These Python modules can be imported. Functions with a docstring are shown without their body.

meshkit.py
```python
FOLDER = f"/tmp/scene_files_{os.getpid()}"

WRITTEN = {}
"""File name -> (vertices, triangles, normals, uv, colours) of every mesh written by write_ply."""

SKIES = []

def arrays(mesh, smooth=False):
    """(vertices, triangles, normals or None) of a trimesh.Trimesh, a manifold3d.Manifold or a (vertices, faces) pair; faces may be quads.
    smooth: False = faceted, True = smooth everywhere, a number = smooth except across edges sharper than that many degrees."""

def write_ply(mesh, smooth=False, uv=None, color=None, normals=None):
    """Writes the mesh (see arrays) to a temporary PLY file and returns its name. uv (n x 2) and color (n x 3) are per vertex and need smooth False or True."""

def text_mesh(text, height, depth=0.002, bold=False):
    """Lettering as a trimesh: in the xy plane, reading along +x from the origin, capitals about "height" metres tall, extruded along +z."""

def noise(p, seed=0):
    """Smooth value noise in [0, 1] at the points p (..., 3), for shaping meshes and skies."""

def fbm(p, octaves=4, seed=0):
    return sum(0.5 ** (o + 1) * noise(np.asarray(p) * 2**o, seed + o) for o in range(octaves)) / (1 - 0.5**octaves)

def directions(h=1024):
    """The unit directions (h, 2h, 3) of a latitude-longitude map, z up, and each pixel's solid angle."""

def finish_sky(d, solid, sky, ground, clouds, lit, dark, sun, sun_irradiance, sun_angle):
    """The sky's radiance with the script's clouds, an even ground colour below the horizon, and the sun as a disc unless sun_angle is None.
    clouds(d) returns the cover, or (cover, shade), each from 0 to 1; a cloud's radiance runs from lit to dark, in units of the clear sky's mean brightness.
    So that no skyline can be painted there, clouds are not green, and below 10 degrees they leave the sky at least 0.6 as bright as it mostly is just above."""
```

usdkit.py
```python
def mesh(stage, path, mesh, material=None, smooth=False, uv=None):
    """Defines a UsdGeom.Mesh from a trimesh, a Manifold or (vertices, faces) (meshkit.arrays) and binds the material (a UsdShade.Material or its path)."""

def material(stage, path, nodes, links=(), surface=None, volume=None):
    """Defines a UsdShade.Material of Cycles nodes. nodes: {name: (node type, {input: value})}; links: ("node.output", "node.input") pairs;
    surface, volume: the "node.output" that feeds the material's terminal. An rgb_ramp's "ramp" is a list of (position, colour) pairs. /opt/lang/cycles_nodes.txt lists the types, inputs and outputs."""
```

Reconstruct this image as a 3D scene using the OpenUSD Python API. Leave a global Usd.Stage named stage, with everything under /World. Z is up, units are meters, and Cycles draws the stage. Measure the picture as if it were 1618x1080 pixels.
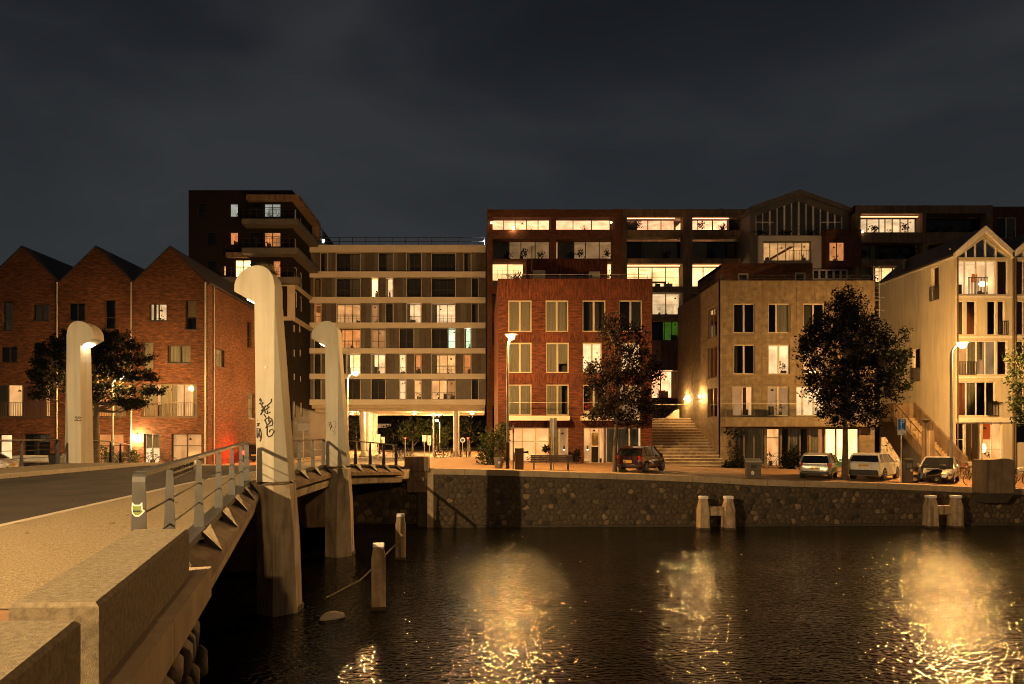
import math, random
import numpy as np, trimesh, shapely, manifold3d, usdkit, meshkit
from shapely.geometry import Polygon, box as sbox
from pxr import Usd, UsdGeom, UsdLux, UsdShade, Gf, Sdf, Vt

stage = Usd.Stage.CreateInMemory()
UsdGeom.Xform.Define(stage, '/World')
UsdGeom.Scope.Define(stage, '/World/Looks')
# ---------------------------------------------------------------- camera, sky, light
F, CX, CY, EYE = 1080.0, 759.0, 686.0, 5.0          # focal length in px of the 1618 px picture, level camera with lens shift
cam = UsdGeom.Camera.Define(stage, '/World/camera')
cam.CreateHorizontalApertureAttr(36.0)
cam.CreateFocalLengthAttr(36.0 * F / 1618)
cam.CreateHorizontalApertureOffsetAttr(36.0 * (809 - CX) / 1618)
cam.CreateVerticalApertureOffsetAttr(36.0 * (CY - 540) / 1618)
cam.CreateExposureAttr(0.0)
cam.CreateFStopAttr(0.0)
xf = UsdGeom.Xformable(cam); xf.AddTranslateOp().Set((0, 0, EYE)); xf.AddRotateXOp().Set(90.0)

SUN_EL, SUN_ROT = math.radians(-4.0), math.radians(250)
dome = UsdLux.DomeLight.Define(stage, '/World/sky')
sky = usdkit.material(stage, '/World/Looks/night_sky', {
    'tc': ('texture_coordinate', {}),
    'sky': ('sky_texture', {'sky_type': 'single_scattering', 'sun_disc': False, 'sun_elevation': SUN_EL, 'sun_rotation': SUN_ROT}),
    'map': ('mapping', {'scale': (1.0, 1.0, 2.2), 'location': (3.1, 1.4, 0.35)}),
    'n': ('noise_texture', {'scale': 2.3, 'detail': 4.0, 'roughness': 0.45, 'distortion': 0.3}),
    'r': ('rgb_ramp', {'ramp': [(0.34, (0.17, 0.20, 0.285)), (0.50, (0.265, 0.30, 0.40)), (0.66, (0.58, 0.62, 0.71))]}),
    'sep': ('separate_xyz', {}),
    'hz': ('map_range', {'range_type': 'smoothstep', 'from_min': 0.10, 'from_max': 0.62, 'to_min': 1.0, 'to_max': 0.0, 'clamp': True}),
    'glow': ('mix', {'mix_type': 'mix', 'color2': (0.78, 0.87, 0.93)}),
    'hz2': ('math', {'math_type': 'multiply', 'value2': 0.75}),
    'add': ('mix', {'mix_type': 'mix', 'fac': 0.93}),
    'bg': ('background_shader', {'strength': 0.05})},
    [('tc.generated', 'map.vector'), ('map.vector', 'n.vector'), ('n.fac', 'r.fac'), ('tc.generated', 'sep.vector'), ('sep.z', 'hz.value'),
     ('hz.result', 'hz2.value1'), ('hz2.value', 'glow.fac'), ('r.color', 'glow.color1'), ('sky.color', 'add.color1'), ('glow.color', 'add.color2'), ('add.color', 'bg.color')], surface='bg.background')
UsdShade.MaterialBindingAPI.Apply(dome.GetPrim()).Bind(sky)
moon = UsdLux.DistantLight.Define(stage, '/World/moon')       # the sun is down; a faint veiled moon is all the sky sends
moon.CreateIntensityAttr(0.004); moon.CreateAngleAttr(10.0); moon.CreateNormalizeAttr(True); moon.CreateColorAttr((1.0, 0.93, 0.85))
moon.AddRotateXYZOp().Set((50.0, 0.0, -60.0))

# ---------------------------------------------------------------- helpers
rng = random.Random(11)
used = {}


def path_for(name, parent):
    base = str(parent.GetPath()) if parent is not None else '/World'
    k = used.get((base, name), 0)
    used[(base, name)] = k + 1
    return f'{base}/{name}' + (f'_{k:03d}' if k else '')


def tag(o, label=None, cat=None, group=None, kind=None):
    p = o.GetPrim() if hasattr(o, 'GetPrim') else o
    for k, v in (('label', label), ('category', cat), ('group', group), ('kind', kind)):
        if v:
            p.SetCustomDataByKey(k, v)
    return p


def thing(name, label, cat, loc=(0, 0, 0), rz=0.0, group=None, scale=None):
    x = UsdGeom.Xform.Define(stage, path_for(name, None))
    x.AddTranslateOp().Set(Gf.Vec3d(*map(float, loc)))
    x.AddRotateZOp().Set(float(rz))
    if scale:
        x.AddScaleOp().Set(Gf.Vec3f(*map(float, scale)))
    return tag(x, label, cat, group)


def dup(src, name, label, cat, loc, rz=0.0, group=None, scale=None):
    r = thing(name, label, cat, loc, rz, group, scale)
    r.GetReferences().AddInternalReference(src.GetPath())
    r.SetInstanceable(True)
    return r


def emit(name, v, f, mat, parent=None, smooth=None):
    pth = path_for(name, parent)
    if smooth is not None:
        return usdkit.mesh(stage, pth, trimesh.Trimesh(np.asarray(v, float), np.asarray(f, int), process=False), MATS[mat], smooth=smooth).GetPrim()
    m = UsdGeom.Mesh.Define(stage, pth)
    v = np.ascontiguousarray(v, np.float32); f = np.ascontiguousarray(f, np.int32)
    m.CreatePointsAttr(Vt.Vec3fArray.FromNumpy(v))
    m.CreateFaceVertexCountsAttr(Vt.IntArray.FromNumpy(np.full(len(f), 3, np.int32)))
    m.CreateFaceVertexIndicesAttr(Vt.IntArray.FromNumpy(f.ravel()))
    m.CreateSubdivisionSchemeAttr('none')
    UsdShade.MaterialBindingAPI.Apply(m.GetPrim()).Bind(MATS[mat])
    return m.GetPrim()


BOXF = np.array([(0, 2, 1), (0, 3, 2), (4, 5, 6), (4, 6, 7), (0, 1, 5), (0, 5, 4), (1, 2, 6), (1, 6, 5), (2, 3, 7), (2, 7, 6), (3, 0, 4), (3, 4, 7)])


class MB:
    def __init__(s):
        s.v, s.f, s.n = [], [], 0

    def add(s, v, f):
        v = np.asarray(v, float)
        s.v.append(v); s.f.append(np.asarray(f, int) + s.n); s.n += len(v)
        return s

    def tm(s, m):
        return s.add(m.vertices, m.faces)

    def box(s, x0, x1, y0, y1, z0, z1):
        x0, x1 = min(x0, x1), max(x0, x1); y0, y1 = min(y0, y1), max(y0, y1); z0, z1 = min(z0, z1), max(z0, z1)
        return s.add([(x0, y0, z0), (x1, y0, z0), (x1, y1, z0), (x0, y1, z0), (x0, y0, z1), (x1, y0, z1), (x1, y1, z1), (x0, y1, z1)], BOXF)

    def hexa(s, p):                                   # eight corners: bottom ring, top ring
        return s.add(p, BOXF)

    def cham(s, x0, x1, y0, y1, z0, z1, c=0.02):      # chamfered box
        m = manifold3d.Manifold.hull_points(np.array([(x, y, z) for x, cx in ((x0, 1), (x1, -1)) for y, cy in ((y0, 1), (y1, -1)) for z, cz in ((z0, 1), (z1, -1))
            for (x, y, z) in ((x + cx * c, y + cy * c, z), (x + cx * c, y, z + cz * c), (x, y + cy * c, z + cz * c))], np.float32)).to_mesh()
        return s.add(m.vert_properties[:, :3], m.tri_verts)

    def quad(s, a, b, c, d):
        return s.add([a, b, c, d], [(0, 1, 2), (0, 2, 3)])

    def cyl(s, c, r, z0, z1, n=12, r2=None):
        a = np.arange(n) * 2 * math.pi / n
        r2 = r if r2 is None else r2
        v = [(c[0] + r * math.cos(t), c[1] + r * math.sin(t), z0) for t in a] + [(c[0] + r2 * math.cos(t), c[1] + r2 * math.sin(t), z1) for t in a] + [(c[0], c[1], z0), (c[0], c[1], z1)]
        f = []
        for i in range(n):
            j = (i + 1) % n
            f += [(i, j, n + j), (i, n + j, n + i), (2 * n, j, i), (2 * n + 1, n + i, n + j)]
        return s.add(v, f)

    def tube(s, pts, r, n=6, closed=False, cap=True):
        pts = np.asarray(pts, float); k = len(pts)
        rr = np.full(k, r, float) if np.ndim(r) == 0 else np.asarray(r, float)
        t = np.gradient(pts, axis=0)
        if closed:
            t = np.roll(pts, -1, 0) - np.roll(pts, 1, 0)
        t /= np.maximum(np.linalg.norm(t, axis=1, keepdims=True), 1e-9)
        ref = np.array([0.0, 0, 1]) if abs(t[0][2]) < 0.9 else np.array([1.0, 0, 0])
        u = np.cross(t[0], ref); u /= np.linalg.norm(u)
        v = []
        for i in range(k):
            u = u - t[i] * u.dot(t[i]); u /= max(np.linalg.norm(u), 1e-9)
            w = np.cross(t[i], u)
            for j in range(n):
                a = 2 * math.pi * (j + 0.5) / n
                v.append(pts[i] + rr[i] * (math.cos(a) * u + math.sin(a) * w))
        f = []
        for i in range(k if closed else k - 1):
            for j in range(n):
                a, b = i * n + j, i * n + (j + 1) % n
                c, d = ((i + 1) % k) * n + j, ((i + 1) % k) * n + (j + 1) % n
                f += [(a, b, d), (a, d, c)]
        if cap and not closed:
            for j in range(1, n - 1):
                f += [(0, j + 1, j), ((k - 1) * n, (k - 1) * n + j, (k - 1) * n + j + 1)]
        return s.add(v, f)

    def bar(s, a, b, w, h=None):                      # square bar
        h = h or w
        a, b = np.asarray(a, float), np.asarray(b, float)
        t = (b - a) / np.linalg.norm(b - a)
        ref = np.array([0, 0, 1.0]) if abs(t[2]) < 0.95 else np.array([0, 1.0, 0])
        u = np.cross(t, ref); u /= np.linalg.norm(u); q = np.cross(u, t)
        c = [(-1, -1), (1, -1), (1, 1), (-1, 1)]
        return s.add([a + x * u * w / 2 + y * q * h / 2 for x, y in c] + [b + x * u * w / 2 + y * q * h / 2 for x, y in c], BOXF[:, ::-1])

    def ball(s, c, r, sub=2, scale=(1, 1, 1)):
        m = trimesh.creation.icosphere(sub, 1.0)
        return s.add(m.vertices * np.asarray(scale) * r + np.asarray(c), m.faces)

    def loft(s, rings, cap=True):
        rings = np.asarray(rings, float); k, n = rings.shape[:2]
        f = []
        for i in range(k - 1):
            for j in range(n):
                a, b, c, d = i * n + j, i * n + (j + 1) % n, (i + 1) * n + j, (i + 1) * n + (j + 1) % n
                f += [(a, b, d), (a, d, c)]
        if cap:
            for j in range(1, n - 1):
                f += [(0, j + 1, j), ((k - 1) * n, (k - 1) * n + j, (k - 1) * n + j + 1)]
        return s.add(rings.reshape(-1, 3), f)

    def arrays(s):
        return np.vstack(s.v), np.vstack(s.f)

    def build(s, name, mat, parent=None, smooth=None):
        if not s.v:
            return None
        return emit(name, *s.arrays(), mat, parent, smooth)


def XX(px, Y):
    return (px - CX) * Y / F


def ZZ(py, Y):
    return EYE + (CY - py) * Y / F


def extrude(poly, fn, c0, c1):
    """shapely polygon in (a, b) between depths c0 and c1, placed by fn(a, b, c)."""
    m = trimesh.creation.extrude_polygon(poly, 1.0, engine='earcut')
    v = np.array([fn(a, b, c0 + (c1 - c0) * c) for a, b, c in m.vertices])
    return v, m.faces


class Fr:                                             # a facade plane: a along it, b up, c inward
    def __init__(s, kind, at):
        s.k, s.at = kind, at

    def p(s, a, b, c):
        return (a, s.at + c, b) if s.k == 'F' else (s.at - c, a, b) if s.k == 'R' else (s.at + c, a, b)

    def box(s, mb, a0, a1, b0, b1, c0, c1):
        p, q = s.p(a0, b0, c0), s.p(a1, b1, c1)
        return mb.box(p[0], q[0], p[1], q[1], p[2], q[2])

    def rect(s, x0, y0, x1, y1):
        if s.k == 'F':
            return XX(x0, s.at), XX(x1, s.at), ZZ(y1, s.at), ZZ(y0, s.at)
        a, b = s.at * F / (x0 - CX), s.at * F / (x1 - CX)
        m = (a + b) / 2
        return min(a, b), max(a, b), ZZ(y1, m), ZZ(y0, m)


# ---------------------------------------------------------------- materials
MATS = {}


def mat(name, nodes, links, surface='p.BSDF'):
    MATS[name] = usdkit.material(stage, '/World/Looks/' + name, nodes, links, surface=surface)


def rough(name, c1, c2, scale=1.5, r=0.75, bump=0.3, bscale=40.0, dist=0.01, metal=0.0, spec=0.4, detail=6.0, grime=None):
    nodes = {'g': ('geometry', {}), 'n': ('noise_texture', {'scale': scale, 'detail': detail, 'roughness': 0.62}),
             'r': ('rgb_ramp', {'ramp': [(0.3, c1), (0.7, c2)]}),
             'n2': ('noise_texture', {'scale': bscale, 'detail': 4.0, 'roughness': 0.6}), 'b': ('bump', {'strength': bump, 'distance': dist}),
             'p': ('principled_bsdf', {'roughness': r, 'metallic': metal, 'specular_ior_level': spec})}
    links = [('g.position', 'n.vector'), ('g.position', 'n2.vector'), ('n.fac', 'r.fac'), ('n2.fac', 'b.height'), ('b.normal', 'p.normal')]
    if grime:                                         # vertical streaks of dirt
        nodes |= {'mp': ('mapping', {'scale': (3.0, 3.0, 0.25)}), 'n3': ('noise_texture', {'scale': 1.6, 'detail': 5.0}),
                  'gr': ('rgb_ramp', {'ramp': [(0.45, (0, 0, 0)), (0.7, (1, 1, 1))]}), 'mx': ('mix', {'mix_type': 'mix', 'color2': grime})}
        links += [('g.position', 'mp.vector'), ('mp.vector', 'n3.vector'), ('n3.fac', 'gr.fac'), ('gr.color', 'mx.fac'), ('r.color', 'mx.color1'), ('mx.color', 'p.base_color')]
    else:
        links.append(('r.color', 'p.base_color'))
    mat(name, nodes, links)


def plain(name, c, r=0.5, metal=0.0, spec=0.5, coat=0.0):
    mat(name, {'g': ('geometry', {}), 'n': ('noise_texture', {'scale': 9.0, 'detail': 4.0}), 'mr': ('map_range', {'to_min': r * 0.75, 'to_max': min(1, r * 1.3), 'clamp': True}),
               'r': ('rgb_ramp', {'ramp': [(0.3, tuple(x * 0.85 for x in c)), (0.7, tuple(min(1, x * 1.1) for x in c))]}),
               'p': ('principled_bsdf', {'metallic': metal, 'specular_ior_level': spec, 'coat_weight': coat})},
        [('g.position', 'n.vector'), ('n.fac', 'r.fac'), ('r.color', 'p.base_color'), ('n.fac', 'mr.value'), ('mr.result', 'p.roughness')])


def glow(name, c, s):
    mat(name, {'e': ('emission', {'color': c, 'strength': s})}, [], 'e.emission')


def brick(name, c1, c2, mortar, w=0.24, h=0.075, upright=False, var=(0.5, 1.25), msize=0.012):
    nodes = {'g': ('geometry', {}), 's': ('separate_xyz', {}), 'ad': ('math', {'math_type': 'add'}), 'c': ('combine_xyz', {}),
             'bt': ('brick_texture', {'scale': 1.0, 'brick_width': w, 'row_height': h, 'mortar_size': msize, 'mortar_smooth': 0.2, 'color1': c1, 'color2': c2, 'mortar': mortar, 'bias': 0.0}),
             'mp': ('mapping', {'scale': (1 / w * 0.75, 1 / h * 0.8, 1.0)}), 'n': ('noise_texture', {'scale': 1.0, 'detail': 3.0, 'roughness': 0.7}),
             'rr': ('rgb_ramp', {'ramp': [(0.3, (var[0],) * 3), (0.7, (var[1],) * 3)]}), 'big': ('noise_texture', {'scale': 0.5, 'detail': 3.0}),
             'r2': ('rgb_ramp', {'ramp': [(0.3, (0.75,) * 3), (0.7, (1.1,) * 3)]}),
             'm1': ('mix', {'mix_type': 'multiply', 'fac': 1.0}), 'm2': ('mix', {'mix_type': 'multiply', 'fac': 1.0}),
             'b': ('bump', {'strength': 0.6, 'distance': 0.012, 'invert': True}), 'p': ('principled_bsdf', {'roughness': 0.85, 'specular_ior_level': 0.25})}
    links = [('g.position', 's.vector'), ('s.x', 'ad.value1'), ('s.y', 'ad.value2')]
    links += [('s.z', 'c.x'), ('ad.value', 'c.y')] if upright else [('ad.value', 'c.x'), ('s.z', 'c.y')]
    links += [('c.vector', 'bt.vector'), ('c.vector', 'mp.vector'), ('mp.vector', 'n.vector'), ('n.fac', 'rr.fac'), ('g.position', 'big.vector'), ('big.fac', 'r2.fac'),
              ('bt.color', 'm1.color1'), ('rr.color', 'm1.color2'), ('m1.color', 'm2.color1'), ('r2.color', 'm2.color2'), ('m2.color', 'p.base_color'), ('bt.fac', 'b.height'), ('b.normal', 'p.normal')]
    mat(name, nodes, links)


def leafy(name, c1, c2, trans=(0.05, 0.08, 0.02)):
    mat(name, {'g': ('geometry', {}), 'n': ('noise_texture', {'scale': 1.3, 'detail': 4.0}), 'r': ('rgb_ramp', {'ramp': [(0.3, c1), (0.7, c2)]}),
               'rp': ('rgb_ramp', {'ramp': [(0.0, (0.6,) * 3), (1.0, (1.35,) * 3)]}), 'm': ('mix', {'mix_type': 'multiply', 'fac': 1.0}),
               'p': ('principled_bsdf', {'roughness': 0.7, 'specular_ior_level': 0.12}), 't': ('translucent_bsdf', {'color': trans}), 'mx': ('mix_closure', {'fac': 0.18})},
        [('g.position', 'n.vector'), ('n.fac', 'r.fac'), ('g.random_per_island', 'rp.fac'), ('r.color', 'm.color1'), ('rp.color', 'm.color2'), ('m.color', 'p.base_color'), ('p.BSDF', 'mx.closure1'), ('t.BSDF', 'mx.closure2')], 'mx.closure')


def room(name, c, s, var=0.45):
    """Walls of a lit room seen through a window: papered walls glowing with the lamps inside."""
    mat(name, {'g': ('geometry', {}), 'n': ('noise_texture', {'scale': 0.9, 'detail': 2.0}), 'mr': ('map_range', {'from_min': 0.3, 'from_max': 0.7, 'to_min': s * (1 - var), 'to_max': s * (1 + var), 'clamp': True}),
               'o': ('object_info', {}), 'om': ('map_range', {'to_min': 0.7, 'to_max': 1.3}), 'mu': ('math', {'math_type': 'multiply'}),
               'p': ('principled_bsdf', {'base_color': tuple(x * 0.5 for x in c), 'roughness': 0.8, 'emission_color': c})},
        [('g.position', 'n.vector'), ('n.fac', 'mr.value'), ('o.random', 'om.value'), ('mr.result', 'mu.value1'), ('om.result', 'mu.value2'), ('mu.value', 'p.emission_strength')])


brick('brick_row', (0.165, 0.062, 0.028), (0.09, 0.036, 0.02), (0.06, 0.04, 0.026), w=0.34, h=0.085, var=(0.35, 1.5))
brick('brick_red', (0.14, 0.038, 0.02), (0.08, 0.024, 0.014), (0.055, 0.03, 0.018), w=0.42, h=0.085, var=(0.4, 1.9))
brick('brick_red_upright', (0.14, 0.037, 0.018), (0.08, 0.023, 0.013), (0.05, 0.026, 0.015), w=0.5, h=0.09, upright=True, var=(0.35, 1.9))
brick('brick_dark', (0.022, 0.014, 0.012), (0.014, 0.010, 0.009), (0.025, 0.02, 0.016), w=0.24, h=0.08)
brick('brick_brown', (0.20, 0.075, 0.035), (0.14, 0.05, 0.025), (0.09, 0.055, 0.035), w=0.3, h=0.085)
rough('concrete_tower', (0.41, 0.375, 0.30), (0.47, 0.43, 0.345), 0.8, 0.7, 0.10, 60.0, 0.003, grime=(0.375, 0.335, 0.255))
rough('concrete_wet', (0.36, 0.29, 0.20), (0.55, 0.46, 0.33), 1.5, 0.75, 0.25, 30.0, 0.008, grime=(0.19, 0.14, 0.09))
rough('concrete_house', (0.10, 0.076, 0.047), (0.235, 0.185, 0.12), 2.6, 0.85, 0.35, 25.0, 0.01, detail=9.0, grime=(0.15, 0.105, 0.06))
rough('concrete_pale', (0.42, 0.36, 0.27), (0.55, 0.48, 0.37), 1.0, 0.8, 0.15, 40.0, 0.005)
rough('concrete_brown', (0.17, 0.115, 0.07), (0.27, 0.19, 0.12), 1.4, 0.85, 0.25, 30.0, 0.008, grime=(0.12, 0.08, 0.05))
rough('block_stone', (0.13, 0.10, 0.062), (0.29, 0.235, 0.15), 30.0, 0.92, 1.0, 130.0, 0.005, detail=12.0)
rough('coping_stone', (0.30, 0.22, 0.135), (0.46, 0.35, 0.22), 2.5, 0.85, 0.4, 50.0, 0.006)
rough('render_white', (0.47, 0.42, 0.31), (0.56, 0.505, 0.38), 0.5, 0.85, 0.12, 30.0, 0.004, grime=(0.43, 0.38, 0.28))
rough('band_white', (0.58, 0.54, 0.46), (0.66, 0.62, 0.54), 0.6, 0.6, 0.05, 20.0, 0.003)
rough('asphalt', (0.018, 0.013, 0.010), (0.066, 0.049, 0.037), 0.9, 0.8, 0.8, 60.0, 0.01, detail=13.0)
rough('footpath_grit', (0.115, 0.083, 0.043), (0.43, 0.325, 0.185), 42.0, 0.9, 1.0, 80.0, 0.010, detail=6.0)
rough('pavement_brick', (0.20, 0.105, 0.05), (0.30, 0.16, 0.08), 4.0, 0.85, 0.4, 40.0, 0.008)
rough('kerb_stone', (0.45, 0.38, 0.27), (0.58, 0.50, 0.37), 3.0, 0.8, 0.2, 40.0, 0.005)
rough('street_brick', (0.22, 0.125, 0.065), (0.35, 0.21, 0.11), 1.2, 0.8, 0.3, 30.0, 0.008, detail=8.0)
rough('earth', (0.05, 0.035, 0.02), (0.09, 0.065, 0.04), 1.0, 0.95, 0.5, 10.0, 0.03)
rough('mortar', (0.05, 0.04, 0.028), (0.10, 0.08, 0.055), 3.0, 0.95, 0.6, 25.0, 0.01)
rough('timber_pile', (0.30, 0.21, 0.12), (0.56, 0.42, 0.26), 3.0, 0.85, 0.7, 18.0, 0.012, grime=(0.15, 0.10, 0.05))
rough('timber_dark', (0.05, 0.03, 0.018), (0.09, 0.055, 0.03), 4.0, 0.7, 0.5, 20.0, 0.008)
rough('bark', (0.07, 0.05, 0.033), (0.15, 0.11, 0.07), 5.0, 0.95, 0.9, 22.0, 0.02)
rough('roof_tile', (0.028, 0.022, 0.020), (0.05, 0.04, 0.034), 3.0, 0.6, 0.6, 12.0, 0.02)
rough('cladding', (0.07, 0.056, 0.043), (0.11, 0.09, 0.07), 1.6, 0.6, 0.35, 25.0, 0.006)
rough('cladding_grey', (0.105, 0.096, 0.084), (0.145, 0.135, 0.12), 1.6, 0.6, 0.35, 25.0, 0.006)
rough('rope_fibre', (0.14, 0.12, 0.08), (0.24, 0.2, 0.14), 20.0, 0.95, 0.8, 90.0, 0.01)
for i, (a, b) in enumerate((((0.06, 0.044, 0.028), (0.115, 0.086, 0.058)), ((0.11, 0.079, 0.047), (0.19, 0.136, 0.083)), ((0.03, 0.024, 0.018), (0.065, 0.05, 0.036)), ((0.17, 0.115, 0.063), (0.28, 0.197, 0.115)), ((0.07, 0.046, 0.027), (0.125, 0.085, 0.05)))):
    rough(f'wall_stone_{i}', a, b, 5.0, 0.8, 0.6, 16.0, 0.015)
plain('steel_rail', (0.055, 0.052, 0.048), 0.5, 0.2)
plain('steel_dark', (0.045, 0.042, 0.04), 0.55, 0.1)
plain('steel_pale', (0.42, 0.40, 0.36), 0.45, 0.4)
plain('frame_beige', (0.42, 0.36, 0.27), 0.55)
plain('frame_white', (0.70, 0.66, 0.58), 0.5)
plain('frame_dark', (0.035, 0.028, 0.024), 0.5)
plain('frame_brown', (0.10, 0.065, 0.042), 0.55)
plain('curtain', (0.15, 0.14, 0.118), 0.9)
plain('curtain_gold', (0.62, 0.44, 0.20), 0.9)
plain('room_dark', (0.035, 0.03, 0.026), 0.9)
plain('room_mid', (0.10, 0.085, 0.065), 0.9)
plain('furniture', (0.06, 0.042, 0.03), 0.7)
plain('shutter_red', (0.17, 0.055, 0.028), 0.7)
plain('rubber', (0.012, 0.012, 0.012), 0.7)
plain('paint_black', (0.010, 0.009, 0.010), 0.22, 0.0, 0.5, 1.0)
plain('paint_silver', (0.50, 0.47, 0.41), 0.28, 0.5, 0.5, 1.0)
plain('paint_white', (0.74, 0.71, 0.64), 0.3, 0.0, 0.5, 1.0)
plain('paint_wine', (0.045, 0.012, 0.012), 0.22, 0.2, 0.5, 1.0)
plain('car_glass', (0.012, 0.012, 0.013), 0.08, 0.0, 0.8)
plain('plastic_black', (0.018, 0.017, 0.016), 0.5)
plain('alloy', (0.5, 0.48, 0.45), 0.3, 0.9)
plain('lens_red', (0.42, 0.02, 0.015), 0.15, 0.0, 0.6)
plain('lens_clear', (0.7, 0.68, 0.62), 0.12, 0.0, 0.7)
plain('plate_yellow', (0.72, 0.42, 0.06), 0.45)
plain('sign_white', (0.75, 0.72, 0.66), 0.45)
plain('sign_blue', (0.02, 0.16, 0.52), 0.4)
plain('sign_back', (0.26, 0.24, 0.21), 0.5, 0.3)
plain('sign_red', (0.5, 0.03, 0.025), 0.5)
plain('ink_black', (0.028, 0.026, 0.026), 0.8)
plain('ink_rust', (0.22, 0.09, 0.03), 0.8)
plain('sticker_green', (0.16, 0.22, 0.05), 0.5)
plain('bin_brown', (0.10, 0.072, 0.045), 0.55)
plain('pot_grey', (0.22, 0.20, 0.18), 0.7)
plain('green_paint', (0.02, 0.12, 0.06), 0.5)
plain('orange_panel', (0.55, 0.13, 0.03), 0.7)
plain('flower_red', (0.45, 0.03, 0.02), 0.6)
plain('bike_red', (0.3, 0.03, 0.02), 0.35)
leafy('leaf_dark', (0.008, 0.011, 0.006), (0.018, 0.021, 0.011), (0.015, 0.02, 0.008))
leafy('leaf_red', (0.012, 0.013, 0.007), (0.026, 0.02, 0.012), (0.03, 0.018, 0.009))
leafy('leaf_green', (0.035, 0.05, 0.018), (0.08, 0.095, 0.035))
leafy('grass_dry', (0.16, 0.12, 0.06), (0.26, 0.2, 0.1))
room('room_warm', (1.0, 0.58, 0.23), 0.62)
room('room_bright', (1.0, 0.66, 0.30), 1.7)
room('room_rose', (1.0, 0.50, 0.26), 1.35)
room('room_orange', (1.0, 0.45, 0.14), 0.42)
room('room_cool', (0.80, 1.0, 0.72), 0.75)
room('room_blue', (0.72, 0.72, 0.66), 0.30)
room('room_green', (0.30, 0.62, 0.06), 0.11)
room('room_dim', (1.0, 0.62, 0.29), 0.22)
room('room_pale', (1.0, 0.71, 0.40), 0.8)
SODIUM = (1.0, 0.51, 0.145)
glow('lamp_sodium', SODIUM, 7800.0)
glow('lamp_street', SODIUM, 13000.0)
glow('lamp_door', (1.0, 0.6, 0.22), 2800.0)
glow('lamp_faint', SODIUM, 4200.0)
glow('lamp_far_quay', (1.0, 0.60, 0.24), 11000.0)
glow('lamp_flood', (1.0, 0.6, 0.25), 90.0)
glow('lamp_near', (1.0, 0.66, 0.30), 168000.0)
glow('lamp_soffit', (1.0, 0.56, 0.19), 5200.0)
glow('lamp_wall', (1.0, 0.54, 0.17), 4200.0)
glow('lamp_strip', (1.0, 0.82, 0.50), 42.0)
glow('lamp_white', (0.80, 0.95, 1.0), 500.0)
glow('lamp_house', (1.0, 0.68, 0.32), 12.0)
glow('lamp_loggia', (1.0, 0.42, 0.17), 7.0)
glow('lamp_cyan', (0.75, 1.0, 0.85), 60.0)
glow('lamp_violet', (0.42, 0.26, 1.0), 60.0)
glow('tail_red', (1.0, 0.0006, 0.0003), 600.0)
mat('glass', {'t': ('transparent_bsdf', {'color': (0.90, 0.92, 0.90)}), 'gl': ('glossy_bsdf', {'roughness': 0.03, 'color': (0.9, 0.9, 0.9)}), 'f': ('fresnel', {'IOR': 1.5}), 'm': ('mix_closure', {})},
    [('f.fac', 'm.fac'), ('t.BSDF', 'm.closure1'), ('gl.BSDF', 'm.closure2')], 'm.closure')
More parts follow.
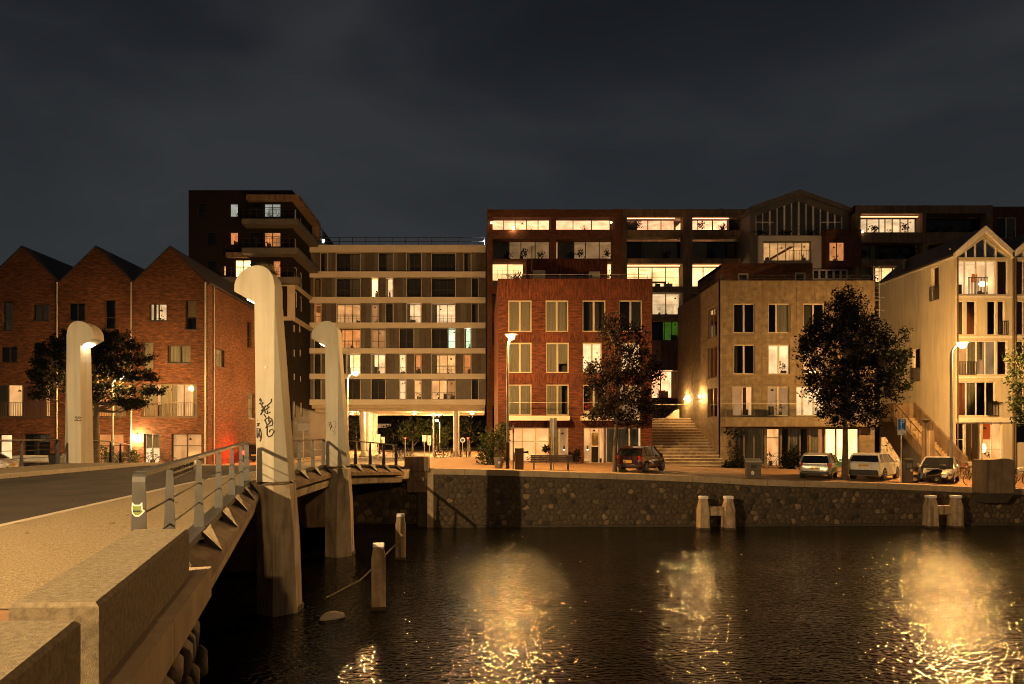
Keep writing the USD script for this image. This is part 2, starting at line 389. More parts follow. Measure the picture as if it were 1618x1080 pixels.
mat('water', {'g': ('geometry', {}), 'mp': ('mapping', {'scale': (0.75, 1.25, 1.0)}), 'n': ('noise_texture', {'scale': 7.5, 'detail': 1.5, 'roughness': 0.52, 'distortion': 0.4}),
              'n2': ('noise_texture', {'scale': 0.45, 'detail': 2.0}), 'mr': ('map_range', {'from_min': 0.3, 'from_max': 0.7, 'to_min': 0.6, 'to_max': 1.2, 'clamp': True}),
              'mu': ('math', {'math_type': 'multiply'}), 'b': ('bump', {'strength': 1.0, 'distance': 0.052}),
              'p': ('principled_bsdf', {'base_color': (0.004, 0.004, 0.003), 'roughness': 0.08, 'ior': 1.38, 'specular_ior_level': 0.5})},
    [('g.position', 'mp.vector'), ('mp.vector', 'n.vector'), ('g.position', 'n2.vector'), ('n2.fac', 'mr.value'), ('n.fac', 'mu.value1'), ('mr.result', 'mu.value2'), ('mu.value', 'b.height'), ('b.normal', 'p.normal')])
# ---------------------------------------------------------------- ground heights
def lerp(x, xs, ys):
    return float(np.interp(x, xs, ys))


def zdeck(Y):
    return lerp(Y, [-5, 6, 12, 18, 28, 32, 36, 42, 48, 80, 120], [3.45, 3.56, 3.64, 3.72, 3.72, 3.52, 3.28, 3.08, 2.92, 2.33, 2.2])


def wallY(X):
    return 36.8 + (X + 2.8) * .03


def zq(X):
    return lerp(X, [-2.72, 0.72, 10.4, 15.9, 23.1, 29.3, 42, 120], [3.15, 3.07, 2.76, 2.47, 2.26, 1.96, 1.75, 1.75])


def ground(X, Y):
    zl = zdeck(Y) if X > -17 else (lerp(X, [-21, -17], [0, 1]) * zdeck(Y) + (1 - lerp(X, [-21, -17], [0, 1])) * lerp(Y, [36, 48, 80], [2.76, 2.8, 2.33]))
    zr = zq(X) + lerp(X, [3, 20, 34], [0.005, 0.04, 0.06]) * (min(Y, 50) - 37.5)
    zr = zr + (2.33 - zr) * lerp(Y, [52, 80], [0, 1])
    w = lerp(X, [-4.2, -2.6], [0, 1])
    return zl * (1 - w) + zr * w


def ray(px, py, z):
    """Point at height z under pixel (px, py)."""
    Y = (EYE - z) * F / (py - CY)
    return XX(px, Y), Y


def put(px, py, y0=37.3, y1=49.0):
    """Standing point on the far quay whose foot shows at (px, py)."""
    best = min(np.arange(y0, y1, 0.1), key=lambda Y: abs(ZZ(py, Y) - ground(XX(px, Y), Y)))
    X = XX(px, best)
    return X, float(best), ground(X, best)


# ---------------------------------------------------------------- water and land
m = MB().quad((-260, -60, 0), (260, -60, 0), (260, 40, 0), (-260, 40, 0))
tag(m.build('canal_water', 'water'), 'dark rippled canal water', 'water', kind='structure')


def grid(xs, ys, fn):
    v = [(x, y, fn(x, y)) for y in ys for x in xs]
    n = len(xs)
    f = []
    for j in range(len(ys) - 1):
        for i in range(n - 1):
            a = j * n + i
            f += [(a, a + 1, a + n + 1), (a, a + n + 1, a + n)]
    return v, f


xs = [-400, -200, -100, -60, -40, -30, -25, -21, -19, -17, -14, -11, -8, -6, -4.6, -4.2, -3.6, -3.0, -2.6, -1, 1, 4, 8, 12, 16, 20, 24, 28, 32, 37, 45, 60, 100, 200, 400]
ys = [0, 1.5, 3, 4.5, 6, 8, 10.5, 13, 15, 17, 20, 25, 30, 35, 40, 44, 60, 90, 150, 260, 560]
v, f = grid(xs, ys, lambda x, y: 0)
v = [(x, max(wallY(x), 36.8) + 0.55 + y, ground(x, wallY(x) + 0.55 + y)) for x, y, _ in v]
tag(emit('quay_street', v, f, 'street_brick', None, smooth=True), 'brick paved quay street sloping down away from the bridge', 'ground', kind='structure')


# ---------------------------------------------------------------- bridge plan
def RX(Y):                                            # right edge (railing line)
    return -6.2 + max(0, 18.2 - Y) * 0.2586 + max(0, Y - 27.6) * 0.30


def LX(Y):
    return -16.45 - max(0, 18.2 - Y) * 0.2586 - max(0, Y - 30.5) * 0.30


def strip(ys, x0, x1, dz):
    v = []
    for Y in ys:
        v += [(x0(Y), Y, zdeck(Y) + dz), (x1(Y), Y, zdeck(Y) + dz)]
    f = []
    for i in range(len(ys) - 1):
        a = 2 * i
        f += [(a, a + 1, a + 3), (a, a + 3, a + 2)]
    return v, f


WL = lambda Y: lerp(Y, [-6, 10, 20, 37, 60], [-6.9, -7.2, -7.75, -7.4, -6.6])
KX = lambda Y: lerp(Y, [-6, 10, 26, 37, 60], [-13.9, -13.75, -13.6, -14.0, -15.0])
YS = list(np.arange(5.6, 37.4, 1.3)) + [37.35]
YN = [-12, -6, -2, 0, 2, 4, 5.0, 5.6]
v, f = strip([-12, -6, -2, 0, 2, 4, 5.2] + YS + [40, 44, 48, 54, 62, 72, 80, 100, 125], KX, WL, 0.012)
tag(emit('road', v, f, 'asphalt'), 'dark asphalt road crossing the bridge', 'road', kind='structure')
v, f = strip([5.6] + YS[1:], lambda Y: WL(Y) + 0.09, lambda Y: RX(Y) - 0.02, 0.016)
tag(emit('footpath', v, f, 'footpath_grit'), 'golden gritty footpath along the bridge', 'footpath', kind='structure')
v, f = strip([-12, -6, -2, 0, 2, 4, 5.6], lambda Y: WL(Y) + 0.09, lambda Y: -0.98 - 0.2583 * Y - 0.2, 0.006)
tag(emit('near_pavement', v, f, 'pavement_brick'), 'brown brick pavement in the near corner', 'pavement', kind='structure')
v, f = strip([2.2, 4, 5.3, 5.6], lambda Y: WL(Y) + 0.09, lambda Y: -2.9, 0.016)
v, f = strip([-12, -6] + YN[2:] + YS[1:], lambda Y: WL(Y) - 0.055, lambda Y: WL(Y) + 0.09, 0.02)
tag(emit('edge_line', v, f, 'kerb_stone'), 'pale band between road and footpath', 'kerb', kind='structure')
mb = MB()                                             # left pavement, raised, with its kerb
for Y0, Y1 in zip(YS[:-1], YS[1:]):
    k0, k1, l0, l1, z0, z1 = KX(Y0) - 0.2, KX(Y1) - 0.2, LX(Y0), LX(Y1), zdeck(Y0) + 0.13, zdeck(Y1) + 0.13
    mb.quad((l0, Y0, z0), (k0, Y0, z0), (k1, Y1, z1), (l1, Y1, z1))
tag(mb.build('bridge_pavement', 'footpath_grit'), 'raised pavement on the far side of the bridge', 'pavement', kind='structure')
kerb = thing('kerb', 'pale stone kerb along the pavement across the road on the bridge', 'kerb')
for Y0, Y1 in zip(YS[:-1], YS[1:]):
    mb = MB()
    a, b = Y0 + 0.01, Y1 - 0.01
    mb.hexa([(KX(a) - 0.2, a, zdeck(a) - 0.1), (KX(a), a, zdeck(a) - 0.1), (KX(b), b, zdeck(b) - 0.1), (KX(b) - 0.2, b, zdeck(b) - 0.1),
             (KX(a) - 0.2, a, zdeck(a) + 0.136), (KX(a) - 0.015, a, zdeck(a) + 0.136), (KX(b) - 0.015, b, zdeck(b) + 0.136), (KX(b) - 0.2, b, zdeck(b) + 0.136)])
    mb.build('kerb_stone', 'kerb_stone', kerb)
# near bank behind and left of the camera
mb = MB()
mb.hexa([(-90, -40, -1), (-0.9, -40, -1), (-0.9, -1.2, -1), (-90, -1.2, -1), (-90, -40, 3.44), (-0.9, -40, 3.44), (-0.9, -1.2, 3.44), (-90, -1.2, 3.44)])
mb.hexa([(-0.899, -40, -1), (90, -40, -1), (90, -1.2, -1), (-0.899, -1.2, -1), (-0.899, -40, 3.44), (90, -40, 3.44), (90, -1.2, 3.44), (-0.899, -1.2, 3.44)])
mb.hexa([(-90, -1.19, -1), (-1.05, -1.19, -1), (-2.95, 5.45, -1), (-90, 5.45, -1), (-90, -1.19, 3.4), (-1.05, -1.19, 3.4), (-2.95, 5.45, 3.46), (-90, 5.45, 3.46)])
tag(mb.build('near_bank', 'street_brick'), 'near quay behind the parapet', 'ground', kind='structure')

# ---------------------------------------------------------------- bridge structure
bridge = thing('road_bridge', 'concrete road bridge with steel edge plates crossing the canal', 'bridge')
mb = MB()
for Y0, Y1 in zip(YS[:-1], YS[1:]):
    for (a0, a1, b0, b1) in (((RX(Y0) - 0.1), RX(Y1) - 0.1, LX(Y0) + 0.1, LX(Y1) + 0.1),):
        mb.hexa([(b0, Y0, zdeck(Y0) - 0.62), (a0, Y0, zdeck(Y0) - 0.62), (a1, Y1, zdeck(Y1) - 0.62), (b1, Y1, zdeck(Y1) - 0.62),
                 (b0, Y0, zdeck(Y0) - 0.001), (a0, Y0, zdeck(Y0) - 0.001), (a1, Y1, zdeck(Y1) - 0.001), (b1, Y1, zdeck(Y1) - 0.001)])
mb.build('deck', 'concrete_wet', bridge)


def edge_run(ys, X, sgn):
    """Steel plate under the railing, sloped concrete edge beam with a step."""
    st, be, lo = MB(), MB(), MB()
    for Y0, Y1 in zip(ys[:-1], ys[1:]):
        q = lambda o, dz, Y: (X(Y) + sgn * o, Y, zdeck(Y) + dz)
        def seg(mb, prof):
            mb.hexa([q(*prof[0], Y0), q(*prof[1], Y0), q(*prof[1], Y1), q(*prof[0], Y1), q(*prof[3], Y0), q(*prof[2], Y0), q(*prof[2], Y1), q(*prof[3], Y1)] if sgn > 0 else
                    [q(*prof[1], Y0), q(*prof[0], Y0), q(*prof[0], Y1), q(*prof[1], Y1), q(*prof[2], Y0), q(*prof[3], Y0), q(*prof[3], Y1), q(*prof[2], Y1)])
        seg(st, ((-0.12, -0.02), (0.10, -0.02), (0.10, 0.075), (-0.12, 0.075)))
        seg(be, ((-0.05, -0.50), (0.33, -0.42), (0.31, -0.27), (0.0, -0.05)))
        seg(lo, ((-0.3, -0.85), (0.20, -0.78), (0.26, -0.53), (-0.2, -0.53)))
    st.build('edge_plate', 'steel_rail', bridge)
    be.build('edge_beam', 'concrete_brown', bridge)
    lo.build('lower_beam', 'concrete_wet', bridge)


seg1 = [5.75, 9.0, 12.5, 16.0, 18.0]
seg2 = [19.45, 22, 25, 27.1]
seg3 = [28.5, 30, 32, 34.4]
for s_ in (seg1, seg2, seg3):
    edge_run(s_, RX, 1)
for s_ in ([5.75, 12, 18.0], [19.45, 23, 27.1], [28.5, 32, 36.5]):
    edge_run(s_, LX, -1)


def crosshead(Y):
    prof = [(-6.0, 3.1), (-6.0, 2.45), (-6.7, 1.45), (-8.2, 1.55), (-13.9, 1.55), (-15.4, 1.45), (-16.2, 2.45), (-16.2, 3.1)]
    v, f = extrude(Polygon(prof), lambda a, b, c: (a, c, b), Y - 0.15, Y + 0.75)
    emit('crosshead', v, f, 'concrete_brown', bridge)
    mb = MB()                                         # lower sloping block against the pier
    mb.hexa([(-7.2, Y - 0.15, 1.2), (-6.05, Y + 0.25, 1.2), (-6.05, Y + 0.9, 1.2), (-7.2, Y + 0.75, 1.2), (-7.6, Y - 0.5, 2.9), (-5.9, Y - 0.3, 2.9), (-5.9, Y + 0.9, 2.9), (-7.6, Y + 0.9, 2.9)])
    mb.build('bracket', 'concrete_brown', bridge)


crosshead(18.9)
crosshead(27.9)

# ---------------------------------------------------------------- the cobra-headed portal towers
HEAD = [(0, 8.54), (-.54, 8.83), (-.535, 9.02), (-.49, 9.16), (-.42, 9.27), (-.31, 9.38), (-.18, 9.46), (-.05, 9.51), (.085, 9.53), (.21, 9.51), (.32, 9.455), (.41, 9.37), (.475, 9.27), (.515, 9.14), (.54, 8.97), (.54, 8.54)]


def tower(label, X0, Y0, sgn, group, tagfn=None):
    """X0: inner edge of the front face, sgn +1 when the pillar's outer side is to the right."""
    t = thing('bridge_tower', label, 'tower', (X0, Y0, 0))
    tag(t, group=group)
    lv = [(-1.0, [(-.19, .80), (.35, .45), (.93, .95), (.93, 1.5), (.35, 1.75), (-.19, 1.5)]),
          (2.2, [(-.08, .42), (.43, .24), (.885, .62), (.885, 1.25), (.45, 1.4), (-.08, 1.25)]),
          (3.62, [(.02, .12), (.50, .05), (.84, .36), (.84, 1.0), (.5, 1.05), (.02, 1.0)]),
          (3.72, [(.02, .10), (.505, .045), (.83, .34), (.83, 1.0), (.5, 1.05), (.02, 1.0)]),
          (8.54, [(0, 0), (.54, 0), (.543, .005), (.543, .76), (.3, .762), (0, .76)])]
    def col(levels, name, m):
        mb = MB()
        rings = [[(sgn * u, vv, z) for u, vv in (r if sgn > 0 else r[::-1])] for z, r in levels]
        mb.loft(rings)
        mb.build(name, m, t)
    col(lv[:3], 'pier', 'concrete_wet')
    col(lv[3:], 'shaft', 'concrete_tower')
    foot = [[(u + (.012 if u > .3 else -.012), vv + (.012 if vv > 1 else -.012)) for u, vv in r] for r in (lv[0][1], [(a * .95 + b * .05, c * .95 + d * .05) for (a, c), (b, d) in zip(lv[0][1], lv[1][1])])]
    col([(-.9, foot[0]), (.14, foot[1])], 'tide_line', 'mortar')
    poly = Polygon(HEAD)
    mm = trimesh.creation.extrude_polygon(poly, 0.758, engine='earcut')
    vv = np.array([(sgn * a, c, b + 0.001) for a, b, c in mm.vertices])
    emit('head', vv, mm.faces if sgn < 0 else mm.faces[:, ::-1], 'concrete_tower', t, smooth=35)
    mb = MB()                                         # lamp strip under the hook
    d = np.array([-.54, .29]); n = np.array([-.29, -.54]) / .613
    p0, p1 = np.array([0, 8.54]) + d * 0.10 + n * 0.012, np.array([0, 8.54]) + d * 0.42 + n * 0.012
    k = n * 0.02
    mb.hexa([(sgn * p0[0], .12, p0[1]), (sgn * p1[0], .12, p1[1]), (sgn * p1[0], .64, p1[1]), (sgn * p0[0], .64, p0[1]), (sgn * (p0 + k)[0], .12, (p0 + k)[1]), (sgn * (p1 + k)[0], .12, (p1 + k)[1]), (sgn * (p1 + k)[0], .64, (p1 + k)[1]), (sgn * (p0 + k)[0], .64, (p0 + k)[1])])
    mb.build('lamp_strip', 'lamp_strip', t)
    if tagfn:
        tagfn(t)
    return t


def inked(t, name, strokes, to, r, m='ink_black'):
    mb = MB()
    for s_ in strokes:
        mb.tube([to(*p) for p in s_], r, 4)
    mb.build(name, m, t)


def graffiti_near(t):
    k = 18.32 / F
    def to(zx, zy):                                   # zoom crop (395,620) at 13.5x to the front face
        px, py = 395 + zx / 13.5, 620 + zy / 13.5
        z = ZZ(py, 18.33); u = XX(px, 18.33) + 6.05
        return u, (0.10 - .11 * u) * (8.54 - z) / 4.82 - 0.003, z
    inked(t, 'graffiti', [[(240, 170), (215, 120), (195, 155), (245, 200), (280, 215), (240, 250), (195, 230), (215, 215), (255, 280), (245, 310), (290, 300)],
                          [(345, 270), (235, 390)], [(300, 340), (220, 470)], [(300, 335), (320, 430), (375, 450)], [(330, 370), (415, 300)], [(375, 380), (370, 450), (435, 415)],
                          [(460, 130), (455, 195), (370, 270), (375, 300)], [(290, 460), (325, 500), (330, 530)],
                          [(310, 575), (400, 530), (460, 560), (490, 640), (470, 700), (390, 715)], [(310, 580), (360, 690), (330, 760)], [(400, 500), (400, 620), (440, 600)], [(380, 680), (470, 590)],
                          [(365, 700), (360, 900), (400, 945), (470, 910), (515, 820), (470, 780), (420, 800), (415, 850)]], to, 0.019)
    inked(t, 'graffiti_tag', [[(130, 765), (195, 765), (180, 860), (150, 970)], [(140, 780), (140, 960)], [(205, 760), (235, 880), (225, 990), (200, 1040)], [(185, 870), (215, 980)], [(150, 580), (160, 590)], [(140, 660), (200, 655)], [(150, 690), (190, 670)], [(140, 710), (180, 700)]], to, 0.016)
    x, y, z = to((420 - 395) * 13.5, (580 - 620) * 13.5)
    mb = MB(); mb.ball((x, y, z), .035, 1, (1, .4, 1)); mb.build('stud', 'sign_white', t)


def graffiti_far(t):
    def to(zx, zy):
        px, py = 510 + zx / 21.6, 650 + zy / 21.6
        z = ZZ(py, 27.32); u = XX(px, 27.32) + 6.20
        return u, (0.10 - .11 * u) * (8.54 - z) / 4.82 - 0.003, z
    inked(t, 'graffiti', [[(190, 360), (240, 420), (280, 350), (290, 400)], [(200, 450), (270, 440), (330, 470)], [(210, 460), (260, 560), (275, 640)], [(250, 540), (310, 500), (320, 550)], [(290, 460), (310, 560)]], to, 0.014)
    inked(t, 'graffiti_ring', [[(350, 330), (420, 320), (460, 420), (430, 550)], [(330, 640), (360, 700), (440, 690), (420, 760), (340, 810)], [(370, 540), (410, 600), (370, 680)]], to, 0.007)


def graffiti_left(t):
    def to(zx, zy):                                   # crop (90,500) at 4x
        px, py = 90 + zx / 4, 500 + zy / 4
        z = ZZ(py, 27.32)
        return XX(px, 27.32) + 15.97, 0.1 * (8.54 - z) / 4.82 - 0.02, z
    inked(t, 'graffiti', [[(115, 638), (125, 630), (130, 642), (142, 632), (155, 638)], [(112, 655), (128, 650), (135, 658), (156, 655)], [(118, 640), (150, 642)], [(114, 658), (150, 658)]], to, 0.016)


tower('tall pale cobra-headed bridge tower with big black graffiti, nearest to the camera', -6.05, 18.3, 1, None, graffiti_near)
tower('pale cobra-headed bridge tower with small scribble, standing beyond the nearest one', -6.20, 27.27, 1, None, graffiti_far)
tower('cobra-headed bridge tower across the road in front of the dark leafy tree', -15.97, 27.27, -1, None, graffiti_left)
# dry grass growing on the near tower's head
gr = MB()
for i in range(170):
    bx, by = -6.05 + rng.uniform(0.0, 0.42), 18.3 + rng.uniform(0.35, 0.74)
    zt = 9.50 - 0.55 * max(0, bx + 6.05 - 0.1) ** 2 * 2
    h, a, l = rng.uniform(0.10, 0.27), rng.uniform(0, 6.28), rng.uniform(0.02, 0.12)
    w = 0.006
    gr.add([(bx - w, by, zt), (bx + w, by, zt), (bx + math.cos(a) * l, by + math.sin(a) * l * 0.5, zt + h)], [(0, 1, 2)])
tag(gr.build('grass_tuft', 'grass_dry'), 'dry grass sprouting on top of the nearest bridge tower', 'grass', kind='stuff')


# ---------------------------------------------------------------- railings
def railing(label, X, ys, sgn, end0=False, end1=False, plate=False, wedge=True, top=1.10):
    """Posts at ys along the line X(Y); sgn = +1 when the outside is towards +X."""
    y0 = ys[0]
    t = thing('bridge_railing', label, 'railing', (X(y0), y0, zdeck(y0)))
    o = np.array([X(y0), y0, zdeck(y0)])
    q = lambda Y, dx, dz: np.array([X(Y) + dx, Y, zdeck(Y) + dz]) - o
    n = len(ys)
    for i, Y in enumerate(ys):
        mb = MB()
        big = (i == 0 and end0) or (i == n - 1 and end1)
        wb, wt, th = (0.155, 0.12, 0.13) if big else (0.15, 0.07, 0.022)
        d = 0.0
        p = lambda dx, dy, dz: tuple(q(Y + dy, dx, dz))
        zt = top - 0.045 - (0.05 if big else 0)
        if big:                                       # wide flat end post that bends over into the top rail
            s = 1 if i == 0 else -1
            mb.hexa([p(-wb / 2, -.012, 0.076), p(wb / 2, -.012, 0.076), p(wb / 2, .012, 0.076), p(-wb / 2, .012, 0.076), p(-wt / 2, -.012, zt), p(wt / 2, -.012, zt), p(wt / 2, .012, zt), p(-wt / 2, .012, zt)])
            arc = [(zt, 0), (zt + .05, .008), (zt + .08, .035), (zt + .092, .08)]
            for (za, ya), (zb, yb) in zip(arc[:-1], arc[1:]):
                mb.hexa([p(-wt / 2, s * ya - .012, za), p(wt / 2, s * ya - .012, za), p(wt / 2, s * ya + .012, za - .012), p(-wt / 2, s * ya + .012, za - .012),
                         p(-wt / 2, s * yb - .012 * (1 - yb / .08), zb), p(wt / 2, s * yb - .012 * (1 - yb / .08), zb), p(wt / 2, s * yb + .012, zb - .022), p(-wt / 2, s * yb + .012, zb - .022)])
        else:
            mb.hexa([p(-wb / 2, -th / 2, 0.076), p(wb / 2, -th / 2, 0.076), p(wb / 2, th / 2, 0.076), p(-wb / 2, th / 2, 0.076), p(-wt / 2, -th / 2, zt), p(wt / 2, -th / 2, zt), p(wt / 2, th / 2, zt), p(-wt / 2, th / 2, zt)])
        mb.build('post', 'steel_rail', t)
        if wedge:
            mb = MB()                                 # folded wedge bracket outside the plate
            dy = .17 * abs(ys[min(i + 1, n - 1)] - ys[min(i + 1, n - 1) - 1]); dy0, dy1 = (dy if i else .02), (dy if i < n - 1 else .02)
            mb.add([p(sgn * .11, -dy0, .06), p(sgn * .11, dy1, .06), p(sgn * .34, 0, -.265), p(sgn * .10, 0, -.32)], [(0, 1, 2), (1, 3, 2), (3, 0, 2), (0, 3, 1)])
            mb.build('bracket', 'steel_dark', t)
    mb = MB()
    fine = sorted(set(list(np.linspace(ys[0] + (.07 if end0 else 0), ys[-1] - (.07 if end1 else 0), 14))))
    for a, b in zip(fine[:-1], fine[1:]):
        w = 0.055
        mb.hexa([tuple(q(a, -w, top - .045)), tuple(q(a, w, top - .045)), tuple(q(b, w, top - .045)), tuple(q(b, -w, top - .045)), tuple(q(a, -w, top)), tuple(q(a, w, top)), tuple(q(b, w, top)), tuple(q(b, -w, top))])
    mb.build('top_rail', 'steel_rail', t)
    for hgt in (0.42, 0.70):
        MB().tube([q(Y, 0.005, hgt) for Y in fine], 0.011, 6).build('rod', 'steel_dark', t)
    if plate:                                         # name plate hanging under the top rail between the first posts
        a, b = ys[1] + 0.05, ys[2] - 0.45
        mb = MB()
        mb.hexa([tuple(q(a, -.008, top - .20)), tuple(q(a, .008, top - .20)), tuple(q(b, .008, top - .18)), tuple(q(b, -.008, top - .18)), tuple(q(a, -.008, top - .047)), tuple(q(a, .008, top - .047)), tuple(q(b, .008, top - .047)), tuple(q(b, -.008, top - .047))])
        mb.build('name_plate', 'frame_dark', t)
        mb = MB()
        r2 = random.Random(3)
        n_ = 30
        for i in range(n_):
            yy = a + 0.05 + (b - a - 0.1) * i / n_
            for zc in (top - .090, top - .155):
                hh = r2.uniform(.012, .024)
                mb.tube([q(yy, .012, zc - hh), q(yy + r2.uniform(-.015, .015), .012, zc + hh)], .0035, 4)
        tag(mb.build('lettering', 'steel_rail', t), kind='stuff')
    return t


ra = railing('grey steel railing with a cat sticker on its curved near end, left of the canal', RX, [6.2, 7.62, 9.75, 12.0, 14.2, 16.3, 17.9], 1, end0=True, end1=True, plate=True)
mb = MB()                                             # cat head sticker on the end post, white rim, green face, black glasses
cat = [(-.05, .02), (-.046, .085), (-.022, .06), (.022, .06), (.046, .085), (.05, .02), (.072, .005), (.045, -.025), (.015, -.048), (-.02, -.045), (-.045, -.02)]
v, f = extrude(Polygon(cat), lambda a, b, c: (a - .01, -.0125 - c, b + .74), 0, .002)
st = emit('sticker', v, f, 'sign_white', ra)
v, f = extrude(Polygon(cat).buffer(-.012), lambda a, b, c: (a - .01, -.0147 - c, b + .74), 0, .002)
emit('face', v, f, 'sticker_green', st)
mb.box(-.045, .02, -.019, -.017, .735, .75); mb.build('glasses', 'ink_black', st)
railing('short middle railing between the two right-hand bridge towers', RX, [19.6, 21.5, 23.4, 25.3, 27.0], 1, end1=True)
railing('curved far railing running from the second tower to the stone end block', RX, [28.6, 30.0, 31.4, 32.8, 34.2], 1)
railing('railing across the road ending beside the left bridge tower, car behind it', LX, [14.5, 17.0, 19.5, 22.0, 24.5, 26.6], -1, end1=True)
railing('railing across the road between the left tower and the brick houses', LX, [28.6, 30.4, 32.2, 34.0], -1, end0=True, wedge=False)

# ---------------------------------------------------------------- parapet blocks of the near wing wall
def block(label, pts, z0, z1, top=None, c=0.02):
    """Block on a four-cornered plan with softened top edges."""
    P = Polygon(pts)
    mb = MB()
    inn = list(P.buffer(-c, join_style=2).exterior.coords)[:-1]
    out = list(P.exterior.coords)[:-1]
    def order(lst):
        cx, cy = P.centroid.x, P.centroid.y
        return sorted(lst, key=lambda p: math.atan2(p[1] - cy, p[0] - cx))
    inn, out = order(inn), order(out)
    mb.loft([[(x, y, z0) for x, y in out], [(x, y, z1 - c) for x, y in out], [(x, y, z1) for x, y in inn]])
    t = thing('parapet_block', label, 'parapet')
    mb.build('block', 'block_stone', t)
    return t


U = np.array([-.2498, .9683])
def along(p, s, side=0.0):
    return (p[0] + U[0] * s - .9683 * side, p[1] + U[1] * s - .2498 * side)


P1 = (-1.722, 3.085)
block('long pale stone parapet block in the foreground, right of the footpath', [P1, along(P1, 2.5), (along(P1, 2.5)[0] - .45, along(P1, 2.5)[1]), (P1[0] - .40, P1[1] - .01)], 3.5, 4.24)
P0 = (-1.655, 2.83)
block('nearest stone parapet block, cut by the bottom left corner', [along(P0, -3.0), P0, (P0[0] - .62, P0[1]), (along(P0, -3.0)[0] - .62, along(P0, -3.0)[1])], 3.4, 4.235)
wing = thing('wing_wall', 'dark stone wing wall under the parapet blocks, dropping to the canal', 'wall')
PW = (-0.985 + .10, 0.0)
def wl(s, side=0.0):
    return along((-0.80, 0.0), s, side)
mb = MB()
a, b = wl(-1.0, .12), wl(6.0, .12)
mb.hexa([(a[0] - .5, a[1], -1), (a[0], a[1], -1), (b[0], b[1], -1), (b[0] - .9, b[1], -1), (a[0] - .5, a[1], 3.6), (a[0], a[1], 3.6), (b[0], b[1], 3.6), (b[0] - .9, b[1], 3.6)])
mb.build('core', 'mortar', wing)
for s0, s1 in ((-0.9, 0.85), (0.86, 2.6), (2.61, 4.35), (4.36, 6.1)):
    a, b, c, d = wl(s0, .62), wl(s0), wl(s1), wl(s1, .62)
    mb = MB()
    mb.hexa([(*a, 3.605), (*b, 3.605), (*c, 3.605), (*d, 3.605), (*a, 3.86), (*b, 3.86), (*c, 3.86), (*d, 3.86)])
    mb.build('coping_stone', 'coping_stone', wing)


# ---------------------------------------------------------------- masonry of irregular stones
def rubble(parent, fn, W, H, seed, sp=0.40, top=None, limit=300, depth=0.09, skip=None):
    """Irregular stones over a W x H face; fn(a, b, c): along, up, outward."""
    r2 = np.random.RandomState(seed)
    pts = []
    nx, nz = int(W / sp), max(2, int(H / (sp * 0.86)))
    for j in range(-1, nz + 1):
        for i in range(-1, nx + 1):
            pts.append(((i + 0.5 + 0.5 * (j % 2) + r2.uniform(-.34, .34)) * W / nx, (j + .5 + r2.uniform(-.34, .34)) * H / nz))
    cells = shapely.voronoi_polygons(shapely.MultiPoint(pts))
    area = sbox(0.02, 0.0, W - 0.02, H) if top is None else Polygon([(0.02, 0), (W - .02, 0)] + [(a, top(a)) for a in np.linspace(W - .02, .02, 24)])
    st = []
    for c in cells.geoms:
        g = c.intersection(area).buffer(-r2.uniform(0.022, 0.05), join_style=2)
        if g.is_empty or g.geom_type != 'Polygon' or g.area < .012:
            continue
        g = g.buffer(-.018).buffer(.02, quad_segs=1).simplify(.012)
        if g.is_empty or g.geom_type != 'Polygon':
            continue
        st.append(g)
    st.sort(key=lambda g: -g.area)
    rest = MB()
    for i, g in enumerate(st):
        ring = np.array(g.exterior.coords)[:-1]
        if not g.exterior.is_ccw:
            ring = ring[::-1]
        c = ring.mean(0)
        d = depth * r2.uniform(.5, 1.2)
        n = len(ring)
        lo = [fn(*p, -.03) for p in ring]
        m1 = [fn(*(c + (p - c) * .96), d * .6) for p in ring]
        m2 = [fn(*(c + (p - c) * .66), d) for p in ring]
        mb = MB()
        ct = fn(c[0], c[1], d * r2.uniform(.95, 1.15))
        f = []
        for k in range(n):
            l = (k + 1) % n
            f += [(k, l, n + l), (k, n + l, n + k), (n + k, n + l, 2 * n + l), (n + k, 2 * n + l, 2 * n + k), (2 * n + k, 2 * n + l, 3 * n)]
        if i < limit:
            mb.add(lo + m1 + m2 + [ct], f)
            mb.build('stone', f'wall_stone_{r2.choice([0, 0, 1, 1, 2, 2, 3, 4, 4])}', parent, smooth=True)
        else:
            rest.add(lo + m1 + m2 + [ct], f)
    o = rest.build('small_stones', 'wall_stone_4', parent)
    if o:
        tag(o, kind='stuff')


def wing_fn(a, b, c):
    p = wl(a - 0.8, .12 - c)
    return (p[0], p[1], b + 0.02)


rubble(wing, wing_fn, 6.75, 3.56, 5, sp=0.33, limit=300, depth=0.11)

